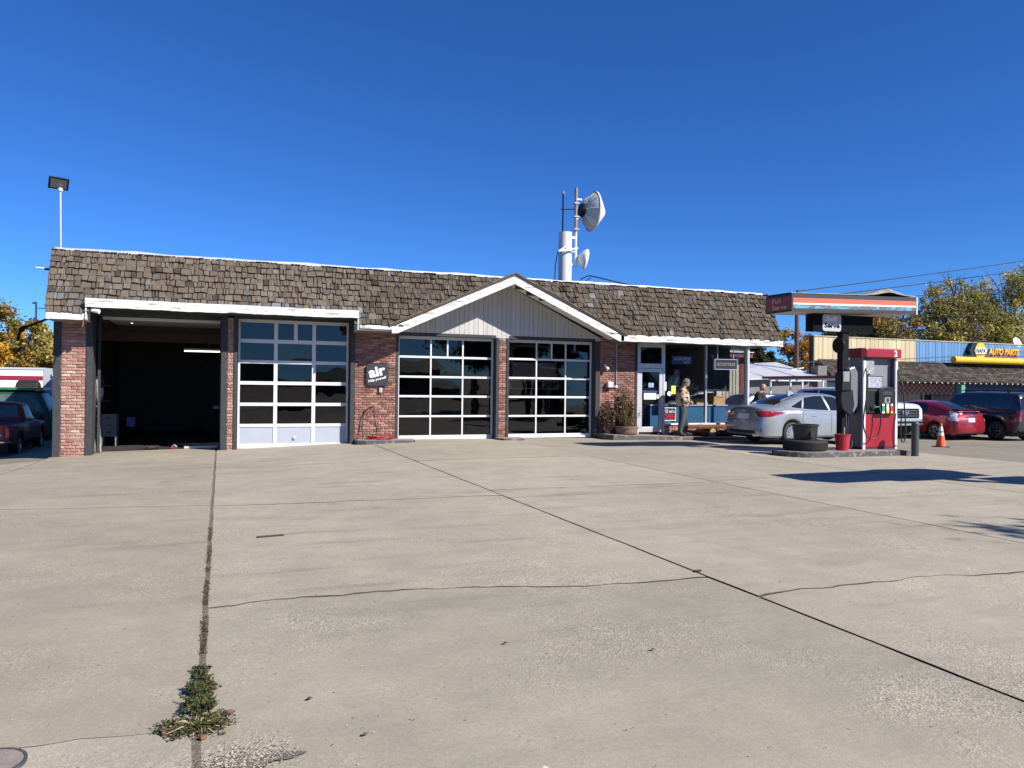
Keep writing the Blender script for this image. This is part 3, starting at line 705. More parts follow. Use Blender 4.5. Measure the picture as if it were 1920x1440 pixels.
text('Help yourself', 'lettering', MATS['white'], t, on_wall(4.0, 1.725, 20.857, 14), width=.50, height=.085, bold=.02, ext=.004)
MB().box(4.06, 4.14, 20.87, 20.938, 1.37, 1.5).build('air_valve', MATS['grey_metal'], t, bevel=.006)
# hoses
M('hose_red', (.26, .018, .022), .45); M('hose_black', (.015, .015, .016), .5)
hp = [(3.6, 20.72, .12), (3.6, 20.86, .44), (3.62, 20.88, .72), (3.70, 20.9, .9), (3.82, 20.91, .97), (3.94, 20.92, 1.0)]
tag(MB().tube(hp, .013, 6).build('air_hose', MATS['hose_black'], smooth=60), 'thin black air hose curving down the brick wall', 'hose')
hp = [(3.94, 20.9, .92), (4.0, 20.89, .7), (4.06, 20.88, .45), (4.1, 20.8, .2), (4.1, 20.7, .12)]
for k in range(70): a = k*.55; hp.append((4.05+(.33+.05*sin(k*.7))*cos(a), 20.62+(.14+.02*sin(k))*sin(a), .125+.012*(k/12)+.01*sin(k*1.3)))
tag(MB().tube(hp, .011, 6).build('air_hose', MATS['hose_red'], smooth=60), 'red air hose hanging down the wall and coiled on the kerb', 'hose')
# electric box with conduit
t = thing('socket_box', 'small grey electrical box with conduit on the brick beside the planter', 'electrical box', (11.1, 20.95, 1.6))
MB().box(11.02, 11.2, 20.80, 20.95, 1.58, 1.74).build('box', MATS['alu'], t, bevel=.01)
MB().tube([(11.2, 20.93, 1.60), (11.35, 20.93, 1.60), (11.37, 20.93, 1.64), (11.37, 20.93, 3.0)], .014, 8).build('conduit', MATS['grey_metal'], t, smooth=60)
MB().box(11.33, 11.41, 20.91, 20.95, 1.57, 1.66).build('junction', MATS['alu'], t)
t = thing('wall_lamp', 'small white spotlight on the shaded brick above the electrical box', 'lamp', (10.95, 20.95, 2.2))
MB().cyl((10.93, 20.955, 2.28), (10.95, 20.88, 2.25), .02).build('bracket', MATS['grey_metal'], t)
MB().cyl((10.95, 20.90, 2.27), (11.0, 20.78, 2.12), .03, .055, 12).build('lamp_head', MATS['white'], t, smooth=40)
t = thing('wall_lamp', 'white cylinder floodlight under the left end of the bay fascia', 'lamp', (-2.7, 20.1, 3.2))
MB().cyl((-2.78, 20.02, 3.22), (-2.62, 19.95, 3.19), .04, .05, 12).build('lamp_head', MATS['white'], t, smooth=40); MB().cyl((-2.78, 20.03, 3.22), (-2.78, 20.05, 3.32), .015).build('bracket', MATS['grey_metal'], t)
t = thing('hook', 'rusty hook hanging from the end of the left fascia', 'hook', (-2.95, 20.0, 2.85)); MB().tube([(-2.95, 19.99, 3.0), (-2.95, 19.97, 2.9), (-2.96, 19.96, 2.82)], .012, 6).build('rod', M('rust', (.2, .09, .05), .8), t)
# tyre brand sign under the eave
t = thing('blade_sign', 'dark blue tyre sign with gold letters hanging under the eave', 'sign', (14.9, 20.3, 2.2))
MB().box(14.49, 15.31, 20.28, 20.34, 2.2, 2.5).build('sign_face', M('sign_navy', (.012, .018, .045), .35), t)
for b in ((14.475, 14.49, 2.185, 2.515), (15.31, 15.325, 2.185, 2.515)): MB().box(b[0], b[1], 20.27, 20.35, b[2], b[3]).build('frame', MATS['grey_metal'], t)
for b in ((2.185, 2.2), (2.5, 2.515)): MB().box(14.49, 15.31, 20.27, 20.35, b[0], b[1]).build('frame', MATS['grey_metal'], t)
for x in (14.6, 15.2): MB().cyl((x, 20.31, 2.53), (x, 20.31, 2.99), .012).build('hanger', MATS['grey_metal'], t)
text('GOOD/YEAR', 'lettering', M('gold', (.30, .23, .08), .5), t, on_wall(14.9, 2.35, 20.278), width=.68, height=.10, bold=0, shear=.25)
# things seen through the shop glass
t = thing('window_sign', 'blue tyre brand sign hanging inside the shop window', 'sign', (13.88, 21.2, 2.35)); MB().box(13.5, 14.28, 21.2, 21.23, 2.36, 2.62).build('sign_face', M('sign_blue', (.03, .10, .30), .4), t)
text('COOPER', 'lettering', MATS['white'], t, on_wall(13.9, 2.53, 21.197), width=.62, height=.10, bold=.02, shear=.2); text('TIRES', 'lettering', MATS['white'], t, on_wall(14.05, 2.42, 21.197), width=.26, height=.06, bold=.02, shear=.2)
t = thing('open_sign', 'black sign reading yes and open in white and red behind the glass', 'sign', (13.36, 21.15, .55)); MB().box(13.16, 13.62, 21.15, 21.18, .56, .95).build('sign_face', MATS['sign_black'], t)
MB().box(13.14, 13.64, 21.14, 21.19, .94, .97).box(13.14, 13.64, 21.14, 21.19, .54, .57).box(13.14, 13.165, 21.14, 21.19, .571, .939).box(13.615, 13.64, 21.14, 21.19, .571, .939).build('frame', MATS['white'], t)
text("YES we're", 'lettering', MATS['white'], t, on_wall(13.39, .85, 21.147), width=.40, height=.12, bold=.02); text('OPEN', 'lettering', MATS['letter_red'], t, on_wall(13.39, .68, 21.147), width=.40, height=.16, bold=.02)
t = thing('neon_sign', 'tall narrow dark open sign standing inside the window', 'sign', (13.82, 21.4, 1.6)); MB().box(13.72, 13.95, 21.4, 21.46, 1.62, 2.2).build('sign_face', MATS['sign_black'], t)
for k, ch in enumerate('OPEN'): text(ch, 'lettering', MATS['grey_metal'], t, on_wall(13.835, 2.11-.135*k, 21.397), height=.09)
M('counter_blue', (.022, .115, .24), .5, var=.08)
t = thing('counter', 'blue counter behind the shop window', 'counter', (14.8, 22.2, .18)); MB().box(13.15, 16.1, 21.9, 22.7, .18, 1.0).build('body', MATS['counter_blue'], t); MB().box(13.12, 16.14, 21.86, 22.74, 1.0, 1.045).build('counter_top', M('counter_top', (.35, .42, .5), .4), t)
M('cardboard', (.50, .31, .13), .8, var=.1)
for (x0, x1, h, lb) in ((14.95, 15.40, .2, 'low open cardboard box on the counter by the mullion'), (15.6, 16.08, .28, 'larger cardboard box with bottles behind it on the counter end')):
    t = thing('cardboard_box', lb, 'box', ((x0+x1)/2, 22.1, 1.045), group='cardboard boxes on the counter'); MB().box(x0, x1, 21.92, 22.3, 1.045, 1.045+h).build('carton', MATS['cardboard'], t); MB().beam((x0+.02, 21.915, 1.045+h), (x1-.02, 21.85, 1.06+h), .006, .01).build('flap', MATS['cardboard'], t)
for x, h, lb in ((15.95, .26, 'tallest white bottle behind the larger carton'), (16.06, .22, 'middle sized white bottle behind the larger carton, nearest the corner post'), (15.84, .18, 'shortest white bottle behind the larger carton')):
    tag(MB().lathe([(0, 0), (.035, 0), (.035, h*.6), (.013, h*.75), (.013, h), (0, h)], (x, 22.45, 1.33), 12).build('bottle', MATS['white'], smooth=40), lb, 'bottle', 'white bottles in the window').location.z = 1.045
t = thing('banner', 'dark banner hung inside the corner of the shop window', 'banner', (15.3, 21.5, 1.4)); MB().box(14.95, 15.95, 21.5, 21.52, 1.5, 2.95).build('cloth', M('banner_dark', (.02, .024, .022), .7, var=.8, scale=3), t)
tag(MB().box(12.6, 13.1, 25.0, 25.5, .18, 2.0).box(13.4, 15.6, 26.2, 26.8, .18, 2.3).build('shop_shelf', MATS['dark_inside']), 'dark shelving at the back of the shop', 'shelf')
# bench
t = thing('log_bench', 'rustic bench of a thick slab on two logs in front of the window', 'bench', (14.8, 20.55, .08))
M('log_wood', (.15, .062, .028), .6, var=.3, scale=3, stretch=(1, 6, 6), coat=.2); M('log_end', (.36, .24, .13), .8, var=.2, scale=14)
wv = wander(5, .012, 2); n = 24; vs = []
for i in range(n+1):
    x = 13.55+(16.55-13.55)*i/n; a = wv(x)
    vs += [(x, 20.32+a, .33+a*.5), (x, 20.30+a, .40), (x, 20.36+a, .435), (x, 20.78, .435), (x, 20.78, .34)]
fs = [(5*i+k, 5*i+5+k, 5*i+5+(k+1) % 5, 5*i+(k+1) % 5) for i in range(n) for k in range(5)]+[(0, 1, 2, 3, 4), (5*n+4, 5*n+3, 5*n+2, 5*n+1, 5*n)]
MB().add(vs, fs).build('seat', MATS['log_wood'], t, smooth=40)
for x in (14.45, 16.25):
    lg = MB().cyl((x, 20.30, .21), (x-.05, 21.0, .21), .128, n=20).build('leg', MATS['log_wood'], t, smooth=40)
    MB().cyl((x+.001, 20.285, .21), (x, 20.2995, .21), .12, .126, 20).build('end_grain', MATS['log_end'], lg)
# planter barrel with dry plants
M('stave', (.20, .16, .12), .85, var=.3, scale=8, stretch=(5, 5, .6))
t = thing('barrel_planter', 'half whisky barrel planter of dry stems by the shop door', 'planter', (11.55, 20.62, .165))
for k in range(22):
    a = 2*pi*k/22; m_ = MB(); zz = [0, .08, .16, .22]; rr = [.30, .335, .36, .365]; vs = []
    for z, r in zip(zz, rr):
        for da in (-.135, .135): vs.append((11.55+r*cos(a+da), 20.62+r*sin(a+da), .165+z*1.15)); vs.append((11.55+(r-.03)*cos(a+da), 20.62+(r-.03)*sin(a+da), .165+z*1.15))
    fs = [(4*i+p, 4*i+4+p, 4*i+4+q, 4*i+q) for i in range(3) for p, q in ((0, 2), (2, 3), (3, 1), (1, 0))]+[(12, 13, 15, 14)]
    m_.add(vs, fs).build('stave', MATS['stave'], t)
for z, r in ((.22, .337), (.37, .366)): MB().lathe([(r, -.016), (r+.006, -.016), (r+.006, .016), (r, .016)], (11.55, 20.62, z), 30, closed=True).build('hoop', MATS['rust'], t)
MB().cyl((11.55, 20.62, .17), (11.55, 20.62, .37), .32, n=20).build('earth', MATS['soil'], t)
PR = random.Random(21)
def leaf_quad(mb, c, s, t, r, flat=.0):
    n = Vector((r.gauss(0, 1), r.gauss(0, 1), r.gauss(0, 1)+flat)).normalized(); u = n.orthogonal().normalized(); u = Matrix.Rotation(r.uniform(0, 6.3), 3, n) @ u; v = n.cross(u)
    mb.add([c-u*s*.5, c+v*s*.32, c+u*s*.5, c-v*s*.32], [(0, 1, 2, 3)], t)
def bushy(label, name, cx, cy, z0, n, h, spread, cols, ls, per, lean=(0, 0), seed=1, low=0):
    r = random.Random(seed); t = thing(name, label, 'plant', (cx, cy, z0)); st = MB(); lf = MB()
    for i in range(n):
        a = r.uniform(0, 6.3); hh = h*r.uniform(.45, 1.); sp = spread*r.uniform(.1, 1)
        p0 = Vector((cx+.4*spread*cos(a)*r.random(), cy+.4*spread*sin(a)*r.random()*.6, z0)); p2 = p0+Vector((cos(a)*sp+lean[0]*hh, sin(a)*sp*.6+lean[1]*hh, hh)); p1 = (p0+p2)/2+Vector((r.gauss(0, .03), r.gauss(0, .02), hh*.12))
        st.tube([p0, p1, p2], [.006, .005, .002], 4)
        for k in range(per):
            q = r.uniform(low, 1); p = p0*(1-q)**2+p1*2*q*(1-q)+p2*q*q; c = r.choice(cols); kk = r.uniform(.7, 1.3)
            leaf_quad(lf, p+Vector((r.gauss(0, .035), r.gauss(0, .03), r.gauss(0, .035))), ls*r.uniform(.6, 1.3), tuple(x*kk for x in c), r)
    st.build('stems', M('dry_stem', (.16, .11, .07), .8), t); o = lf.build('leaves', MATS['leaf'], t, recalc=False); return t
bushy('tall dry brown and green plants growing in the barrel planter', 'potted_plant', 11.58, 20.66, .37, 60, .55, .36, [(.12, .13, .045), (.16, .15, .06), (.10, .085, .04), (.2, .16, .08)], .05, 26, seed=4)
bushy('tall withered sunflower-like stalks leaning on the bricks above the barrel', 'withered_plant', 11.62, 20.75, .37, 22, 1.28, .34, [(.13, .10, .05), (.17, .12, .06), (.09, .07, .04), (.14, .14, .06)], .075, 30, seed=5, low=.35)
bushy('dark withered vine leaves crowding the wall left of the barrel', 'withered_plant', 11.0, 20.78, .19, 30, .95, .3, [(.09, .06, .045), (.06, .045, .035), (.13, .08, .055)], .085, 22, seed=6, low=.1)
# mast with dishes on the roof
M('mast_white', (.60, .62, .62), .4, var=.06, worn=(.35, .28, .22), worn_t=(.7, .76), worn_scale=3); M('rusty_pipe', (.30, .20, .15), .7, var=.5, scale=6); M('dish_grey', (.50, .53, .53), .5, var=.12, scale=3)
mx, my = 10.72, 23.4
t = thing('antenna_mast', 'white pipe mast carrying two microwave dishes above the roof', 'antenna mast', (mx, my, 4.55))
MB().cyl((mx, my, 4.5), (mx, my, 6.74), .225, n=28).build('pipe', MATS['mast_white'], t, smooth=40)
px = 11.11
MB().cyl((px, my, 5.62), (px, my, 6.80), .045, n=12).box(mx+.2, px, my-.03, my+.03, 5.65, 5.72).box(mx+.2, px, my-.03, my+.03, 6.55, 6.63).box(px-.19, px-.02, my-.02, my+.02, 6.1, 6.14).build('stand_off', MATS['white_metal'], t, smooth=40)
MB().cyl((px, my, 6.78), (px, my, 8.27), .055, n=12).build('pole', MATS['rusty_pipe'], t, smooth=40)
for z in (6.88, 7.3, 7.75): MB().box(px-.09, px+.09, my-.08, my+.08, z-.015, z+.015).build('clamp', MATS['grey_metal'], t)
MB().beam((10.30, 23.0, 6.03), (px-.05, 23.12, 6.20), .035, .05).beam((10.34, 23.02, 6.05), (10.75, 23.12, 6.30), .035, .05).build('bracket', MATS['mast_white'], t)
MB().tube([(10.62, my, 6.72), (10.63, my, 7.3), (10.63, my, 8.02)], .028, 8).build('whip_antenna', MATS['black_paint'], t); MB().cyl((10.63, my, 8.02), (10.63, my, 8.12), .04).build('tip', MATS['rusty_pipe'], t)
MB().tube([(10.55, my, 7.52), (10.63, my, 7.50), (px, my, 7.56)], .018, 6).build('strut', MATS['black_paint'], t)
# large dish: axis points right and slightly towards the camera
ax = Vector((1, -.03, -.05)).normalized(); sd_ = ax.cross(Vector((0, 0, 1))).normalized(); up_ = sd_.cross(ax)
Rm = Matrix((sd_, up_, ax)).transposed()
cc = Vector((px+.27, my, 7.55))
dish = MB().lathe([(.06, 0), (.2, .01), (.42, .12), (.60, .27), (.655, .33), (.66, .345), (.64, .345), (.585, .29), (.41, .15), (.06, .03)], cc, 40, Rm).build('dish', MATS['dish_grey'], t, smooth=50)
for k in range(10):
    a = 2*pi*k/10; pts = [cc+Rm @ Vector((r*cos(a), r*sin(a), z-.012)) for r, z in ((.2, .0), (.42, .115), (.62, .285))]; MB().tube(pts, .014, 5).build('rib', MATS['dish_grey'], dish)
MB().lathe([(.67, .32), (.675, .36), (.66, .37), (.35, .60), (.12, .76), (0, .79)], cc, 40, Rm).build('radome', M('radome', (.72, .72, .68), .5, var=.12, scale=2.5), dish, smooth=50)
MB().lathe([(0, -.12), (.2, -.12), (.23, -.06), (.23, .0), (.15, .03)], cc, 24, Rm).build('feed_drum', MATS['black_paint'], dish, smooth=40)
MB().box(px-.03, px+.2, my-.05, my+.05, 7.86, 7.92).box(px+.02, px+.2, my-.05, my+.05, 7.2, 7.26).build('mount', MATS['white_metal'], t)
cc2 = Vector((px+.10, my-.03, 5.93)); ax2 = Vector((.90, -.40, -.22)).normalized(); sd2 = ax2.cross(Vector((0, 0, 1))).normalized(); R2 = Matrix((sd2, sd2.cross(ax2), ax2)).transposed()
MB().lathe([(0, -.02), (.1, 0), (.24, .09), (.33, .19), (.345, .22), (.34, .27), (.22, .32), (0, .335)], cc2, 36, R2).build('small_dish', MATS['radome'], t, smooth=35)
MB().cyl(cc2-ax2*.08, cc2, .06).build('mount', MATS['grey_metal'], t)
tag(MB().tube([(10.28, 23.0, 6.02), (10.20, 23.0, 5.6), (10.18, 23.0, 5.2), (10.17, 23, 4.55)], .018, 6).build('cable', MATS['hose_black'], smooth=60), 'black cable hanging from the mast bracket to the roof', 'cable')
tag(MB().tube([(11.0, 23.2, 4.7), (11.2, 23.1, 5.2), (11.45, 23.0, 5.30), (12.1, 22.8, 5.15), (12.8, 22.5, 4.98), (13.4, 22.2, 4.84), (13.8, 22, 4.6)], .022, 6).tube([(11.02, 23.2, 4.7), (11.25, 23.1, 5.05), (11.5, 23.0, 5.24)], .018, 6).build('cable', MATS['hose_black'], smooth=60), 'black cable looping from the mast down to the roof edge', 'cable')
# floodlight on a pole at the left roof corner, side lamps and stub
t = thing('floodlight', 'square floodlight on a thin pole above the left roof corner', 'floodlight', (-3.8, 22, 4.55))
MB().cyl((-3.76, 22, 4.5), (-3.79, 22, 6.32), .028, n=10).build('pole', MATS['grey_metal'], t, smooth=40); MB().ball((-3.79, 22, 6.36), .06).build('knuckle', MATS['white_metal'], t, smooth=60)
R = Euler((radians(48), radians(2), radians(14))).to_matrix()
hd = MB().obox((-3.83, 22.0, 6.52), (.44, .05, .34), R).build('lamp_head', MATS['black_paint'], t, bevel=.012)
MB().obox(Vector((-3.83, 22.0, 6.52))+R @ Vector((0, -.028, 0)), (.36, .006, .25), R).build('lens', M('lens_grey', (.2, .21, .2), .2), hd)
t = thing('roof_arm', 'short dark arm sticking out of the left roof edge', 'bracket', (-3.7, 21.5, 4.28)); MB().cyl((-3.55, 21.5, 4.27), (-4.02, 21.5, 4.30), .028, n=8).build('rod', MATS['black_paint'], t); MB().cyl((-4.0, 21.5, 4.31), (-4.2, 21.5, 4.32), .02).build('tip', MATS['white_metal'], t)
lamps = [('black angled arm with two dark lamp heads left of the eave', [((-3.66, 22, 3.30), (-4.5, 22, 2.90), .028)], [((-4.5, 22, 2.92), (-4.62, 22, 2.80), .07), ((-4.62, 22, 2.80), (-4.66, 22, 2.58), .045)], 'black_paint'),
         ('grey upright lamp on a thin rod left of the eave', [((-3.66, 22, 3.38), (-4.25, 22, 3.38), .012), ((-4.28, 22, 3.02), (-4.28, 22, 3.5), .022)], [((-4.36, 22, 3.50), (-4.27, 22, 3.51), .035), ((-4.33, 22, 3.05), (-4.27, 22, 3.12), .06)], 'grey_metal'),
         ('pale lamp on a bent tube under the left eave end', [((-3.7, 22, 3.2), (-3.85, 22, 3.16), .012), ((-3.85, 22, 3.16), (-3.85, 22, 2.98), .012)], [((-3.85, 22, 2.98), (-3.66, 22, 2.93), .045)], 'alu')]
for lb, rods, heads, mt in lamps:
    t = thing('side_lamp', lb, 'lamp', (-3.9, 22, 3.0), group='lamps on the left gable end')
    for a, b, r in rods: MB().cyl(a, b, r, n=8).build('arm', MATS[mt], t)
    for a, b, r in heads: MB().cyl(a, b, r*.6, r, n=12).build('lamp_head', MATS[mt], t, smooth=40)
# inside the open bay
for (p, q, r, lb) in (((-1.05, 26, 2.57), (.35, 26.0, 2.57), .022, 'long lit fluorescent tube deep in the bay'), ((-2.43, 23.1, 3.27), (-2.27, 23.5, 3.20), .018, 'short yellowish lit tube near the bay ceiling')):
    t = thing('fluorescent_lamp', lb, 'lamp', p); MB().cyl(p, q, r, n=10).build('tube', M('tube_light', (1, .95, .8), emit=1.6), t, smooth=60)
    m_ = (Vector(p)+Vector(q))/2; MB().beam(Vector(p)+Vector((0, 0, .06)), Vector(q)+Vector((0, 0, .06)), .09, .05).build('housing', MATS['grey_metal'], t); MB().cyl(m_+Vector((0, 0, .08)), (m_.x, m_.y, 3.89), .008).build('hanger', MATS['grey_metal'], t)
t = thing('drawer_cabinet', 'white metal drawer cabinet standing in the open bay', 'cabinet', (-2.8, 23.6, -.16)); M('cab_white', (.17, .19, .205), .5)
MB().box(-2.99, -2.62, 23.4, 23.9, .1, .70).box(-2.99, -2.96, 23.4, 23.44, -.16, .1).box(-2.65, -2.62, 23.4, 23.44, -.16, .1).box(-2.99, -2.96, 23.86, 23.9, -.16, .1).box(-2.65, -2.62, 23.86, 23.9, -.16, .1).build('case', MATS['cab_white'], t)
for k in range(3): d_ = MB().box(-2.97, -2.64, 23.385, 23.399, .12+.195*k, .30+.195*k).build('drawer', MATS['cab_white'], t); MB().box(-2.87, -2.74, 23.365, 23.384, .20+.195*k, .215+.195*k).build('handle', MATS['black_paint'], d_)
t = thing('ladder', 'worn short ladder leaning beside the left bay jamb', 'ladder', (-2.84, 21.75, -.16))
LA, LB = Vector((-2.86, 21.5, -.16)), Vector((-2.86, 21.75, 1.7))
for dx in (0, .0):
    pass
for off in (Vector((-.02, 0, 0)), Vector((.11, -.0, 0))): MB().beam(LA+off, LB+Vector((-.06, 0, 0))+off*.3, .05, .03, (1, 0, 0)).build('rail', M('old_alu', (.32, .31, .29), .6, var=.4, scale=14), t)
for k in range(7): q = .08+k*.13; a = LA.lerp(LB, q); MB().cyl(a+Vector((-.03, 0, 0)), a+Vector((.11-.12*q, 0, 0)), .016, n=6).build('rung', MATS['old_alu'], t)
tag(MB().box(-3.0, -2.80, 22.2, 22.22, 1.2, 1.42).build('notice_sheet', M('paper_grey', (.4, .4, .39), .7, var=.3, scale=20)), 'grey printed sheet fixed beside the bay entrance', 'notice')
tag(MB().box(-2.53, -2.30, 24.9, 24.92, .28, .55).build('blue_poster', M('poster_blue', (.12, .15, .34), .6, var=.5, scale=9)), 'small blue and white poster deep in the open bay', 'poster')
zf = g(-1.6, 21)+.02
t = thing('floor_jack', 'low dark trolley jack lying on the bay floor', 'jack', (-1.6, 22.0, zf)); MB().box(-1.78, -1.46, 21.93, 22.07, zf+.03, zf+.08).build('frame', M('jack_dark', (.05, .03, .025), .6), t)
for x in (-1.74, -1.5): MB().cyl((x, 21.91, zf+.03), (x, 22.09, zf+.03), .03, n=10).build('wheel', MATS['black_paint'], t)
t = thing('tool_tray', 'small red tool tray on the bay floor', 'tool tray', (-1.1, 21.95, zf)); MB().box(-1.18, -1.02, 21.9, 22.0, zf, zf+.05).build('tray', MATS['hose_red'], t); MB().tube([(-1.16, 21.95, zf+.05), (-1.1, 21.95, zf+.10), (-1.04, 21.95, zf+.05)], .008, 5).build('handle', MATS['alu'], t)
tag(MB().box(-.86, -.05, 21.9, 22.02, zf, zf+.055).build('steel_bar', MATS['alu']), 'pale flat steel bar lying at the right of the bay floor', 'bar')
t = thing('workbench', 'dark workbench along the right of the open bay', 'workbench', (.6, 27, 0)); MB().box(-.2, 1.2, 26.8, 27.6, .75, .82).build('bench_top', MATS['grey_metal'], t)
for x, y in ((-.15, 26.85), (1.15, 26.85), (-.15, 27.55), (1.15, 27.55)): MB().box(x-.04, x+.04, y-.04, y+.04, -.1, .75).build('leg', MATS['dark_inside'], t)
t = thing('wall_shelf', 'shelf of dim cans and bottles on the left bay wall', 'shelf', (-3.3, 24.5, 1.0)); MB().box(-3.4, -3.1, 23.2, 26.2, 1.0, 1.03).box(-3.4, -3.1, 23.2, 26.2, 1.45, 1.48).build('board', MATS['grey_metal'], t)
for k, wd_ in enumerate('first second third fourth fifth sixth seventh eighth ninth tenth'.split()):
    r_c = PR.choice([(.3, .3, .3), (.2, .1, .08), (.1, .12, .2), (.4, .4, .38)])
    tag(MB().lathe([(0, 0), (.05, 0), (.05, .16), (.03, .19), (.02, .24), (0, .24)], (-3.22+PR.uniform(-.05, .05), 23.4+.2*k, 1.03 if k % 2 else 1.48), 10).build('can', M('can%d' % (k % 4), r_c, .5)), '%s can from the bay door on the left wall shelves' % wd_, 'can', 'cans on the bay shelf')

# pump islands -----------------------------------------------------------------
M('asph_black', (.03, .03, .032), .8, var=.3); M('fascia_grey', (.022, .025, .029), .5, var=.15); M('stripe_red', (.60, .13, .075), .4, var=.05); M('stripe_cream', (.74, .70, .56), .4, var=.05)
M('stripe_blue', (.10, .36, .52), .4, var=.1, worn=(.12, .13, .14), worn_t=(.46, .50), worn_scale=3.2, worn_stretch=(1.6, 1, 4)); M('soffit_panel', (.50, .47, .44), .6, var=.08); M('tar_paper', (.02, .02, .02), .9, var=.4)
def canopy(dx, dy, lb):
    t = thing('pump_canopy', lb, 'canopy', (14.25+dx, 14.75+dy, .13))
    X0, X1, Y0, Y1, Z0, Z1 = 12.3, 16.17, 14.3, 15.2, 3.38, 3.79; sh = .0275
    def sl(m_):
        m_.v = [(x+dx, y+dy, z+(x-X0)*sh) for x, y, z in m_.v]; return m_
    sl(MB().box(X0+.03, X1-.03, Y0+.03, Y1-.03, Z0+.03, Z1-.03)).build('core', MATS['dark_inside'], t)
    sl(MB().box(X0+.02, X1-.02, Y0+.02, Y1-.02, Z0, Z0+.029)).build('soffit', MATS['soffit_panel'], t)
    for y0, y1 in ((Y0, Y0+.029), (Y1-.029, Y1)):
        for nm, a, b, mt in (('trim', Z0, Z0+.075, 'fascia_grey'), ('stripe', Z0+.075, Z0+.16, 'stripe_blue'), ('stripe', Z0+.16, Z0+.20, 'stripe_cream'), ('stripe', Z0+.20, Z0+.315, 'stripe_red'), ('trim', Z0+.315, Z1, 'fascia_grey')):
            sl(MB().box(X0+.05, X1-.04, y0, y1, a, b)).build(nm, MATS[mt], t)
        sl(MB().box(X0, X0+.049, y0, y1, Z0, Z1)).build('corner_trim', MATS['fascia_grey'], t); sl(MB().box(X1-.039, X1, y0-.01, y1+.01, Z0-.02, Z1)).build('corner_trim', MATS['white_metal'], t)
    for x0, x1, mt in ((X0, X0+.029, 'end_red'), (X1-.029, X1, 'end_red')):
        M('end_red', (.22, .035, .028), .4, var=.08)
        sl(MB().box(x0, x1, Y0+.03, Y1-.03, Z0+.05, Z1-.05)).build('end_panel', MATS[mt], t)
        sl(MB().box(x0, x1, Y0+.03, Y1-.03, Z0, Z0+.049).box(x0, x1, Y0+.03, Y1-.03, Z1-.049, Z1)).build('trim', MATS['fascia_grey'], t)
    text('Full\nServe', 'lettering', M('letter_faded', (.50, .30, .26), .5), t, lambda u, v, d: (X0+dx-.003-d, 14.72+dy-u, Z0+.2+v), width=.5, height=.26, bold=.02)
    # peeling roof felt
    m_ = MB(); rr = random.Random(31); n = 30; vs = []
    for i in range(n+1):
        x = X0+(X1-X0)*i/n; hump = .16*exp(-((x-15.25)/.42)**2); e = rr.uniform(0, .03)
        vs += [(x, Y0-.012, Z1+.005+e*.3+hump*.55), (x, Y0+.05, Z1+.03+e*.5+hump), (x, Y1-.05, Z1+.04+hump*.8), (x, Y1+.012, Z1+.004)]
    m_.add(vs, [(4*i+k, 4*i+4+k, 4*i+5+k, 4*i+1+k) for i in range(n) for k in range(3)]); sl(m_).build('roof_felt', M('roof_felt', (.22, .21, .20), .9, var=.5, scale=5), t, recalc=False)
    # hanging price box on the pole
    bx = MB().box(13.22+dx, 15.07+dx, 14.62+dy, 14.88+dy, 2.98, 3.395).build('price_box', M('box_black', (.005, .0055, .007), .5, spec=.06), t)
    MB().prism([(13.77+dx+p[0], 3.19+p[1]) for p in rrect(.56, .40, .06)], 14.60+dy, 14.619+dy, lambda x, z, y: (x, y, z)).build('sign_face', M('self_serve', (.42, .44, .46), .4, var=.05), bx)
    text('Self', 'lettering', MATS['white'], bx, on_wall(13.76+dx, 3.29, 14.60+dy), width=.34, height=.11, bold=.02); text('Serve', 'lettering', MATS['black_paint'], bx, on_wall(13.77+dx, 3.13, 14.60+dy), width=.46, height=.12, bold=.03)
    pl = MB().box(14.16+dx, 14.36+dx, 14.66+dy, 14.84+dy, .13, 3.0).build('pole', MATS['black_paint'], t, bevel=.006)
    MB().cyl((14.14+dx, 14.75+dy, 2.67), (14.10+dx, 14.75+dy, 2.67), .19, n=24).build('round_plate', MATS['black_paint'], t)
    return t
canopy(0, 0, 'flat striped canopy on a black pole over pump two')
def island(dx, dy, lb):
    out = arc(12.95+dx, 14.75+dy, .62, 90, 270, 12)+[(15.86+dx, 14.13+dy), (15.86+dx, 15.37+dy)]
    t = thing('pump_island', lb, 'pump island', (14.2+dx, 14.75+dy, 0))
    slab_poly('', out, lambda x, y: -.04, lambda x, y: .122, None, '').build('edge', MATS['kerb_paint'], t, bevel=.015)
    slab_poly('', [(x+(14.3+dx-x)*.02, y+(14.75+dy-y)*.08) for x, y in out], lambda x, y: .1, lambda x, y: .13, None, '').build('top', MATS['walk_concrete'], t)
    return t
island(0, 0, 'dark raised island carrying pump two and a tyre')
M('pump_white', (.72, .73, .74), .35, var=.05); M('pump_recess', (.20, .21, .22), .5, var=.05); M('pump_grey', (.18, .19, .21), .4, metal=.3, var=.05); M('pump_red', (.29, .012, .022), .35, var=.06, coat=.2); M('pump_black', (.016, .017, .019), .45, var=.1, spec=.25); M('sill_dark', (.03, .03, .035), .5)
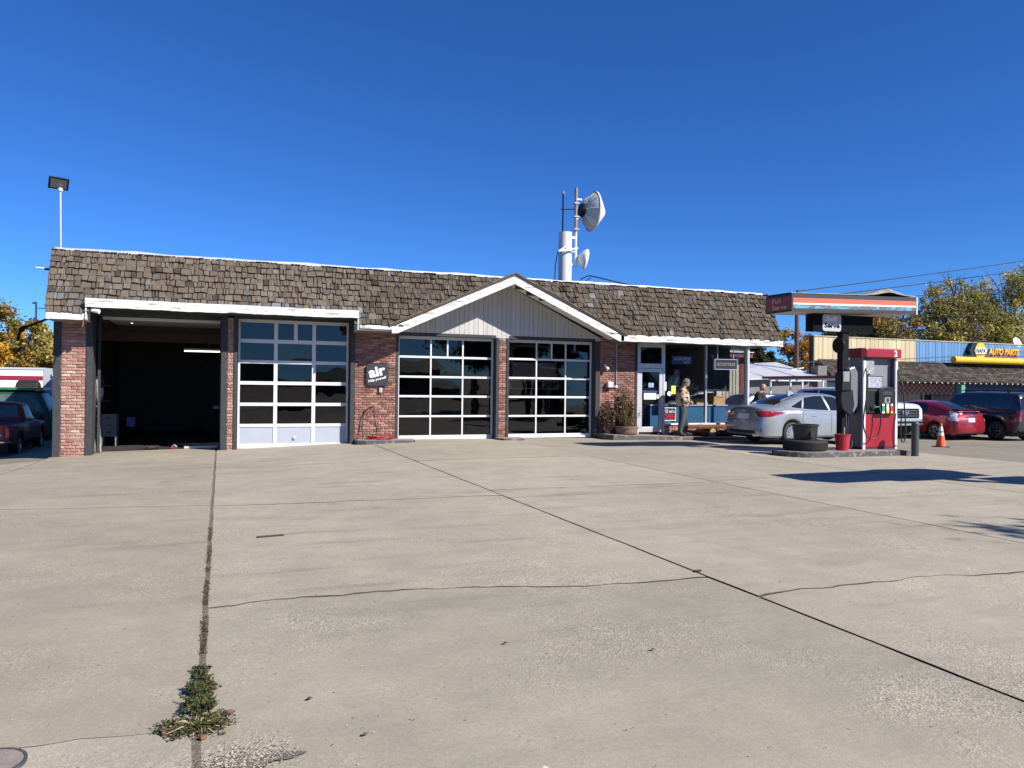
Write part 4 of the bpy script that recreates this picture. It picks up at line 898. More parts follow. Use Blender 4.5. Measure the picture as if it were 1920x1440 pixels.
def dispenser(dx, dy, num, lb):
    X0, X1, Y0, Y1, Z = 14.66+dx, 15.76+dx, 14.5+dy, 15.0+dy, .13
    t = thing('fuel_dispenser', lb, 'fuel pump', ((X0+X1)/2, (Y0+Y1)/2, Z))
    B = lambda nm, a, mt, par=t, **k: MB().box(*a).build(nm, MATS[mt], par, **k)
    B('core', (X0+.06, X1-.06, Y0+.17, Y1-.17, Z, 2.38), 'pump_grey'); B('base', (X0+.02, X1-.02, Y0+.02, Y1-.02, Z, Z+.06), 'sill_dark')
    B('side_panel', (X0, X0+.05, Y0+.05, Y1-.05, Z+.06, 2.38), 'pump_grey'); B('side_panel', (X1-.05, X1, Y0+.05, Y1-.05, Z+.06, 2.38), 'pump_grey')
    for x in (X0, X1-.07):
        for y in (Y0-.01, Y1-.04): B('corner_post', (x-.004, x+.074, y, y+.05, Z, 2.30), 'pump_white', bevel=.01)
    for s_, yf in ((-1, Y0), (1, Y1)):
        f = lambda a, b: (min(yf+a*-s_, yf+b*-s_), max(yf+a*-s_, yf+b*-s_))
        B('lower_door', (X0+.075, X1-.075, *f(.005, .055), Z+.06, 1.0), 'pump_red', bevel=.006)
        B('upper_panel', (X0+.075, X1-.075, *f(.14, .16), 1.62, 2.37), 'pump_recess')
        B('display_frame', (X0+.08, X0+.62, *f(.0, .139), 1.62, 1.93), 'pump_black')
        B('price_display', (X0+.10, X0+.60, *f(-.006, -.001), 1.64, 1.91), 'ad_panel')
        B('meter_box', (X0+.10, X0+.36, *f(.02, .139), 1.98, 2.30), 'meter')
        B('nozzle_bay', (X0+.07, X1-.1, *f(-.03, .05), 1.01, 1.60), 'pump_black', bevel=.02)
        c = MB(); prof = [(X0+.40, 1.0), (X0+.92, 1.0), (X0+.93, 1.55), (X0+.86, 1.64), (X0+.66, 1.68), (X0+.46, 1.64), (X0+.39, 1.55)]
        y0, y1 = f(-.11, -.031); c.prism(prof, y0, y1, lambda x, z, y: (x, y, z)); con = c.build('keypad_console', MATS['pump_black'], t, bevel=.015)
        yb = f(-.116, -.1115)
        B('screen', (X0+.50, X0+.82, *yb, 1.47, 1.56), 'sill_dark', con); B('keypad', (X0+.57, X0+.74, *yb, 1.27, 1.41), 'meter', con); B('keypad_slot', (X0+.62, X0+.70, *f(-.119, -.1165), 1.29, 1.39), 'sill_dark', con)
        for k, mt in enumerate(('grade_green', 'grade_white', 'grade_red')):
            B('grade_button', (X0+.48+.135*k, X0+.56+.135*k, *f(-.13, -.1165), 1.07, 1.19), mt, con); B('grade_label', (X0+.48+.135*k, X0+.56+.135*k, *f(-.13, -.1165), 1.02, 1.065), 'grade_yellow' if k else 'grade_white', con); B('grade_price', (X0+.48+.135*k, X0+.55+.135*k, *f(-.13, -.1165), 1.20, 1.25), 'white', con)
        # nozzle and hose
        ny = yf+s_*.10
        MB().tube([(X0+.22, ny, 1.22), (X0+.28, ny, 1.16), (X0+.38, ny+s_*.02, 1.18)], [.03, .028, .012], 8).build('nozzle', M('nozzle_green', (.02, .22, .10), .4), t, smooth=50)
        q = [(X0+.06, yf-s_*-.0, 2.12), (X0+.03, ny, 1.9), (X0-.02, ny+s_*.03, 1.5), (X0-.12, ny+s_*.05, 1.0), (X0-.14, ny+s_*.05, .75), (X0-.05, ny+s_*.05, .50), (X0+.12, ny+s_*.05, .40), (X0+.30, ny+s_*.05, .47), (X0+.40, ny+s_*.05, .72), (X0+.42, ny+s_*.04, 1.0), (X0+.40, ny, 1.18)]
        MB().tube(smooth_path(q), .017, 7).build('hose', MATS['hose_black'], t, smooth=60)
        q = [(X1-.02, yf, 2.1), (X1+.05, ny, 1.7), (X1+.10, ny+s_*.03, 1.1), (X1+.14, ny+s_*.03, .6), (X1+.10, ny+s_*.03, .33), (X1+.0, ny+s_*.03, .36), (X1-.02, ny+s_*.03, .7), (X1+.03, ny+s_*.02, 1.1)]
        MB().tube(smooth_path(q), .017, 7).build('hose', MATS['hose_black'], t, smooth=60)
        text(num, 'lettering', MATS['white'], t, (lambda u, v, d, yy=yf, s=s_: (X1-.20-s*-1*-u if False else X1-.14+u*(-s), yy+s*(.072+d), 2.495+v)), height=.15, bold=.03)
        text(num, 'lettering', MATS['white'], t, (lambda u, v, d, yy=yf, s=s_: (X1-.14+u*(-s), yy+s*(.034+d), 1.55+v)), height=.10, bold=.03)
        MB().box(X1-.22, X1-.09, *f(-.033, -.031), 1.18, 1.30).build('decal', MATS['ad_panel'], t)
    for s_, xs_ in ((-1, X0), (1, X1)):
        # side nozzle boot
        MB().tube([(xs_+s_*.05, 14.75+dy, 1.0), (xs_+s_*.10, 14.75+dy, 1.2), (xs_+s_*.06, 14.75+dy, 1.4)], [.05, .07, .05], 8).build('nozzle_boot', MATS['pump_black'], t, smooth=50)
    cap = MB().prism([(X0-.06+.1, Y0-.07), (X1+.06, Y0-.07), (X1+.06, Y1+.07), (X0+.04, Y1+.07), (X0-.06, Y1-.03), (X0-.06, Y0+.03)], 2.385, 2.61, lambda x, y, z: (x, y, z)).build('valance', MATS['pump_red'], t, bevel=.02)
    return t
def smooth_path(pts, k=5):
    pts = [Vector(p) for p in pts]; out = []
    for i in range(len(pts)-1):
        p0, p1, p2, p3 = pts[max(i-1, 0)], pts[i], pts[i+1], pts[min(i+2, len(pts)-1)]
        for j in range(k):
            t = j/k; out.append(.5*((2*p1)+(p2-p0)*t+(2*p0-5*p1+4*p2-p3)*t*t+(3*p1-p0-3*p2+p3)*t**3))
    return out+[pts[-1]]
M('ad_panel', (.34, .36, .42), .4, var=.95, scale=34); M('meter', (.30, .31, .33), .4, var=.6, scale=22); M('grade_green', (.02, .35, .12), .4); M('grade_white', (.75, .75, .7), .4); M('grade_red', (.6, .03, .03), .4); M('grade_yellow', (.75, .45, .03), .4)
dispenser(0, 0, '2', 'red and white fuel pump numbered two with keypad and hoses')
# the far-side pump head on the black pole
t = thing('old_pump_head', 'dark card terminal with pale screen fixed on the canopy pole', 'card terminal', (14.1, 14.75, 1.0))
MB().obox((14.05, 14.52, 1.78), (.34, .22, .45), Euler((0, 0, .15)).to_matrix()).build('case', MATS['pump_black'], t, bevel=.03); MB().obox((14.03, 14.40, 1.90), (.22, .012, .24), Euler((0, 0, .15)).to_matrix()).build('screen', M('screen_grey', (.25, .25, .24), .3), t)
MB().prism([(13.95, 1.6), (14.3, 1.6), (14.36, 1.2), (14.25, .95), (14.0, 1.1), (13.93, 1.3)], 14.46, 14.655, lambda x, z, y: (x, y, z)).build('lower_case', MATS['pump_black'], t, bevel=.02)
MB().prism([(14.22, 2.1), (14.4, 2.16), (14.5, 2.0), (14.5, 1.2), (14.36, 1.0), (14.22, 1.3)], 14.5, 14.655, lambda x, z, y: (x, y, z)).build('shroud', MATS['pump_grey'], t, bevel=.03)
MB().tube(smooth_path([(14.12, 14.5, 1.0), (14.05, 14.4, .6), (14.06, 14.4, .3), (14.2, 14.4, .2), (14.32, 14.5, .35)]), .016, 7).build('hose', MATS['hose_black'], t, smooth=60)
# bollard, tyre, can, bucket, squeegee
t = thing('bollard', 'dark green steel bollard at the right end of the pump island', 'bollard', (15.72, 13.93, 0)); MB().cyl((15.72, 13.93, -.05), (15.72, 13.93, .79), .085, n=22).build('post', M('bollard_green', (.045, .055, .052), .5, var=.2, scale=3), t, smooth=40); MB().lathe([(.085, 0), (.07, .03), (0, .045)], (15.72, 13.93, .79), 22).build('cap', MATS['bollard_green'], t, smooth=40)
def tyre_mb(mb, c, R, w_, rin, Rm, n=48, lug=.012):
    prof = [(rin, -w_*.42), (rin+.03, -w_*.5), (R-.05, -w_*.5), (R-.012, -w_*.43), (R, -w_*.36), (R, w_*.36), (R-.012, w_*.43), (R-.05, w_*.5), (rin+.03, w_*.5), (rin, w_*.42)]
    mb.lathe(prof, c, n, Rm, closed=True)
t = thing('loose_tyre', 'large worn tyre lying flat on the pump island', 'tyre', (13.1, 14.72, .13)); m_ = MB(); tyre_mb(m_, (13.1, 14.72, .255), .50, .25, .27, Matrix.Identity(3)); m_.build('carcass', MATS['rubber'], t, smooth=40)
m_ = MB()
for k in range(56):
    for z, o in ((.20, 0), (.255, .5), (.31, 0)):
        a = 2*pi*(k+o)/56; m_.obox((13.1+.503*cos(a), 14.72+.503*sin(a), z), (.014, .036, .046), Matrix.Rotation(a, 3, 'Z'))
o = m_.build('tread_blocks', MATS['rubber'], t); o['kind'] = 'stuff'
t = thing('drum_bin', 'black plastic waste bin standing on the loose tyre', 'bin', (13.1, 14.72, .38)); MB().lathe([(0, 0), (.26, 0), (.285, .32), (.31, .33), (.31, .37), (.285, .37), (.25, .03), (0, .03)], (13.1, 14.72, .38), 30).build('bin_body', M('bin_black', (.018, .019, .021), .45), t, smooth=35); MB().box(13.0, 13.12, 14.42, 14.455, .45, .6).build('latch', MATS['bin_black'], t)
t = thing('squeegee_bucket', 'bright red plastic bucket beside the black canopy pole', 'bucket', (13.98, 14.45, .13)); MB().lathe([(0, 0), (.14, 0), (.175, .36), (.19, .365), (.19, .39), (.17, .39), (.13, .02), (0, .02)], (13.98, 14.45, .13), 26).build('pail', M('bucket_red', (.42, .022, .034), .4, var=.05), t, smooth=35); MB().cyl((14.02, 14.42, .2), (14.08, 14.5, .68), .012, n=8).build('handle', MATS['grey_metal'], t)
# traffic cone
t = thing('traffic_cone', 'orange traffic cone with two white bands on the asphalt', 'traffic cone', (20.75, 17.45, g(20.75, 17.45)-.034)); cz = g(20.75, 17.45)-.034
MB().box(20.57, 20.93, 17.27, 17.63, cz, cz+.035).build('base', MATS['rubber'], t, bevel=.01)
M('cone_orange', (.72, .11, .02), .5)
cr = lambda z: .15-.125*z/.74
for z0, z1, mt, nm in ((.035, .36, 'cone_orange', 'cone'), (.361, .45, 'white', 'reflective_band'), (.451, .50, 'cone_orange', 'cone'), (.501, .63, 'white', 'reflective_band'), (.631, .74, 'cone_orange', 'cone')): MB().cyl((20.75, 17.45, cz+z0), (20.75, 17.45, cz+z1), cr(z0), cr(z1), 24).build(nm, MATS[mt], t, smooth=40)
# second island, whose canopy shades the lot beyond the right edge of the frame
canopy(.35, -7.8, 'striped canopy of the nearer pump island throwing its shade on the lot'); island(.35, -7.8, 'nearer raised pump island beyond the right edge'); dispenser(.35, -7.8, '1', 'nearer fuel pump numbered one beyond the right edge')

# ------------------------------------------------------------------ vehicles
def car(name, label, cat, sp, loc, rotz, group=None):
    """local x runs from the rear bumper (0) to the nose (L); y to the left; z up"""
    L = sp['L']; hw = sp['W']/2; belt = pchip(sp['belt']); top = pchip(sp['top']); wr = pchip(sp['wr'])
    plan = pchip([(0, .80), (.08, .90), (.25, .965), (.6, 1), (L-.8, 1), (L-.3, .95), (L-.08, .86), (L, .74)] if not sp.get('boxy') else [(0, .93), (.06, .975), (.2, 1), (L-.4, 1), (L-.1, .96), (L, .90)])
    R = sp['R']; Ra = R+.055; xr, xf = sp['ax']; sill = sp.get('sill', .22)
    nose = pchip(sp.get('nose', [(0, -.12), (.35, 0), (.6, -.03), (1.0, -.2)])); tail = pchip(sp.get('tail', [(0, .14), (.4, .0), (.62, .02), (.95, .10), (1.1, .12)]))
    xs_ = set(np.round(np.linspace(0, L, 64), 4))
    for xc in (xr, xf):
        for k in range(17): xs_.add(round(xc+Ra*cos(pi*k/16)*.999, 4))
    xs_ |= {.03, .06, L-.03, L-.06}
    xs_ = sorted(xs_); mb = MB(); NS = 12; rows = []
    for x in xs_:
        zb = sill
        for xc in (xr, xf):
            d = Ra*Ra-(x-xc)**2
            if d > 0: zb = max(zb, R+sqrt(d))
        e = max(1-x/.3, 0); e2 = max(1-(L-x)/.3, 0)
        zb = max(zb, sill+.06*e*e+.05*e2*e2) if zb == sill else zb
        w_ = hw*plan(x); zs = max(belt(x), zb+.02); zt = max(top(x), zs+.01); wb = w_-.075; wt = min(wr(x)*plan(x), wb)
        P = [(w_-.07, zb), (w_-.015, zb+.05*min(1, (zs-zb)/.3)), (w_, zb+(zs-zb)*.45), (w_-.008, zb+(zs-zb)*.74), (w_-.03, zs-.02), (wb, zs+.012)]
        for q in (.33, .66): P.append((wb+(wt-wb)*q+.018*sin(pi*q), zs+.012+(zt-.07*(1 if zt-zs > .2 else .1)-zs-.012)*q))
        dz = min(.055, (zt-zs)*.25)
        P += [(wt, zt-dz), (wt-.10, zt-dz*.3), (wt*.45, zt+.008), (0, zt+.014)]
        row = []
        for y, z in P:
            f0 = max(0, 1-x/.45); f1 = max(0, 1-(L-x)/.5)
            xx = x+tail(z)*f0**1.5+nose(z)*f1**1.5
            row.append((xx, y, z))
        rows.append(row)
    vs = []
    for row in rows: vs += row+[(p[0], -p[1], p[2]) for p in row[:-1][::-1]]
    n = 2*NS-1
    fs = [(i*n+k, i*n+k+1, (i+1)*n+k+1, (i+1)*n+k) for i in range(len(rows)-1) for k in range(n-1)]
    for base in (0, (len(rows)-1)*n):
        fs += [(base+k, base+k+1, base+n-2-k, base+n-1-k) if k+1 != n-2-k else (base+k, base+k+1, base+n-1-k) for k in range((n-1)//2)]
    mb.add(vs, fs)
    root = thing(name, label, cat, (0, 0, 0), 0, group)
    body = mb.build('body', sp['paint'], root, smooth=38); bvh = BVHTree.FromPolygons([Vector(v) for v in vs], [f for f in fs])
    MB().box(.35, L-.35, -hw+.16, hw-.16, .17, max(sill+.25, R)).build('underbody', MATS['dark_inside'], root)
    def patch(nm, A, B, axis, mt, off=.005, nv=4, par=root, side=1, sub=6):
        """A and B: outlines as lists of 2D points; axis y: (x, z), axis x: (y, z), axis z: (x, y)"""
        def dens(P):
            out = []
            for a, b in zip(P, P[1:]): out += [tuple(a[i]+(b[i]-a[i])*k/sub for i in (0, 1)) for k in range(sub)]
            return out+[P[-1]]
        A, B = dens(A), dens(B); vs = []; m = len(A); bad = set()
        for j in range(nv+1):
            for a, b in zip(A, B):
                p = [a[i]+(b[i]-a[i])*j/nv for i in (0, 1)]
                if axis == 'y': o, d = Vector((p[0], side*4, p[1])), Vector((0, -side, 0))
                elif axis == 'x': o, d = Vector((L/2+side*8, p[0], p[1])), Vector((-side, 0, 0))
                else: o, d = Vector((p[0], p[1], 6)), Vector((0, 0, -1))
                h, nn, _, _ = bvh.ray_cast(o, d)
                if h is None: bad.add(len(vs)); h = o; nn = -d
                if nn.dot(d) > 0: nn = -nn
                vs.append(h+(nn*.4-d*.6)*off)
        f = [(j*m+i, j*m+i+1, (j+1)*m+i+1, (j+1)*m+i) for j in range(nv) for i in range(m-1)]
        f = [q for q in f if not any(i in bad for i in q) and max((Vector(vs[q[a]])-Vector(vs[q[(a+1) % 4]])).length for a in range(4)) < .45]
        used = sorted({i for q in f for i in q}); rm_ = {i: k for k, i in enumerate(used)}; vs = [vs[i] for i in used]; f = [tuple(rm_[i] for i in q) for q in f]
        if not f: return None
        mt_ = MATS[mt] if isinstance(mt, str) else mt
        o = MB().add(vs, f).build(nm, mt_, par, smooth=60); return o
    def wheel(xc, sd):
        yo = sd*(hw-.02); yi = sd*(hw-.24); yc = (yo+yi)/2; c = (xc, yc, R); Rm = Matrix.Rotation(-sd*pi/2, 3, 'X')
        m_ = MB(); tyre_mb(m_, c, R, .22, R*.64, Rm, 30); wn = bpy.data.objects.new('wheel', m_.mesh('wheel', MATS['tyre'], smooth=40)); C.objects.link(wn); wn.parent = root
        rm = MB(); rr = R*.65
        rm.lathe([(rr, -.09), (rr, .098), (rr-.02, .10), (rr-.035, .05), (rr-.035, -.09)], c, 30, Rm, closed=True); ns = sp.get('spokes', 5)
        for k in range(ns):
            a = 2*pi*k/ns
            for off in (-.14, .14):
                p = Vector(c)+Rm @ Vector((.05*cos(a), .05*sin(a), .085)); q = Vector(c)+Rm @ Vector(((rr-.02)*cos(a+off), (rr-.02)*sin(a+off), .075)); rm.beam(p, q, .028, .022, Rm @ Vector((0, 0, 1)))
        rm.cyl(Vector(c)+Rm @ Vector((0, 0, .05)), Vector(c)+Rm @ Vector((0, 0, .095)), .055, .05, 14)
        rm.build('rim', MATS[sp.get('rim', 'rim')], wn, smooth=30)
        MB().cyl(Vector(c)+Rm @ Vector((0, 0, -.09)), Vector(c)+Rm @ Vector((0, 0, .03)), rr-.03, n=20).build('brake', MATS['dark_inside'], wn)
    for xc in (xr, xf):
        for sd in (1, -1): wheel(xc, sd)
    def both(fn):
        for sd in (1, -1): fn(sd)
    for q in sp.get('side', []): both(lambda sd: patch(q[0], q[1], q[2], 'y', q[3], q[4] if len(q) > 4 else .005, side=sd))
    for q in sp.get('ends', []): patch(q[0], q[1], q[2], 'x', q[3], q[4] if len(q) > 4 else .006, side=q[5])
    for q in sp.get('tops', []): patch(q[0], q[1], q[2], 'z', q[3], .006)
    def mirror(sd):
        xm, zm = sp['mirror']; m_ = MB().ball((xm, sd*(hw+.09), zm), (.06, .10, .075), 12, 8); m_.box(xm-.02, xm+.03, min(sd*(hw-.08), sd*(hw+.03)), max(sd*(hw-.08), sd*(hw+.03)), zm-.05, zm-.02); m_.build('mirror', sp.get('mirror_mat', sp['paint']), root, smooth=50)
    both(mirror)
    for nm, fn, mt in sp.get('extra', []): m_ = MB(); fn(m_); m_.build(nm, MATS[mt] if isinstance(mt, str) else mt, root, smooth=40)
    for body_t, cx, cz, h, x, s in sp.get('letters', []):
        text(body_t, 'lettering', MATS['grey_metal'] if body_t != 'A' else MATS['white'], root, lambda u, v, d: (x+s*d, cx+s*u, cz+v), height=h, bold=.02)
    root.location = loc; root.rotation_euler = (0, 0, rotz)
    return root
def paint(nm, col, metal=.0, rough=.3, coat=.8): return M(nm, col, rough, metal, var=.03, coat=coat)
sedan = dict(L=4.82, W=1.835, R=.325, ax=(1.08, 3.875), sill=.21, paint=paint('silver_paint', (.33, .365, .39), .55, .36), mirror=(3.2, 1.0), spokes=10,
  belt=[(0, .86), (.5, .98), (1.3, .99), (2.4, .95), (3.4, .91), (4.1, .86), (4.6, .68), (4.82, .50)],
  top=[(0, .96), (.12, 1.075), (.45, 1.10), (.62, 1.12), (1.1, 1.30), (1.65, 1.43), (2.2, 1.475), (2.7, 1.46), (3.2, 1.32), (3.85, .99), (4.3, .89), (4.62, .74), (4.82, .54)],
  wr=[(0, .66), (.6, .68), (1.2, .58), (2.2, .56), (3., .58), (3.8, .66), (4.82, .6)],
  side=[('side_window', [(1.72, 1.345), (2.1, 1.395), (2.36, 1.40)], [(1.50, 1.03), (2.0, 1.0), (2.42, .985)], 'car_glass'), ('side_window', [(2.44, 1.40), (2.75, 1.375), (3.10, 1.25)], [(2.50, .985), (3.0, .97), (3.48, 1.0)], 'car_glass'),
        ('quarter_window', [(1.15, 1.10), (1.45, 1.225), (1.62, 1.29)], [(1.12, 1.075), (1.30, 1.05), (1.44, 1.035)], 'car_glass'),
        ('tail_lamp', [(.06, .955), (.35, .96), (.80, .925)], [(.06, .80), (.3, .80), (.80, .91)], 'red_lens', .008),
        ('door_handle', [(1.75, .845), (1.95, .845)], [(1.75, .82), (1.95, .82)], 'silver_paint', .02), ('door_handle', [(2.75, .825), (2.95, .825)], [(2.75, .80), (2.95, .80)], 'silver_paint', .02),
        ('door_seam', [(1.455, 1.0), (1.40, .7), (1.75, .3)], [(1.467, 1.0), (1.412, .7), (1.762, .3)], 'dark_inside', .003), ('door_seam', [(2.47, .97), (2.46, .6), (2.44, .28)], [(2.48, .97), (2.47, .6), (2.45, .28)], 'dark_inside', .003), ('door_seam', [(3.5, .95), (3.48, .6), (3.5, .3)], [(3.51, .95), (3.49, .6), (3.51, .3)], 'dark_inside', .003),
        ('crease', [(.85, .895), (2.0, .90), (3.6, .845)], [(.85, .885), (2.0, .885), (3.6, .83)], 'silver_paint', .012), ('sill_trim', [(1.5, .30), (3.4, .30)], [(1.5, .245), (3.4, .245)], 'silver_paint', .014),
        ('head_lamp', [(4.05, .80), (4.6, .66)], [(4.2, .72), (4.62, .58)], 'clear_lens', .008)],
  ends=[('tail_lamp', [(.50, .955), (.72, .96), (.88, .95)], [(.42, .835), (.7, .79), (.88, .80)], 'red_lens', .008, -1), ('tail_lamp', [(-.50, .955), (-.72, .96), (-.88, .95)], [(-.42, .835), (-.7, .79), (-.88, .80)], 'red_lens', .008, -1),
        ('number_plate', [(-.26, .87), (.26, .87)], [(-.26, .72), (.26, .72)], 'plate', .012, -1), ('bumper_vent', [(-.6, .40), (.6, .40)], [(-.55, .31), (.55, .31)], 'dark_inside', .006, -1), ('boot_seam', [(-.7, .70), (.7, .70)], [(-.7, .688), (.7, .688)], 'dark_inside', .004, -1), ('emblem', [(-.05, .99), (.05, .99)], [(-.05, .94), (.05, .94)], 'chrome', .01, -1), ('grille', [(-.5, .6), (.5, .6)], [(-.5, .35), (.5, .35)], 'dark_inside', .008, 1)],
  tops=[('rear_window', [(.70, -.56), (1.15, -.54), (1.62, -.50)], [(.70, .56), (1.15, .54), (1.62, .50)], 'car_glass'), ('windscreen', [(2.85, -.53), (3.3, -.58), (3.72, -.62)], [(2.85, .53), (3.3, .58), (3.72, .62)], 'car_glass')],
  extra=[('roof_fin', lambda m: m.prism([(1.62, 1.43), (1.86, 1.465), (1.70, 1.56), (1.62, 1.57)], -.02, .02, lambda x, z, y: (x, y, z)), 'silver_paint'), ('exhaust', lambda m: m.cyl((-.02, -.55, .27), (.3, -.55, .27), .04), 'chrome')])
car('silver_car', 'silver four door saloon parked beyond the pump with its tail to the left', 'car', sedan, (14.22, 18.58, 0), 0)

suv = dict(L=4.75, W=1.86, R=.37, ax=(.95, 3.72), sill=.32, boxy=True, paint=paint('navy_paint', (.012, .018, .032), .3, .3), mirror=(3.25, 1.18), spokes=6, rim='rim',
  belt=[(0, 1.02), (.4, 1.06), (2.5, 1.06), (3.4, 1.05), (4.2, .98), (4.6, .86), (4.75, .7)],
  top=[(0, 1.70), (.1, 1.80), (.4, 1.84), (2.2, 1.86), (2.75, 1.80), (3.45, 1.16), (3.8, 1.10), (4.4, 1.03), (4.68, .9), (4.75, .74)],
  wr=[(0, .70), (2.6, .70), (3.4, .74), (4.75, .72)], tail=[(0, .1), (.5, 0), (1.1, .0), (1.85, .16)],
  side=[('side_window', [(.32, 1.68), (1.15, 1.70)], [(.30, 1.16), (1.15, 1.14)], 'car_glass'), ('side_window', [(1.26, 1.70), (2.05, 1.70)], [(1.26, 1.14), (2.05, 1.13)], 'car_glass'), ('side_window', [(2.15, 1.70), (2.72, 1.66)], [(2.15, 1.13), (3.22, 1.14)], 'car_glass'),
        ('tail_lamp', [(.0, 1.16), (.14, 1.16)], [(.0, .76), (.14, .76)], 'red_lens', .01), ('rubbing_strip', [(.2, .70), (3.2, .70)], [(.2, .62), (3.2, .62)], 'rubber', .012), ('door_handle', [(2.2, 1.02), (2.35, 1.02)], [(2.2, .98), (2.35, .98)], 'grey_metal', .02), ('door_handle', [(1.3, 1.02), (1.45, 1.02)], [(1.3, .98), (1.45, .98)], 'grey_metal', .02),
        ('door_seam', [(1.2, 1.72), (1.2, .4)], [(1.212, 1.72), (1.212, .4)], 'dark_inside', .003), ('door_seam', [(2.1, 1.72), (2.1, .4)], [(2.112, 1.72), (2.112, .4)], 'dark_inside', .003), ('head_lamp', [(4.35, .92), (4.7, .86)], [(4.35, .76), (4.7, .74)], 'clear_lens', .01)],
  ends=[('rear_window', [(-.66, 1.70), (.66, 1.70)], [(-.72, 1.22), (.72, 1.22)], 'car_glass', .008, -1), ('tail_lamp', [(-.90, 1.16), (-.74, 1.16)], [(-.90, .76), (-.74, .76)], 'red_lens', .01, -1), ('tail_lamp', [(.90, 1.16), (.74, 1.16)], [(.90, .76), (.74, .76)], 'red_lens', .01, -1), ('number_plate', [(-.26, .95), (.26, .95)], [(-.26, .80), (.26, .80)], 'plate', .012, -1), ('bumper', [(-.9, .62), (.9, .62)], [(-.9, .42), (.9, .42)], 'rubber', .05, -1), ('grille', [(-.55, .9), (.55, .9)], [(-.55, .7), (.55, .7)], 'dark_inside', .01, 1)],
  tops=[('windscreen', [(2.82, -.64), (3.38, -.68)], [(2.82, .64), (3.38, .68)], 'car_glass')],
  extra=[('roof_rack', lambda m: [m.box(.4, 2.6, s-.02, s+.02, 1.90, 1.93) for s in (-.62, .62)]+[m.box(x-.03, x+.03, -.66, .66, 1.935, 1.965) for x in (.6, 1.5, 2.4)]+[m.box(x-.03, x+.03, s-.02, s+.02, 1.83, 1.9) for x in (.6, 2.4) for s in (-.62, .62)], 'black_paint')])
car('dark_suv', 'dark blue estate with roof rack parked at the right edge of the lot', 'car', suv, (28.85, 20.2, g(28, 21)-.034), pi/2)
suv2 = dict(suv); suv2['paint'] = paint('grey_paint', (.10, .105, .11), .4, .35); suv2['top'] = [(0, 1.42), (.1, 1.52), (.4, 1.56), (2.2, 1.58), (2.75, 1.53), (3.45, 1.08), (3.8, 1.02), (4.4, .94), (4.68, .82), (4.75, .70)]
suv2['belt'] = [(0, .94), (.4, .97), (2.5, .97), (3.4, .96), (4.2, .90), (4.6, .78), (4.75, .62)]; suv2['mirror'] = (3.3, 1.06); suv2['sill'] = .26; suv2['R'] = .34
suv2['side'] = [('side_window', [(.34, 1.42), (1.15, 1.44)], [(.30, 1.06), (1.15, 1.04)], 'car_glass'), ('side_window', [(1.26, 1.44), (2.05, 1.44)], [(1.26, 1.04), (2.05, 1.03)], 'car_glass'), ('side_window', [(2.15, 1.44), (2.72, 1.40)], [(2.15, 1.03), (3.22, 1.04)], 'car_glass'), suv['side'][3], suv['side'][-1]]
suv2['ends'] = suv['ends'][1:]; suv2['extra'] = []
car('grey_crossover', 'grey crossover nosing left behind the silver saloon', 'car', suv2, (22.95, 26.4, g(20.5, 26.4)-.034), pi)
suv3 = dict(suv); suv3['paint'] = paint('white_paint_car', (.70, .71, .72), 0, .35)
lift = thing('car_lift', 'two post car lift inside the right gable bay', 'car lift', (9.25, 24.8, .05))
for x in (7.9, 10.75): MB().box(x-.12, x+.12, 24.6, 24.95, .04, 3.4).build('post', M('lift_blue', (.03, .05, .14), .5), lift); MB().beam((x, 24.75, 1.32), (9.3+(.75 if x > 9 else -.75), 23.6, 1.40), .1, .08).beam((x, 24.75, 1.32), (9.3+(.75 if x > 9 else -.75), 26, 1.40), .1, .08).build('arm', MATS['lift_blue'], lift)
car('lifted_car', 'white car raised on the lift behind the right gable door', 'car', suv3, (9.3, 22.55, 1.12), pi/2)

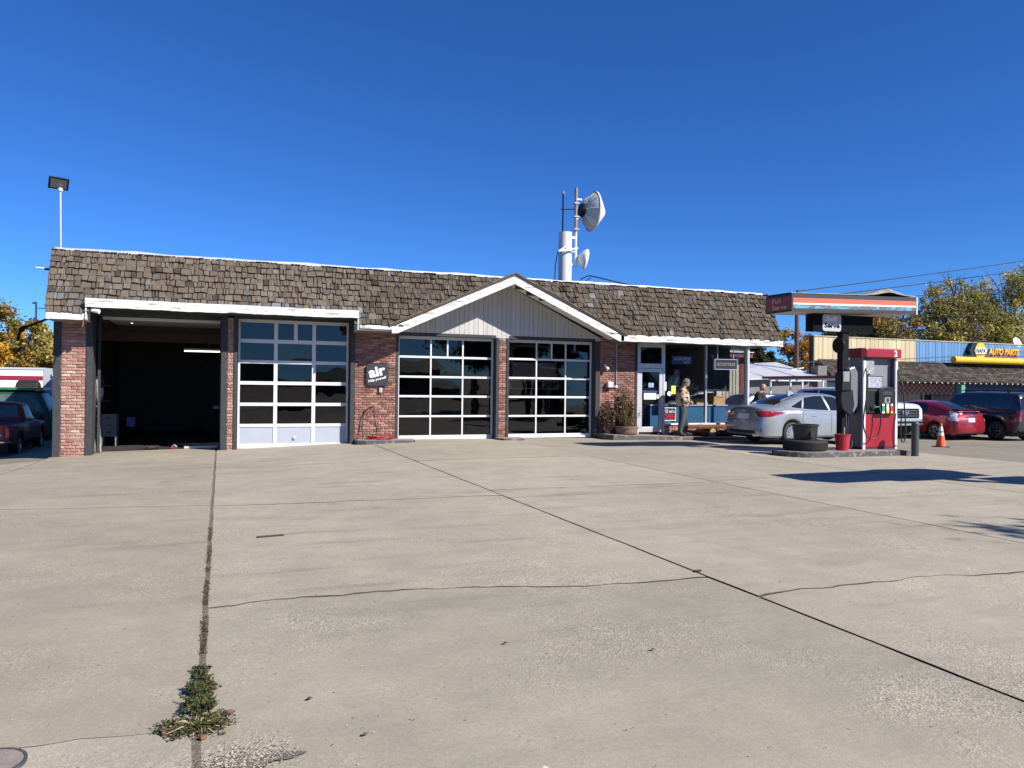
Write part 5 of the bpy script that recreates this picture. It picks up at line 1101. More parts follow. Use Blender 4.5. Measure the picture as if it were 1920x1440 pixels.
hatch = dict(L=4.45, W=1.745, R=.31, ax=(.95, 3.65), sill=.21, paint=paint('red_car_paint', (.33, .012, .03), .35, .32), mirror=(3.25, .98), spokes=5,
  belt=[(0, .86), (.5, .95), (1.3, .98), (2.6, .93), (3.5, .88), (4.1, .78), (4.45, .55)],
  top=[(0, 1.05), (.08, 1.13), (.22, 1.17), (.8, 1.33), (1.5, 1.46), (2.1, 1.49), (2.6, 1.44), (3.2, 1.2), (3.75, .93), (4.2, .80), (4.45, .58)],
  wr=[(0, .68), (.5, .64), (1.2, .58), (2.4, .56), (3.4, .64), (4.45, .55)], tail=[(0, .16), (.4, 0), (.75, .03), (1.15, .09)],
  side=[('side_window', [(1.50, 1.36), (1.9, 1.41), (2.1, 1.41)], [(1.25, 1.05), (1.7, 1.02), (2.15, 1.0)], 'car_glass'), ('side_window', [(2.18, 1.41), (2.5, 1.385), (2.85, 1.25)], [(2.22, 1.0), (2.8, .97), (3.3, .98)], 'car_glass'), ('tail_lamp', [(.10, 1.10), (.22, 1.13), (.40, 1.10)], [(.08, .74), (.15, .74), (.26, .84)], 'clear_lens', .01), ('door_seam', [(2.15, .97), (2.13, .3)], [(2.162, .97), (2.142, .3)], 'dark_inside', .003)],
  ends=[('tail_lamp', [(-.87, 1.12), (-.72, 1.13)], [(-.87, .74), (-.66, .74)], 'clear_lens', .01, -1), ('tail_lamp', [(.87, 1.12), (.72, 1.13)], [(.87, .74), (.66, .74)], 'clear_lens', .01, -1),
        ('lower_window', [(-.60, 1.10), (.60, 1.10)], [(-.58, 1.0), (.58, 1.0)], 'car_glass', .006, -1), ('number_plate', [(-.17, .86), (.17, .86)], [(-.17, .70), (.17, .70)], 'plate', .012, -1), ('plate_recess', [(-.34, .91), (.34, .91)], [(-.30, .875), (.30, .875)], 'dark_inside', .012, -1), ('emblem', [(-.05, .97), (.05, .97)], [(-.05, .92), (.05, .92)], 'chrome', .012, -1), ('boot_seam', [(-.6, .63), (.6, .63)], [(-.6, .615), (.6, .615)], 'dark_inside', .004, -1), ('bumper_lip', [(-.8, .30), (.8, .30)], [(-.8, .24), (.8, .24)], 'dark_inside', .006, -1)],
  tops=[('rear_window', [(.28, -.56), (.8, -.53), (1.35, -.50)], [(.28, .56), (.8, .53), (1.35, .50)], 'car_glass'), ('windscreen', [(2.7, -.54), (3.5, -.62)], [(2.7, .54), (3.5, .62)], 'car_glass')],
  extra=[('spoiler', lambda m: m.box(.10, .34, -.62, .62, 1.155, 1.18), 'black_paint')])
car('red_hatchback', 'dark red hatchback with clear tail lamps parked behind the traffic cone', 'car', hatch, (26.7, 21.1, g(26.7, 22)-.034), pi/2)

M('bar_grey', (.10, .105, .11), .4)
truck = dict(L=6.7, W=2.05, R=.42, ax=(1.35, 5.6), sill=.50, boxy=True, paint=paint('truck_white', (.62, .63, .64), 0, .3), mirror=(4.55, 1.60), mirror_mat=MATS['black_paint'], spokes=6,
  belt=[(0, 1.38), (1.6, 1.40), (2.2, 1.38), (4.6, 1.36), (5.2, 1.31), (6.3, 1.29), (6.6, 1.26), (6.7, 1.20)],
  top=[(0, 1.42), (1.55, 1.43), (1.68, 1.46), (1.85, 1.86), (2.15, 1.96), (3.6, 1.98), (4.15, 1.93), (4.85, 1.46), (5.3, 1.42), (6.15, 1.40), (6.55, 1.36), (6.7, 1.27)],
  wr=[(0, .92), (1.6, .9), (2.1, .74), (4.0, .74), (4.8, .82), (6.7, .86)], nose=[(0, -.05), (.6, 0), (1.4, -.03)], tail=[(0, 0), (2, 0)],
  side=[('side_window', [(2.15, 1.82), (3.05, 1.86)], [(2.1, 1.46), (3.05, 1.45)], 'car_glass'), ('side_window', [(3.15, 1.86), (4.05, 1.83)], [(3.15, 1.45), (4.55, 1.47)], 'car_glass'), ('head_lamp', [(6.35, 1.22), (6.68, 1.20)], [(6.35, .92), (6.68, .92)], 'clear_lens', .012), ('door_seam', [(3.1, 1.4), (3.1, .6)], [(3.112, 1.4), (3.112, .6)], 'dark_inside', .003), ('wheel_flare', [(5.0, .95), (6.2, .95)], [(5.0, .93), (6.2, .93)], 'grey_metal', .01)],
  ends=[('grille', [(-.74, 1.19), (.74, 1.19)], [(-.74, .82), (.74, .82)], 'black_paint', .012, 1), ('head_lamp', [(-.90, 1.17), (-.76, 1.18)], [(-.90, .90), (-.76, .88)], 'clear_lens', .014, 1), ('head_lamp', [(.90, 1.17), (.76, 1.18)], [(.90, .90), (.76, .88)], 'clear_lens', .014, 1),
        ('grille_bar', [(-.74, 1.12), (.74, 1.12)], [(-.74, 1.095), (.74, 1.095)], 'bar_grey', .02, 1), ('grille_bar', [(-.74, 1.02), (.74, 1.02)], [(-.74, .995), (.74, .995)], 'bar_grey', .02, 1), ('grille_bar', [(-.74, .92), (.74, .92)], [(-.74, .895), (.74, .895)], 'bar_grey', .02, 1), ('bumper', [(-.90, .79), (.90, .79)], [(-.90, .71), (.90, .71)], 'chrome', .06, 1), ('bumper', [(-.90, .62), (.90, .62)], [(-.90, .55), (.90, .55)], 'chrome', .06, 1), ('air_dam', [(-.9, .705), (.9, .705)], [(-.9, .625), (.9, .625)], 'black_paint', .05, 1)],
  tops=[('windscreen', [(4.22, -.66), (4.75, -.74)], [(4.22, .66), (4.75, .74)], 'car_glass')],
  extra=[('badge', lambda m: m.lathe([(0, .0), (.13, .0), (.15, .02), (.15, .04), (.13, .045), (0, .045)], (6.68, 0, 1.05), 28, Matrix(((0, 0, 1), (1.25, 0, 0), (0, .55, 0)))), 'badge_blue'), ('badge_rim', lambda m: m.lathe([(.145, .0), (.165, .0), (.165, .055), (.145, .055)], (6.68, 0, 1.05), 28, Matrix(((0, 0, 1), (1.25, 0, 0), (0, .55, 0))), closed=True), 'chrome'),
         ('ladder_rack', lambda m: [m.box(x-.03, x+.03, s-.03, s+.03, 1.4, 2.25) for x in (.2, 1.5) for s in (-.9, .9)]+[m.box(x-.03, x+.03, -.95, .95, 2.25, 2.30) for x in (.2, 1.5, 4.2)]+[m.box(.1, 4.3, s-.025, s+.025, 2.30, 2.34) for s in (-.9, .9)]+[m.box(4.17, 4.23, s-.02, s+.02, 1.9, 2.25) for s in (-.70, .70)], 'white_metal'), ('tool_boxes', lambda m: m.box(.1, 1.5, -.98, -.6, 1.44, 1.62).box(.1, 1.5, .6, .98, 1.44, 1.6), 'grey_metal')],
  letters=[('Ford', 0, 1.05, .075, 6.729, 1)])
M('badge_blue', (.02, .05, .22), .3)
TZ = g(24.3, 23)-.034
car('white_pickup', 'white pickup with ladder rack and black grille, facing us beyond the pump', 'pickup truck', truck, (24.27, 28.7, TZ), -pi/2)
t = thing('ladder', 'red ladder lying on the rack of the white pickup', 'ladder', (23.6, 26.5, TZ+2.345))
for dx in (-.2, .2): MB().box(23.6+dx-.03, 23.6+dx+.03, 24.1, 29.1, TZ+2.345, TZ+2.46).build('rail', M('ladder_red', (.22, .045, .035), .6), t)
for k in range(15): MB().cyl((23.43, 24.3+.33*k, TZ+2.40), (23.77, 24.3+.33*k, TZ+2.40), .018, n=6).build('rung', MATS['grey_metal'], t)
for k, (y, lb) in enumerate(((28.2, 'small orange cone standing in the pickup bed'), (27.45, 'taller orange cone with white band in the pickup bed'))):
    h = .42+.2*k; z = TZ+1.43; x = 24.75
    t = thing('traffic_cone', lb, 'traffic cone', (x, y, z))
    MB().box(x-.16, x+.16, y-.16, y+.16, z, z+.03).cyl((x, y, z+.03), (x, y, z+.03+h), .13, .03, 16).build('cone', MATS['cone_orange'], t); MB().cyl((x, y, z+.03+h*.5), (x, y, z+.03+h*.75), .088, .062, 16).build('reflective_band', MATS['white'], t)

old = dict(L=4.7, W=1.62, R=.31, ax=(1.0, 3.75), sill=.36, boxy=True, paint=paint('maroon_paint', (.17, .007, .010), 0, .55, .08), mirror=(3.1, 1.0), spokes=8,
  belt=[(0, .90), (1.75, .90), (3.0, .90), (3.6, .86), (4.5, .80), (4.7, .7)],
  top=[(0, .925), (1.70, .93), (1.80, .95), (1.90, 1.36), (2.05, 1.45), (2.5, 1.47), (2.75, 1.42), (3.15, .97), (3.6, .92), (4.5, .84), (4.7, .74)],
  wr=[(0, .73), (1.7, .71), (2.0, .60), (2.7, .60), (3.2, .68), (4.7, .7)], nose=[(0, -.1), (.5, 0), (1, -.05)], tail=[(0, 0), (2, 0)],
  side=[('side_window', [(2.02, 1.36), (2.55, 1.38), (2.68, 1.34)], [(2.0, .99), (2.6, .98), (2.95, .98)], 'teal_glass'), ('body_line', [(.1, .84), (3.4, .82)], [(.1, .825), (3.4, .805)], 'grey_metal', .008), ('tail_lamp', [(.0, .84), (.08, .84)], [(.0, .60), (.08, .60)], 'red_lens', .008)],
  ends=[('tail_lamp', [(-.80, .84), (-.66, .84)], [(-.80, .58), (-.66, .58)], 'red_lens', .01, -1), ('tail_lamp', [(.80, .84), (.66, .84)], [(.80, .58), (.66, .58)], 'red_lens', .01, -1), ('tailgate', [(-.62, .89), (.62, .89)], [(-.62, .52), (.62, .52)], 'tailgate_red', .012, -1), ('bumper', [(-.78, .48), (.78, .48)], [(-.78, .34), (.78, .34)], 'chrome', .09, -1), ('rear_window', [(-.50, 1.38), (.50, 1.38)], [(-.58, 1.05), (.58, 1.05)], 'teal_glass', .008, -1)],
  tops=[('windscreen', [(2.78, -.52), (3.1, -.6)], [(2.78, .52), (3.1, .6)], 'car_glass'), ('bed_floor', [(.08, -.64), (1.68, -.64)], [(.08, .64), (1.68, .64)], 'dark_inside')],
  letters=[('A', -.50, .70, .16, -.02, -1)])
M('teal_glass', (.08, .12, .12), .3, var=.4, scale=3, spec=.25); M('tailgate_red', (.36, .02, .02), .35)
zl = g(-5.8, 24.7)
car('maroon_pickup', 'old maroon pickup parked in the shade left of the building', 'pickup truck', old, (-5.90, 23.55, -.50), pi/2)
jeep = dict(L=3.9, W=1.75, R=.36, ax=(.9, 3.1), sill=.42, boxy=True, paint=paint('green_paint', (.010, .045, .024), 0, .6, .05), mirror=(2.75, 1.3), spokes=6,
  belt=[(0, 1.15), (2.6, 1.15), (2.9, 1.13), (3.7, 1.10), (3.9, 1.05)],
  top=[(0, 1.86), (.15, 1.96), (1.2, 1.98), (2.15, 1.97), (2.3, 1.93), (2.72, 1.2), (3.7, 1.14), (3.9, 1.08)], wr=[(0, .74), (2.3, .72), (2.8, .80), (3.9, .78)], tail=[(0, 0), (2, 0)], nose=[(0, 0), (2, 0)],
  side=[('side_window', [(.2, 1.84), (1.0, 1.85)], [(.2, 1.26), (1.0, 1.25)], 'teal_glass'), ('side_window', [(1.1, 1.85), (2.15, 1.84)], [(1.1, 1.25), (2.5, 1.24)], 'teal_glass'), ('window_trim', [(1.03, 1.87), (1.07, 1.87)], [(1.03, 1.23), (1.07, 1.23)], 'alu', .01)],
  ends=[('rear_window', [(-.6, 1.8), (.6, 1.8)], [(-.66, 1.28), (.66, 1.28)], 'teal_glass', .008, -1), ('grille', [(-.6, 1.0), (.6, 1.0)], [(-.6, .6), (.6, .6)], 'dark_inside', .01, 1)],
  tops=[('windscreen', [(2.36, -.66), (2.68, -.74)], [(2.36, .66), (2.68, .74)], 'teal_glass')],
  extra=[('roof_panel', lambda m: m.box(-.08, 2.45, -.80, .80, 2.0, 2.075), 'roof_green'), ('marker_lamp', lambda m: m.ball((2.30, -.80, 2.0), (.10, .06, .05), 10, 6), 'amber_lens'), ('flank_box', lambda m: m.box(2.9, 3.85, -.86, .86, 1.08, 1.22), 'green_paint')])
M('roof_green', (.02, .17, .07), .4)
car('green_truck', 'green hardtop truck with an orange roof lamp behind the maroon pickup', 'truck', jeep, (-8.05, 30.9, -.72), 0)
# trailer
t = thing('box_trailer', 'white box trailer with a maroon stripe standing behind the green truck', 'trailer', (-9.5, 35, -.85))
MB().box(-14, -6.35, 34, 36.4, -.2, 2.02).build('body', M('trailer_white', (.78, .79, .80), .4, var=.04), t); MB().box(-6.349, -6.05, 33.99, 36.41, -.2, 2.05).build('end_frame', MATS['grey_metal'], t); MB().box(-14, -6.35, 33.985, 34.0, 1.62, 1.78).build('stripe', M('stripe_maroon', (.26, .02, .045), .4), t); MB().box(-14, -6.3, 33.97, 36.42, 2.02, 2.10).build('roof_rail', MATS['alu'], t)
MB().box(-6.0, -5.85, 34.0, 34.1, -.2, 1.9).box(-6.04, -5.80, 33.9, 34.2, 1.78, 1.9).build('ladder_frame', MATS['alu'], t)
for x in (-12, -8): m_ = MB(); tyre_mb(m_, (x, 34.2, -.45), .42, .25, .24, Matrix.Rotation(pi/2, 3, 'X')); m_.build('wheel', MATS['tyre'], t, smooth=40)
MB().box(-14, -6.4, 34.1, 36.3, -.45, -.21).build('chassis', MATS['dark_inside'], t)
m_ = MB(); tyre_mb(m_, (-6.72, 33.45, 1.12), .48, .70, .26, Matrix.Rotation(pi/2, 3, 'Y')); sp_ = m_.build('spare_tyre', MATS['rubber'], t, smooth=40)
m_ = MB()
for k in range(30):
    for q in range(5): a = 2*pi*k/30; m_.obox((-6.97+.125*q, 33.45+.485*cos(a), 1.12+.485*sin(a)), (.1, .06, .035), Matrix.Rotation(a-pi/2, 3, 'X'))
m_.build('tread', MATS['rubber'], sp_)['kind'] = 'stuff'
MB().box(-6.8, -6.6, 33.45, 33.99, 1.05, 1.2).build('spare_bracket', MATS['grey_metal'], t)

# ------------------------------------------------------------------ people
def skin_mesh(name, pts, edges, radii, sub=2, root=0):
    me = bpy.data.meshes.new(name); me.from_pydata(pts, edges, []); o = bpy.data.objects.new(name, me); C.objects.link(o)
    sm = o.modifiers.new('skin', 'SKIN'); sm.use_smooth_shade = True; ss = o.modifiers.new('sub', 'SUBSURF'); ss.levels = ss.render_levels = sub
    for i, r in enumerate(radii): me.skin_vertices[0].data[i].radius = (r, r) if isinstance(r, (int, float)) else r; me.skin_vertices[0].data[i].use_root = (i == root)
    dg = bpy.context.evaluated_depsgraph_get(); out = bpy.data.meshes.new_from_object(o.evaluated_get(dg)); bpy.data.objects.remove(o); out.shade_smooth(); return out
def person(label, loc, rotz, height, coat_mat, leg_mat, hair_mat, bald=False, look=.12):
    t = thing('person', label, 'person', (0, 0, 0)); k = height/1.74
    # local +x is forward, +y left
    J = {'pel': (0, 0, .95), 'sp1': (-.015, 0, 1.10), 'sp2': (0, 0, 1.28), 'chest': (.0, 0, 1.40), 'neck': (.02, 0, 1.50), 'head0': (.045, 0, 1.58), 'head1': (.055+look*.2, 0, 1.66)}
    R_ = {'pel': .145, 'sp1': .135, 'sp2': .15, 'chest': .135, 'neck': .058, 'head0': .07, 'head1': .075}
    E_ = [('pel', 'sp1'), ('sp1', 'sp2'), ('sp2', 'chest'), ('chest', 'neck'), ('neck', 'head0'), ('head0', 'head1')]
    for s, n in ((1, 'l'), (-1, 'r')):
        J.update({'sh'+n: (-.01, s*.17, 1.42), 'el'+n: (-.03, s*.25, 1.15), 'wr'+n: (.20, s*.11, 1.10+.02*s), 'hip'+n: (0, s*.105, .88), 'kn'+n: (.10 if s > 0 else -.03, s*.145, .49), 'an'+n: (.09 if s > 0 else -.11, s*.155, .10), 'to'+n: (.25 if s > 0 else .05, s*.185, .045)})
        R_.update({'sh'+n: .068, 'el'+n: .05, 'wr'+n: .032, 'hip'+n: .135, 'kn'+n: .112, 'an'+n: .092, 'to'+n: .042})
        E_ += [('chest', 'sh'+n), ('sh'+n, 'el'+n), ('el'+n, 'wr'+n), ('pel', 'hip'+n), ('hip'+n, 'kn'+n), ('kn'+n, 'an'+n), ('an'+n, 'to'+n)]
    names = list(J); idx = {n: i for i, n in enumerate(names)}
    me = skin_mesh('body', [J[n] for n in names], [(idx[a], idx[b]) for a, b in E_], [R_[n] for n in names])
    for m_ in (MATS['skin'], leg_mat, MATS['boot']): me.materials.append(m_)
    for p in me.polygons:
        z = p.center.z; p.material_index = 2 if z < .12 else 1 if z < 1.0 else 0
    me.transform(Matrix.Scale(k, 4)); o = bpy.data.objects.new('body', me); C.objects.link(o); o.parent = t
    # coat: a looser shell over torso and arms
    cj = ['pel', 'sp1', 'sp2', 'chest', 'shl', 'ell', 'wrl', 'shr', 'elr', 'wrr']; ci = {n: i for i, n in enumerate(cj)}
    P = [list(J[n]) for n in cj]; P[0][2] -= .10; 
    for n in ('wrl', 'wrr'): P[ci[n]] = list(Vector(J[n])*.9+Vector(J['el'+n[2]])*.1)
    P.append([0.02, 0, 1.475]); cr_ = [.24, .25, .235, .185, .12, .105, .075, .12, .105, .075, .09]
    ce = [(0, 1), (1, 2), (2, 3), (3, 4), (4, 5), (5, 6), (3, 7), (7, 8), (8, 9), (3, 10)]
    cm = skin_mesh('jacket', P, ce, cr_); cm.materials.append(coat_mat); cm.transform(Matrix.Scale(k, 4)); o = bpy.data.objects.new('jacket', cm); C.objects.link(o); o.parent = t
    h = Vector(J['head1'])*k; tl = Matrix.Rotation(look*2.2, 3, 'Y'); A = lambda v: h+tl @ (Vector(v)*k)
    hd = MB().ball(A((.0, 0, .0)), (.098*k, .078*k, .122*k), 18, 12, R=tl).ball(A((.095, 0, -.02)), (.022*k, .014*k, .02*k), 8, 6)
    for s in (1, -1): hd.ball(A((-.005, s*.078, -.01)), (.018*k, .01*k, .03*k), 8, 6)
    hd.build('face', MATS['skin'], t, smooth=60); ey = MB()
    for s in (1, -1): ey.ball(A((.086, s*.032, .012)), .011*k, 8, 6)
    ey.build('eyes', MATS['black_paint'], t); MB().ball(A((.085, 0, -.062)), (.012*k, .026*k, .006*k), 8, 5).build('mouth', M('lips', (.3, .12, .1), .6), t)
    if not bald:
        hm = MB().ball(A((-.022, 0, .035)), (.105*k, .092*k, .108*k), 18, 12, R=tl); rr = random.Random(3)
        for _ in range(60):
            a, b = rr.uniform(0, 6.3), rr.uniform(-.2, 1.3); d = Vector((cos(a)*cos(b)*.1-.03, sin(a)*cos(b)*.088, sin(b)*.105+.035))
            if d.x > .05 and d.z < .05: continue
            hm.ball(A(d), .02*k, 6, 4)
        hm.build('hair', hair_mat, t, smooth=60)
    else: MB().lathe([(.097*k, -.05*k), (.101*k, -.02*k), (.097*k, .01*k)], A((-.018, 0, 0)), 18, tl @ Matrix.Diagonal((1, .82, 1))).build('hair', hair_mat, t, smooth=60)
    for s, n in ((1, 'l'), (-1, 'r')):
        w0 = Vector(J['wr'+n]); d = (w0-Vector(J['el'+n])).normalized(); hb = MB(); pc = w0+d*.06
        hb.ball(pc*k, (.045*k, .02*k, .038*k), 10, 7)
        for f in range(4):
            zo = (.028-.018*f); a = pc+d*.03+Vector((0, 0, zo)); ln = (.055, .065, .06, .045)[f]
            hb.tube([a*k, (a+d*ln*.55+Vector((0, -s*.01, -.004)))*k, (a+d*ln+Vector((0, -s*.03, -.012)))*k], [.009*k, .0085*k, .006*k], 6)
        a = pc+Vector((0, -s*.01, .035)); hb.tube([a*k, (a+d*.03+Vector((0, -s*.012, .018)))*k, (a+d*.055+Vector((0, -s*.02, .012)))*k], [.011*k, .01*k, .007*k], 6)
        hb.build('hand', MATS['skin'], t, smooth=60)
        an = Vector(J['an'+n]); MB().ball((an+Vector((.075, 0, -.048)))*k, (.15*k, .052*k, .055*k), 14, 8).build('shoe', MATS['boot'], t, smooth=60)
    t.location = loc; t.rotation_euler = (0, 0, rotz); return t
M('boot', (.02, .018, .016), .7)
cm_ = bpy.data.materials.new('camouflage'); cm_.use_nodes = True; n_t = cm_.node_tree; MATS['camouflage'] = cm_
tc = n_t.nodes.new('ShaderNodeTexCoord'); ns_ = n_t.nodes.new('ShaderNodeTexNoise'); ns_.inputs['Scale'].default_value = 9; ns_.inputs['Detail'].default_value = 3; n_t.links.new(tc.outputs['Object'], ns_.inputs['Vector'])
rp_ = ramp(n_t, ns_.outputs[0], [(0, (.05, .04, .03)), (.42, (.14, .10, .06)), (.48, (.50, .38, .25)), (.58, (.62, .50, .36)), (.66, (.10, .075, .05))], 'CONSTANT'); n_t.links.new(rp_.outputs[0], n_t.nodes['Principled BSDF'].inputs['Base Color']); n_t.nodes['Principled BSDF'].inputs['Roughness'].default_value = .85
ph = person('person in a camouflage jacket and dark jeans looking down at their hands on the walk', (13.42, 20.42, zw(13.4, 20)), radians(-28), 1.71, cm_, M('denim', (.04, .052, .062), .8, var=.75, scale=7, stretch=(1, 1, .45)), M('hair_grey', (.20, .18, .155), .8, var=.4, scale=30), look=.25)
person('bald person in a dark shirt standing behind the silver saloon', (16.25, 20.3, .06), radians(-50), 1.66, M('shirt_dark', (.02, .02, .022), .8), M('trousers', (.05, .05, .06), .8), MATS['hair_grey'], bald=True)
pp = thing('phone', 'dark phone held in the hands of the person in camouflage', 'phone', (13.42+.30*cos(radians(-28)), 20.42+.30*sin(radians(-28)), zw(13.4, 20)+1.10)); MB().obox(pp.location+Vector((0, 0, .02)), (.03, .09, .15), Euler((0, -.6, radians(-28))).to_matrix()).build('case', MATS['black_paint'], pp)

# ------------------------------------------------------------------ background buildings
BG = random.Random(9)
st = thing('store_row', 'long low shop row with tan and blue board parapet and shake awning', 'building', (50, 44, -.3))
MB().box(39.0, 75, 43.3, 43.55, -.4, 5.3).box(39.0, 75, 43.552, 56, -.4, 2.9).build('wall', M('store_wall', (.16, .14, .12), .8, var=.2), st)
M('trim_brown', (.08, .05, .04), .8)
MB().box(38.9, 39.0, 43.0, 43.4, 1, 5.43).build('corner_board', MATS['trim_brown'], st)
x = 39.02
while x < 74:
    wd = BG.uniform(.40, .48) if x < 48.6 else BG.uniform(.30, .36); x1 = min(x+wd, 48.68) if x < 48.6 else x+wd; k = BG.uniform(.86, 1.08)
    c = (.52*k, .44*k, .27*k) if x < 48.6 else (.10*k, .235*k, .45*k)
    MB().box(x, x1-.03, 43.1+BG.uniform(-.01, .01), 43.29, 3.7, 5.38+BG.uniform(-.02, .02), c).build('board', M('store_board', (1, 1, 1), .75, tint=True, var=.12, scale=2.5, stretch=(3, 3, .4), worn=(.10, .11, .13), worn_t=(.68, .72), worn_scale=5, worn_stretch=(2, 2, .5)), st); x = x1
MB().box(38.95, 75, 43.05, 43.5, 5.39, 5.46).build('coping', M('coping_tan', (.4, .34, .25), .7), st)
rf = MB(); r = random.Random(4); rows = 11; M('awning_shake', (.045, .037, .03), .9, var=.6, scale=7, stretch=(2.2, 1, 1), bump=.5)
aw = MB().prism([(41.4, 2.28), (43.1, 3.80), (43.1, 3.6), (41.6, 2.2)], 39.4, 75, lambda y, z, x: (x, y, z)).build('awning', MATS['awning_shake'], st)
for k in range(rows):
    x = 39.4
    while x < 72:
        wd = r.uniform(.18, .5); q = k/rows; t_ = r.choice([.5, .8, 1., 1.25, 1.7]); y = 41.4+1.7*q; z = 2.28+1.52*q
        rf.add([(x, y-.02, z+.03), (x+wd-.02, y-.02, z+.03+r.uniform(0, .02)), (x+wd-.02, y+.19, z+.175), (x, y+.19, z+.175)], [(0, 1, 2, 3)], (.05*t_, .041*t_, .033*t_)); x += wd
rf.build('shakes', MATS['shingle'], aw, recalc=False)['kind'] = 'stuff'
MB().prism([(41.5, 2.2), (43.1, 3.7), (43.1, 2.2)], 39.39, 39.45, lambda y, z, x: (x, y, z)).build('awning_end', M('end_tan', (.2, .17, .12), .8), st)
lt = MB()
for k in range(56): lt.ball((42.0+.56*k, 41.38, 2.22), .055, 8, 6)
lt.build('bulb_string', MATS['white'], st)
MB().box(40, 50.5, 43.25, 43.32, .2, 2.3).build('shop_glass', MATS['car_glass'], st)
for x in (41.5, 45.0, 47.0, 49.5): MB().box(x-.08, x+.08, 43.15, 43.24, -.2, 2.3).build('window_frame', M('frame_grey', (.3, .29, .27), .6), st)
MB().box(50.6, 66, 42.9, 43.28, 1.3, 2.3).build('blue_panel', M('panel_navy', (.012, .035, .13), .6), st)
MB().box(51.5, 51.9, 41.6, 42.0, -.3, 2.25).build('post', M('post_green', (.10, .30, .22), .6), st); MB().box(62, 62.3, 41.6, 41.9, -.3, 2.25).build('post', MATS['post_green'], st)
ck = MB(); ck2 = MB()
for i in range(26):
    for j in range(4): (ck if (i+j) % 2 else ck2).box(46.3+.23*i, 46.53+.23*i-.004, 42.86, 42.89, 1.36+.2*j, 1.555+.2*j)
ck.build('bunting', M('check_red', (.22, .03, .035), .7), st); ck2.build('bunting', M('check_pale', (.30, .24, .21), .7), st)
MB().tube([(51.7, 42.55, 4.02), (51.75, 42.5, 4.02), (75, 42.5, 4.02)], [.05, .26, .26], 14).build('yellow_canopy', M('awning_yellow', (.72, .42, .015), .5), st, smooth=60)
sg = thing('store_sign', 'yellow lettered auto parts sign with a hexagon badge on the blue parapet', 'sign', (57, 43, 4.3))
hx = lambda cx, r_, sx=1: [(cx+r_*sx*cos(radians(60*i)), 4.78+r_*sin(radians(60*i))) for i in range(6)]
MB().prism(hx(54.45, .72), 42.75, 43.08, lambda x, z, y: (x, y, z)).build('badge_shadow', MATS['sign_navy'], sg)
MB().prism(hx(54.85, .66), 42.70, 42.749, lambda x, z, y: (x, y, z)).build('badge', M('sign_yellow', (.75, .45, .02), .45), sg)
MB().prism([(54.28, 4.55), (55.42, 4.55), (55.42, 5.02), (54.28, 5.02)], 42.66, 42.699, lambda x, z, y: (x, y, z)).build('badge_band', MATS['white'], sg)
text('NAPA', 'lettering', MATS['sign_navy'], sg, on_wall(54.85, 4.785, 42.655), width=1.0, height=.36, bold=.03)
text('AUTO PARTS', 'lettering', MATS['sign_yellow'], sg, on_wall(57.75, 4.78, 43.0), width=3.4, height=.50, bold=.04, shear=.2, ext=.05)
MB().box(55.6, 59.2, 42.9, 43.08, 4.31, 4.42).build('underline', M('sign_red', (.4, .03, .05), .5), sg)
tag(MB().lathe([(0, 0), (.25, .06), (.42, .2), (.4, .2), (.2, .09), (0, .04)], (59.6, 43.4, 5.55), 20, Matrix.Rotation(1.2, 3, 'X')).cyl((59.6, 43.5, 5.4), (59.6, 43.5, 5.6), .04).build('satellite_dish', MATS['white'], smooth=40), 'small white satellite dish on the blue parapet at the right edge', 'satellite dish')
# white-roofed shed and tan shed
M('roof_white', (.47, .48, .51), .45, var=.05); M('siding_dark', (.16, .155, .15), .8, var=.15); M('siding_tan', (.36, .33, .25), .75, var=.05); M('trim_maroon', (.14, .03, .03), .7)
sh = thing('metal_shed', 'long shed with a white metal roof behind the parked cars', 'building', (31, 38, -.2))
MB().box(24.5, 35.2, 38, 41.9, -.3, 2.2).build('wall', MATS['siding_dark'], sh)
MB().add([(24.0, 37.5, 2.0), (34.3, 37.5, 2.48), (34.9, 42, 3.45), (24.0, 42, 2.75), (24.0, 37.5, 1.9), (34.3, 37.5, 2.38), (34.9, 42, 3.35), (24.0, 42, 2.65)], [(0, 1, 2, 3), (4, 5, 1, 0), (5, 6, 2, 1), (7, 6, 5, 4), (3, 7, 4, 0), (6, 7, 3, 2)]).build('roof', MATS['roof_white'], sh)
for k in range(5): x = 24.2+2.1*k; f = (x-24)/10.3; MB().beam((x, 37.48, 2.02+.48*f), (x+.2*f, 42, 2.77+.7*f), .03, .03).build('roof_seam', MATS['roof_white'], sh)
MB().box(34.4, 35.1, 37.6, 38.2, -.3, 3.1).build('chimney', MATS['siding_dark'], sh)
ts = thing('tan_shed', 'tan ribbed metal building with maroon trim seen past the shop corner', 'building', (23.5, 33.5, -.1))
MB().box(20.0, 25.15, 33, 40, .62, 3.3).build('wall', MATS['siding_tan'], ts); MB().box(20.0, 25.15, 33.02, 40, -.2, .5).build('foundation', M('cream_base', (.55, .52, .44), .8), ts)
for k in range(25): MB().box(20.05+.2*k, 20.10+.2*k, 32.97, 32.999, .62, 3.2).build('rib', MATS['siding_tan'], ts)
MB().box(25.10, 25.35, 32.95, 33.1, -.1, 3.3).box(20, 25.4, 32.93, 33.06, .5, .63).box(19.9, 25.6, 32.6, 33.1, 3.22, 3.45).build('trim', MATS['trim_maroon'], ts)
MB().add([(19.8, 32.5, 3.46), (25.6, 32.5, 3.46), (25.6, 40, 4.1), (19.8, 40, 4.1), (19.8, 32.5, 3.5), (25.6, 32.5, 3.5), (25.6, 40, 4.15), (19.8, 40, 4.15)], [(3, 2, 1, 0), (4, 5, 6, 7), (0, 1, 5, 4), (1, 2, 6, 5), (3, 0, 4, 7), (2, 3, 7, 6)]).build('roof', MATS['roof_white'], ts)
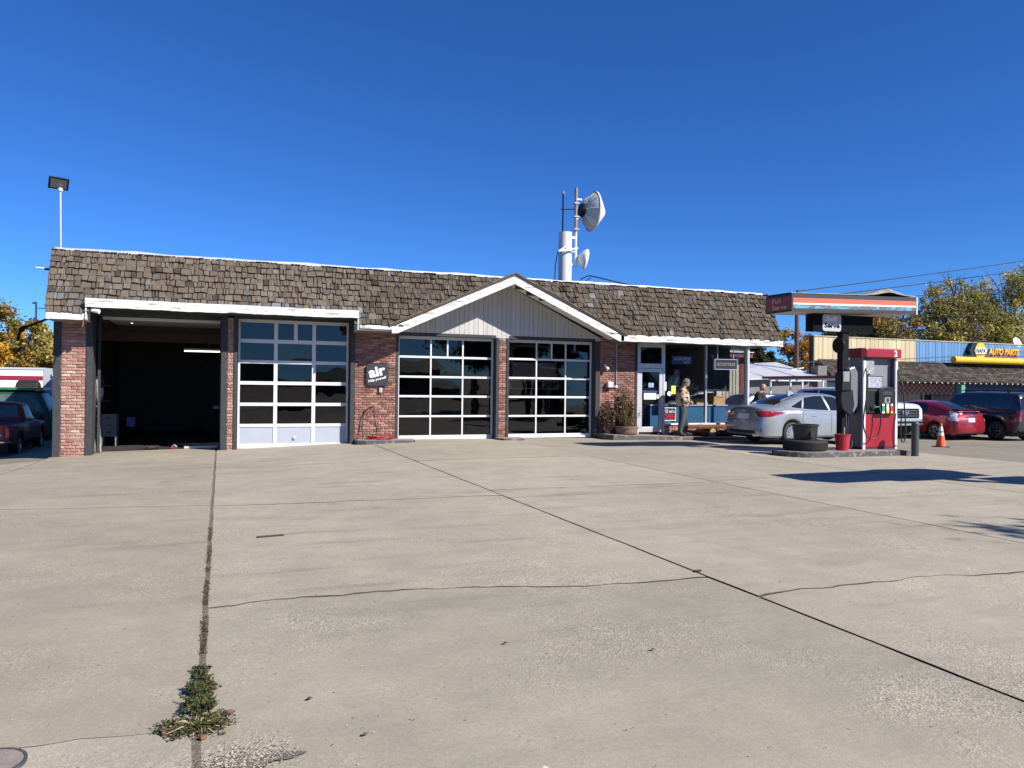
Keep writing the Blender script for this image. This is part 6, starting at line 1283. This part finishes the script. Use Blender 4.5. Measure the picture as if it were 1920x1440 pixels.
tag(MB().box(16.9, 40, 31.0, 31.8, -.35, .62).build('loading_ledge', MATS['cream_base']), 'low cream concrete ledge in front of the tan building', 'ledge')
# utility poles and wires
M('pole_wood', (.10, .055, .035), .85, var=.25, scale=3, stretch=(3, 3, .3))
def upole(x, y, h, lb, arms=True):
    t = thing('utility_pole', lb, 'utility pole', (x, y, -.1)); MB().tube([(x, y, -.2), (x, y, h*.5), (x, y, h)], [.17, .15, .12], 10).build('pole', MATS['pole_wood'], t, smooth=60)
    if arms: MB().box(x-.09, x+.09, y-.09, y+.09, h, h+.12).cyl((x, y, h+.1), (x, y, h+.42), .05).build('insulator', MATS['black_paint'], t); MB().beam((x-.5, y-.1, h*.38), (x+.5, y-.1, h*.40), .08, .08).build('arm', MATS['alu'], t)
    return t
upole(34.4, 39.5, 7.55, 'dark wooden utility pole rising behind the pump canopy')
def wire(p, q, sag, lb, r=.022):
    p, q = Vector(p), Vector(q); pts = [p.lerp(q, k/24)-Vector((0, 0, sag*4*(k/24)*(1-k/24))) for k in range(25)]
    tag(MB().tube(pts, r, 5).build('power_line', MATS['hose_black'], smooth=60), lb, 'power line')
wire((34.4, 39.5, 7.9), (120, 62, 23.0), .3, 'highest power line rising from the wooden pole to the right', .034)
wire((34.4, 39.5, 7.4), (120, 66, 21.6), .3, 'second power line rising from the wooden pole to the right', .034)
wire((34.4, 39.5, 7.2), (120, 75, 18.2), .3, 'lowest of the three power lines rising right', .034)
wire((34.4, 39.5, 7.8), (18, 34, 3.9), .2, 'power line from the wooden pole down behind the roof')
wire((34.4, 39.5, 4.9), (17, 30, 3.2), .4, 'service wire dropping from the pole behind the eave')
wire((36, 42.9, 3.5), (76, 42.4, 6.6), .45, 'thin wire crossing in front of the tan parapet', .015); wire((30, 42.7, 3.2), (76, 42.2, 6.2), .4, 'lower thin wire crossing in front of the tan parapet', .015)
wire((36, 50, 8.4), (95, 56, 10.4), .6, 'power line running behind the pump canopy toward the trees')

# ------------------------------------------------------------------ trees
def quads(name, P, N, sz, col, mat, parent, seed):
    rg = np.random.default_rng(seed); n = len(P)
    N = N/np.linalg.norm(N, axis=1, keepdims=True); a = rg.normal(size=(n, 3)); U = np.cross(N, a); U /= np.linalg.norm(U, axis=1, keepdims=True); V = np.cross(N, U)
    s = sz[:, None]; co = np.stack([P-U*s*.6, P+V*s*.35+N*s*.08, P+U*s*.6, P-V*s*.35+N*s*.08], 1).reshape(-1, 3)-np.array(root_loc(parent))
    me = bpy.data.meshes.new(name); me.vertices.add(4*n); me.vertices.foreach_set('co', co.astype('f4').ravel()); me.loops.add(4*n); me.loops.foreach_set('vertex_index', np.arange(4*n, dtype='i4'))
    me.polygons.add(n); me.polygons.foreach_set('loop_start', np.arange(0, 4*n, 4, dtype='i4')); me.update(calc_edges=True); me.materials.append(mat)
    at = me.attributes.new('tint', 'FLOAT_COLOR', 'CORNER'); c = np.ones((4*n, 4), 'f4'); c[:, :3] = np.repeat(col, 4, 0); at.data.foreach_set('color', c.ravel())
    o = bpy.data.objects.new(name, me); C.objects.link(o); o.parent = parent; return o
GOLD = [(.46, .27, .03), (.50, .32, .05), (.40, .24, .04), (.30, .21, .05), (.20, .17, .045)]
OLIVE = [(.29, .275, .075), (.35, .32, .085), (.20, .205, .06), (.42, .36, .10), (.44, .35, .085)]
RUST = [(.32, .20, .06), (.25, .18, .065), (.36, .22, .06), (.19, .15, .06)]
DARK = [(.035, .05, .022), (.05, .065, .03), (.03, .04, .02)]
PALE = [(.20, .16, .10), (.25, .19, .11), (.17, .13, .08)]
def tree(label, x, y, h, lobes, pal, n, ls, seed, bare=0, trunk=.25, z0=-.3, group=None, name='tree'):
    """lobes: (dx, dy, z, rx, rz) ellipsoids that make up the crown"""
    r = random.Random(seed); rg = np.random.default_rng(seed); t = thing(name, label, 'tree', (x, y, z0), 0, group); tr = MB()
    zb = min(l[2]-l[4]*.6 for l in lobes); top = Vector((x+r.uniform(-.3, .3), y, zb+1.0+z0))
    tr.tube([(x, y, z0-.2), (x+r.uniform(-.15, .15), y, (zb)*.5), top], [trunk, trunk*.8, trunk*.6], 9); clumps = []
    for dx, dy, z, rx, rz in lobes:
        for _ in range(max(2, int(3+rx))):
            d = Vector((r.gauss(0, 1), r.gauss(0, 1), r.gauss(0, 1))).normalized()*r.uniform(.35, .95); e = Vector((x+dx+d.x*rx, y+dy+d.y*rx, z+d.z*rz+z0)); m_ = top.lerp(e, .5)+Vector((r.gauss(0, .3), r.gauss(0, .3), r.uniform(.1, .8)))
            tr.tube([top-Vector((0, 0, r.uniform(0, .8))), m_, e], [trunk*.38, trunk*.22, .025], 6)
            for k in range(3): tr.tube([m_.lerp(e, r.uniform(.2, .9)), e+Vector((r.gauss(0, .5), r.gauss(0, .5), r.gauss(0, .5)))*rx*.4], [.03, .01], 4)
        for _ in range(max(6, int(9*rx))):
            d = rg.normal(size=3); d /= np.linalg.norm(d); q = rg.uniform(.25, 1.)**.45; clumps.append((np.array([x+dx, y+dy, z+z0])+d*np.array([rx, rx, rz])*q, rx*rg.uniform(.16, .34)))
        for _ in range(int(bare)):
            a = r.uniform(0, 6.3); e = Vector((x+dx+cos(a)*rx*r.uniform(.3, 1.), y+dy+sin(a)*rx*.6, z+rz*r.uniform(.9, 1.35)+z0)); b = Vector((x+dx, y+dy, z+z0)); m_ = b.lerp(e, .55)+Vector((r.gauss(0, .2), 0, .2))
            tr.tube([b, m_, e], [.07, .045, .012], 5)
            for k in range(4): s_ = m_.lerp(e, r.uniform(.1, .9)); tr.tube([s_, s_+Vector((r.gauss(0, .4), r.gauss(0, .3), r.uniform(.1, .7)))], [.02, .006], 4)
    tr.build('trunk', MATS['bark'], t, smooth=60)
    K = len(clumps); per = np.maximum(1, (n*np.array([c[1]**2 for c in clumps])/sum(c[1]**2 for c in clumps)).astype(int))
    P = np.concatenate([c[0]+rg.normal(size=(m, 3))*c[1]*np.array([.62, .62, .5]) for c, m in zip(clumps, per)]); pal = np.array(pal)
    cc = np.concatenate([np.repeat((pal[rg.integers(len(pal))]*rg.uniform(.75, 1.25))[None], m, 0) for m in per])*rg.uniform(.7, 1.3, (len(P), 1))
    quads('crown', P, rg.normal(size=(len(P), 3))+np.array([0, 0, .4]), ls*rg.uniform(.6, 1.4, len(P)), cc, MATS['leaf'], t, seed); return t
G1 = 'autumn trees beyond the station'
# left side
tree('golden tree topping the others at the left edge', -12.6, 56, 8, [(0, 0, 5.0, 1.5, 1.9), (-2.0, 0, 4.0, 1.6, 1.8), (1.0, 0, 3.4, 1.5, 1.6), (-.6, 0, 2.4, 2.0, 1.4)], GOLD, 26000, .19, 1, group=G1, z0=-1)
tree('gold and green tree behind the white trailer nearest the brick pier', -10.9, 54, 7, [(0, 0, 4.7, 1.1, 1.5), (1.2, 0, 3.9, 1.2, 1.5), (-.6, 0, 3.0, 1.3, 1.4), (1.5, 0, 2.6, 1.5, 1.3), (.2, 0, 2.4, 1.4, 1.2)], GOLD[1:]+OLIVE[3:], 26000, .18, 2, group=G1, z0=-1)
tree('bright yellow bush low behind the trailer', -10.6, 50, 4, [(0, 0, 2.1, 1.2, 1.3), (-1.6, 0, 1.9, 1.1, 1.1)], [(.5, .31, .03), (.44, .27, .03)], 9000, .16, 3, group=G1, z0=-1)
tree('olive tree half hidden by the left brick pier', -8.8, 52, 6, [(0, 0, 3.7, 1.6, 1.6), (-1.2, 0, 2.6, 1.5, 1.5), (.3, 0, 2.2, 1.5, 1.2)], OLIVE[3:]+GOLD[2:], 24000, .17, 4, group=G1, z0=-1)
tree('wide golden tree farthest back on the left', -11.9, 62, 8, [(0, 0, 4.6, 2.0, 2.0), (2.0, 0, 3.8, 2.0, 1.8), (-2.0, 0, 3.8, 2.0, 1.8), (.5, 0, 2.4, 2.4, 1.4)], GOLD+OLIVE[3:], 26000, .2, 20, group=G1, z0=-1)
# centre right, behind the white shed
tree('narrow orange tree left of the utility pole', 49.0, 62, 8, [(0, 0, 5.6, 1.5, 2.6), (.8, 0, 4.2, 1.5, 2.2)], RUST+PALE, 5500, .22, 5, bare=4, group=G1)
tree('bright orange tree between the utility pole and the tan parapet', 53.0, 62, 8, [(0, 0, 5.4, 1.7, 2.4), (1.9, 0, 4.8, 1.5, 2.2), (3.6, 0, 5.9, 1.4, 1.8)], [(.42, .22, .03), (.36, .2, .035), (.3, .17, .04)], 8000, .22, 6, group=G1)
tree('dry brown tree showing above the pump canopy', 62.5, 62, 12, [(0, 0, 8.4, 3.2, 2.6), (3.5, 0, 7.4, 2.6, 2.2), (-2.6, 0, 7.2, 2.2, 1.8), (.4, 0, 10.6, 1.5, 1.3), (5.2, 0, 8.8, 1.8, 2.4)], RUST+OLIVE[:3]+PALE, 17000, .24, 7, bare=5, group=G1)
tree('tall cottonwood with bare top branches above the blue parapet', 74.5, 62, 16, [(0, 0, 9.2, 3.6, 3.2), (-2.6, 0, 8.6, 2.6, 2.0), (1.0, 0, 12.6, 2.4, 2.0), (3.6, 0, 10.4, 2.8, 2.6), (-.6, 0, 6.0, 3.6, 2.0), (3.2, 0, 6.4, 2.8, 2.2), (-2.0, 0, 12.3, 1.3, 1.2)], OLIVE+PALE[:1], 20000, .25, 8, bare=6, trunk=.45, group=G1)
tree('large olive cottonwood at the right edge', 83.5, 62, 17, [(0, 0, 12.4, 3.4, 3.0), (-3.0, 0, 9.6, 3.0, 2.4), (1.6, 0, 8.0, 3.6, 2.6), (-1.5, 0, 6.2, 3.4, 2.2), (4, 0, 14.2, 2.8, 2.4)], OLIVE, 19000, .25, 9, bare=3, trunk=.45, group=G1)
tree('rusty bush just above the blue parapet', 77.5, 57, 7, [(0, 0, 6.0, 2.2, 1.4), (-3.4, 0, 5.8, 1.9, 1.3), (3.0, 0, 5.6, 1.8, 1.2)], [(.25, .17, .03), (.2, .16, .035), (.15, .14, .035)], 8000, .22, 10, group=G1)
tree('grey twiggy tree past the end of the pump canopy', 70.2, 66, 12, [(0, 0, 8.6, 1.8, 3.2), (-1, 0, 6.6, 1.8, 2)], PALE+OLIVE[:2], 4500, .22, 11, bare=8, group=G1)
def spruce(label, x, y, h, r0, seed):
    t = thing('spruce_tree', label, 'tree', (x, y, -.3), 0, 'spruces behind the shed'); r = random.Random(seed); MB().tube([(x, y, -.4), (x, y, h)], [.2, .03], 8).build('trunk', MATS['bark'], t); P, N, Cc = [], [], []; br = MB()
    for k in range(26):
        q = k/26; z = .8+(h-.9)*q; L = r0*(1-q)**.85+.12
        for j in range(9):
            a = r.uniform(0, 6.3); d = Vector((cos(a), sin(a), 0)); e = Vector((x, y, z))+d*L*r.uniform(.7, 1.1)+Vector((0, 0, -L*.22)); br.tube([(x, y, z), e], [.03, .008], 4)
            for m in range(26):
                f = r.uniform(.15, 1); p = Vector((x, y, z)).lerp(e, f)+Vector((r.gauss(0, .07), r.gauss(0, .07), r.gauss(0, .05)-.04)); P.append(p[:]); N.append((r.gauss(0, .6), r.gauss(0, .6), 1)); c = r.choice(DARK); kk = r.uniform(.7, 1.5); Cc.append([v*kk for v in c])
    br.build('branches', MATS['bark'], t); n = len(P); quads('needles', np.array(P), np.array(N), np.random.default_rng(seed).uniform(.14, .26, n), np.array(Cc), MATS['leaf'], t, seed)
spruce('dark spruce nearest the eave behind the white roofed shed', 36.5, 50, 5.3, 1.9, 1); spruce('taller dark spruce left of the utility pole', 40.0, 50.5, 6.6, 2.0, 2); spruce('small dark spruce at the end of the shed roof', 43.4, 53, 5.0, 1.8, 3)
# the tree out of frame whose shade and reflection reach the lot, and the far side of the road
tree('leafy dark tree by the road whose shade reaches the lot at right', 15.55, -3.3, 8, [(0, 0, 5.6, 2.1, 1.9), (-1.4, .3, 4.4, 1.8, 1.4), (1.5, -.3, 4.2, 1.7, 1.5), (.2, 0, 3.2, 2.0, 1.0)], DARK+OLIVE[:1], 12000, .2, 12, trunk=.22, z0=0)
tree('dark tree across the road', 32, -36, 9, [(0, 0, 6, 3.4, 3), (2.5, 0, 4.5, 2.6, 2.2)], DARK, 6000, .35, 13)
tree('unseen dark tree added on the right to darken the shop glass reflection', 47, -30, 9, [(0, 0, 5.5, 3.4, 3), (3.5, 0, 4.5, 3, 2.6), (-3, 0, 4, 2.6, 2.2)], DARK, 7000, .35, 15)  # this tree and the next: unseen, added to darken what the shop glass reflects
tree('farther unseen dark tree added to darken the shop glass reflection', 56, -31, 9, [(0, 0, 5.5, 3.4, 3), (3.5, 0, 4.5, 3, 2.6), (-3, 0, 4, 2.6, 2.2)], DARK, 7000, .35, 16)
hb = thing('road_building', 'low green roofed building across the road', 'building', (8, -42, 0)); MB().box(-6, 24, -50, -42, -.2, 2.3).build('wall', MATS['siding_dark'], hb)
MB().prism([(-41.4, 2.3), (-50.6, 2.3), (-46, 3.7)], -6.5, 24.5, lambda y, z, x: (x, y, z)).build('roof', M('roof_dark_green', (.02, .06, .045), .6), hb)
for x in range(-4, 24, 4): MB().box(x, x+2, -42.0, -41.95, .8, 1.9).build('window', MATS['car_glass'], hb)

# ------------------------------------------------------------------ weeds, gravel and litter
WD = random.Random(2)
def weed(label, cx, cy, rad, h, n, per, seed, dead=0, ell=1.):
    r = random.Random(seed); t = thing('weed_plant', label, 'weed', (cx, cy, 0), 0, 'weeds in the wide slab joint'); s_ = MB(); l_ = MB()
    for i in range(n):
        a = r.uniform(0, 6.3); L = rad*r.uniform(.35, 1.05); d = Vector((cos(a), sin(a)*ell, 0)); up = h*r.uniform(.3, 1.)
        p0 = Vector((cx+r.gauss(0, .01), cy+r.gauss(0, .02), -.015)); p1 = p0+d*L*.5+Vector((0, 0, up)); p2 = p0+d*L+Vector((0, 0, up*r.uniform(.3, .9)+.012))
        dd = r.random() < dead; s_.tube([p0, p1, p2], [.0026, .002, .001], 4, t=(.55, .45, .26) if dd else (.14, .12, .05))
        if dd: continue
        for k in range(per):
            f = r.uniform(.12, 1); p = p0*(1-f)**2+p1*2*f*(1-f)+p2*f*f; kk = r.uniform(.6, 1.35); c = r.choice([(.055, .085, .03), (.07, .10, .04), (.045, .07, .028), (.10, .09, .035), (.12, .085, .04)])
            leaf_quad(l_, p+Vector((r.gauss(0, .008), r.gauss(0, .008), abs(r.gauss(0, .006)))), r.uniform(.010, .022), tuple(v*kk for v in c), r)
    s_.build('stems', MATS['stone'], t); l_.build('leaves', MATS['leaf'], t, recalc=False)
weed('small brownish weed at the top of the three joint weeds', -.075, 4.42, .035, .04, 50, 20, 1, ell=2.4)
weed('bushy dark green weed in the middle of the joint weeds', -.072, 4.19, .072, .055, 110, 26, 2, ell=1.4)
weed('round green weed just above the sprawling one', -.068, 3.96, .085, .06, 120, 28, 3, ell=1.0)
weed('sprawling weed with dry straw stems, nearest of the joint weeds', -.075, 3.76, .18, .04, 150, 20, 4, dead=.35, ell=.7)
def pebble(mb, x, y, s, t, r, z=None):
    z = g(x, y) if z is None else z; vs = []
    for (a, b, c) in ((1, 0, 0), (-1, 0, 0), (0, 1, 0), (0, -1, 0), (0, 0, 1), (0, 0, -.5)): vs.append((x+a*s*r.uniform(.6, 1.2), y+b*s*r.uniform(.6, 1.2), z+c*s*r.uniform(.4, .8)))
    mb.add(vs, [(0, 2, 4), (2, 1, 4), (1, 3, 4), (3, 0, 4), (2, 0, 5), (1, 2, 5), (3, 1, 5), (0, 3, 5)], t)
mo = MB()
for i in range(2600):
    y = 4.5+4.6*WD.random()**1.3
    if .5+.5*sin(y*5.3)+.4*sin(y*13) < .25: continue
    k = WD.uniform(.6, 1.4); c = WD.choice([(.09, .085, .035), (.12, .10, .05), (.06, .06, .03), (.16, .12, .06)]); leaf_quad(mo, Vector((-.075+WD.gauss(0, .011), y, g(0, y)-.01+WD.uniform(0, .014))), WD.uniform(.008, .018), tuple(v*k for v in c), WD)
for i in range(1500):
    y = 2.9+7*WD.random(); pebble(mo, -.075+WD.gauss(0, .011), y, WD.uniform(.002, .0055), WD.choice([(.3, .26, .2), (.2, .17, .13), (.12, .10, .07), (.38, .34, .27)]), WD, g(0, y)-.004)
tag(mo.build('joint_weeds', MATS['leaf'], recalc=False), 'low moss and dry weeds filling the wide slab joint', 'weeds', kind='stuff')
rr = random.Random(6); pm = MB(); ol = []
for k in range(40):
    a = 2*pi*k/40; q = .75+.25*sin(3*a+1)+rr.uniform(-.16, .16); ol.append((.145+.20*q*cos(a), 3.335+.085*q*sin(a)))
pm.add([(x, y, .0035) for x, y in ol], [tuple(range(40))]); tag(pm.build('crumbled_patch', M('crumbled', (.16, .14, .12), .95, var=.6, scale=45, bump=1., bscale=90), recalc=False), 'grey crumbled patch of exposed aggregate at the slab corner', kind='stuff')
gm = MB()
for i in range(1000):
    x = rr.gauss(.10, .10); y = 3.36+rr.gauss(0, .07)+.12*(x-.1)
    if x < -.045 or x > .34: continue
    c = rr.choice([(.36, .32, .25), (.46, .41, .32), (.22, .19, .16), (.15, .13, .115), (.36, .31, .23), (.18, .14, .12)]); pebble(gm, x, y, rr.uniform(.002, .0068), c, rr, .004)
tag(gm.build('gravel', MATS['stone'], recalc=False), 'broken gravel where the slab corner has crumbled', 'gravel', kind='stuff')
sc_ = MB()
for i in range(1400):
    x = rr.uniform(-4.5, 9); y = rr.uniform(2.2, 13); c = rr.choice([(.04, .035, .03), (.10, .08, .06), (.50, .47, .42), (.16, .13, .10), (.3, .27, .24), (.03, .03, .03)]); pebble(sc_, x, y, rr.uniform(.002, .0065), c, rr, g(x, y)+.002)
for i in range(350):
    x = rr.uniform(-1.0, 2.2); y = rr.uniform(2.6, 5.6); c = rr.choice([(.04, .035, .03), (.10, .08, .06), (.50, .47, .42)]); pebble(sc_, x, y, rr.uniform(.0015, .004), c, rr, .002)
tag(sc_.build('grit', MATS['stone'], recalc=False), 'scattered grit and crumbs over the concrete', 'grit', kind='stuff')
def bit(nm, lb, cat, x, y, L, w_, h, col, rot=0): tag(MB().obox((x, y, g(x, y)+h/2+.001), (L, w_, h), Matrix.Rotation(rot, 3, 'Z'), col).build(nm, MATS['stone'], bevel=min(h, w_)*.25), lb, cat)
bit('stick', 'dark flat strip lying on the concrete right of the joint', 'stick', .50, 8.22, .27, .03, .012, (.05, .04, .045), .15)
bit('brick_fragment', 'reddish brick fragment right of the round weed', 'brick fragment', .055, 3.86, .042, .02, .015, (.17, .085, .06), .1)
bit('brick_fragment', 'brown brick fragment at the left tip of the sprawling weed', 'brick fragment', -.20, 3.73, .05, .025, .02, (.15, .07, .045), .3)
bit('brick_fragment', 'brown fragment at the foot of the sprawling weed', 'brick fragment', -.05, 3.62, .03, .02, .015, (.18, .09, .05), .5)
bit('metal_clip', 'small dark metal clip beside the slab joint', 'clip', 3.82, 5.56, .07, .02, .015, (.03, .03, .03), .1)
for i, (x, y, c) in enumerate(((1.63, 4.36, (.06, .045, .03)), (2.42, 3.97, (.08, .06, .04)), (1.25, 2.87, (.5, .46, .36)), (.43, 3.90, (.05, .045, .04)), (.62, 3.42, (.1, .1, .11)), (1.92, 2.6, (.08, .06, .05)))):
    lb = ['dry brown leaf alone on the middle slab', 'dry dark leaf near the middle of the lot', 'pale bit of paper on the near slab', 'dark fleck right of the middle weed', 'dark grey chip beyond the crumbled corner', 'dark curled leaf near the bottom edge'][i]
    m_ = MB(); m_.add([(x-.018, y, .004), (x, y-.01, .009), (x+.02, y+.004, .006), (x, y+.012, .012), (x-.018, y, .003), (x, y-.01, .008), (x+.02, y+.004, .005), (x, y+.012, .011)], [(0, 1, 2, 3), (7, 6, 5, 4)], c); tag(m_.build('leaf_litter', MATS['stone'], recalc=False), lb, 'litter')
mh = thing('manhole_cover', 'round concrete and steel cover at the bottom left corner', 'manhole cover', (-.86, 3.66, 0)); MB().cyl((-.86, 3.66, -.01), (-.86, 3.66, .006), .125, n=36).build('cover', M('cover_grey', (.26, .22, .19), .8, var=.2, scale=15, bump=.3), mh); MB().lathe([(.126, -.01), (.126, .008), (.138, .008), (.138, -.01)], (-.86, 3.66, 0), 36, closed=True).build('ring', MATS['kerb_paint'], mh)
for o in list(bpy.data.objects):
    if o.type == 'MESH' and o.parent is None and 'kind' not in o and 'category' not in o: print('untagged', o.name)
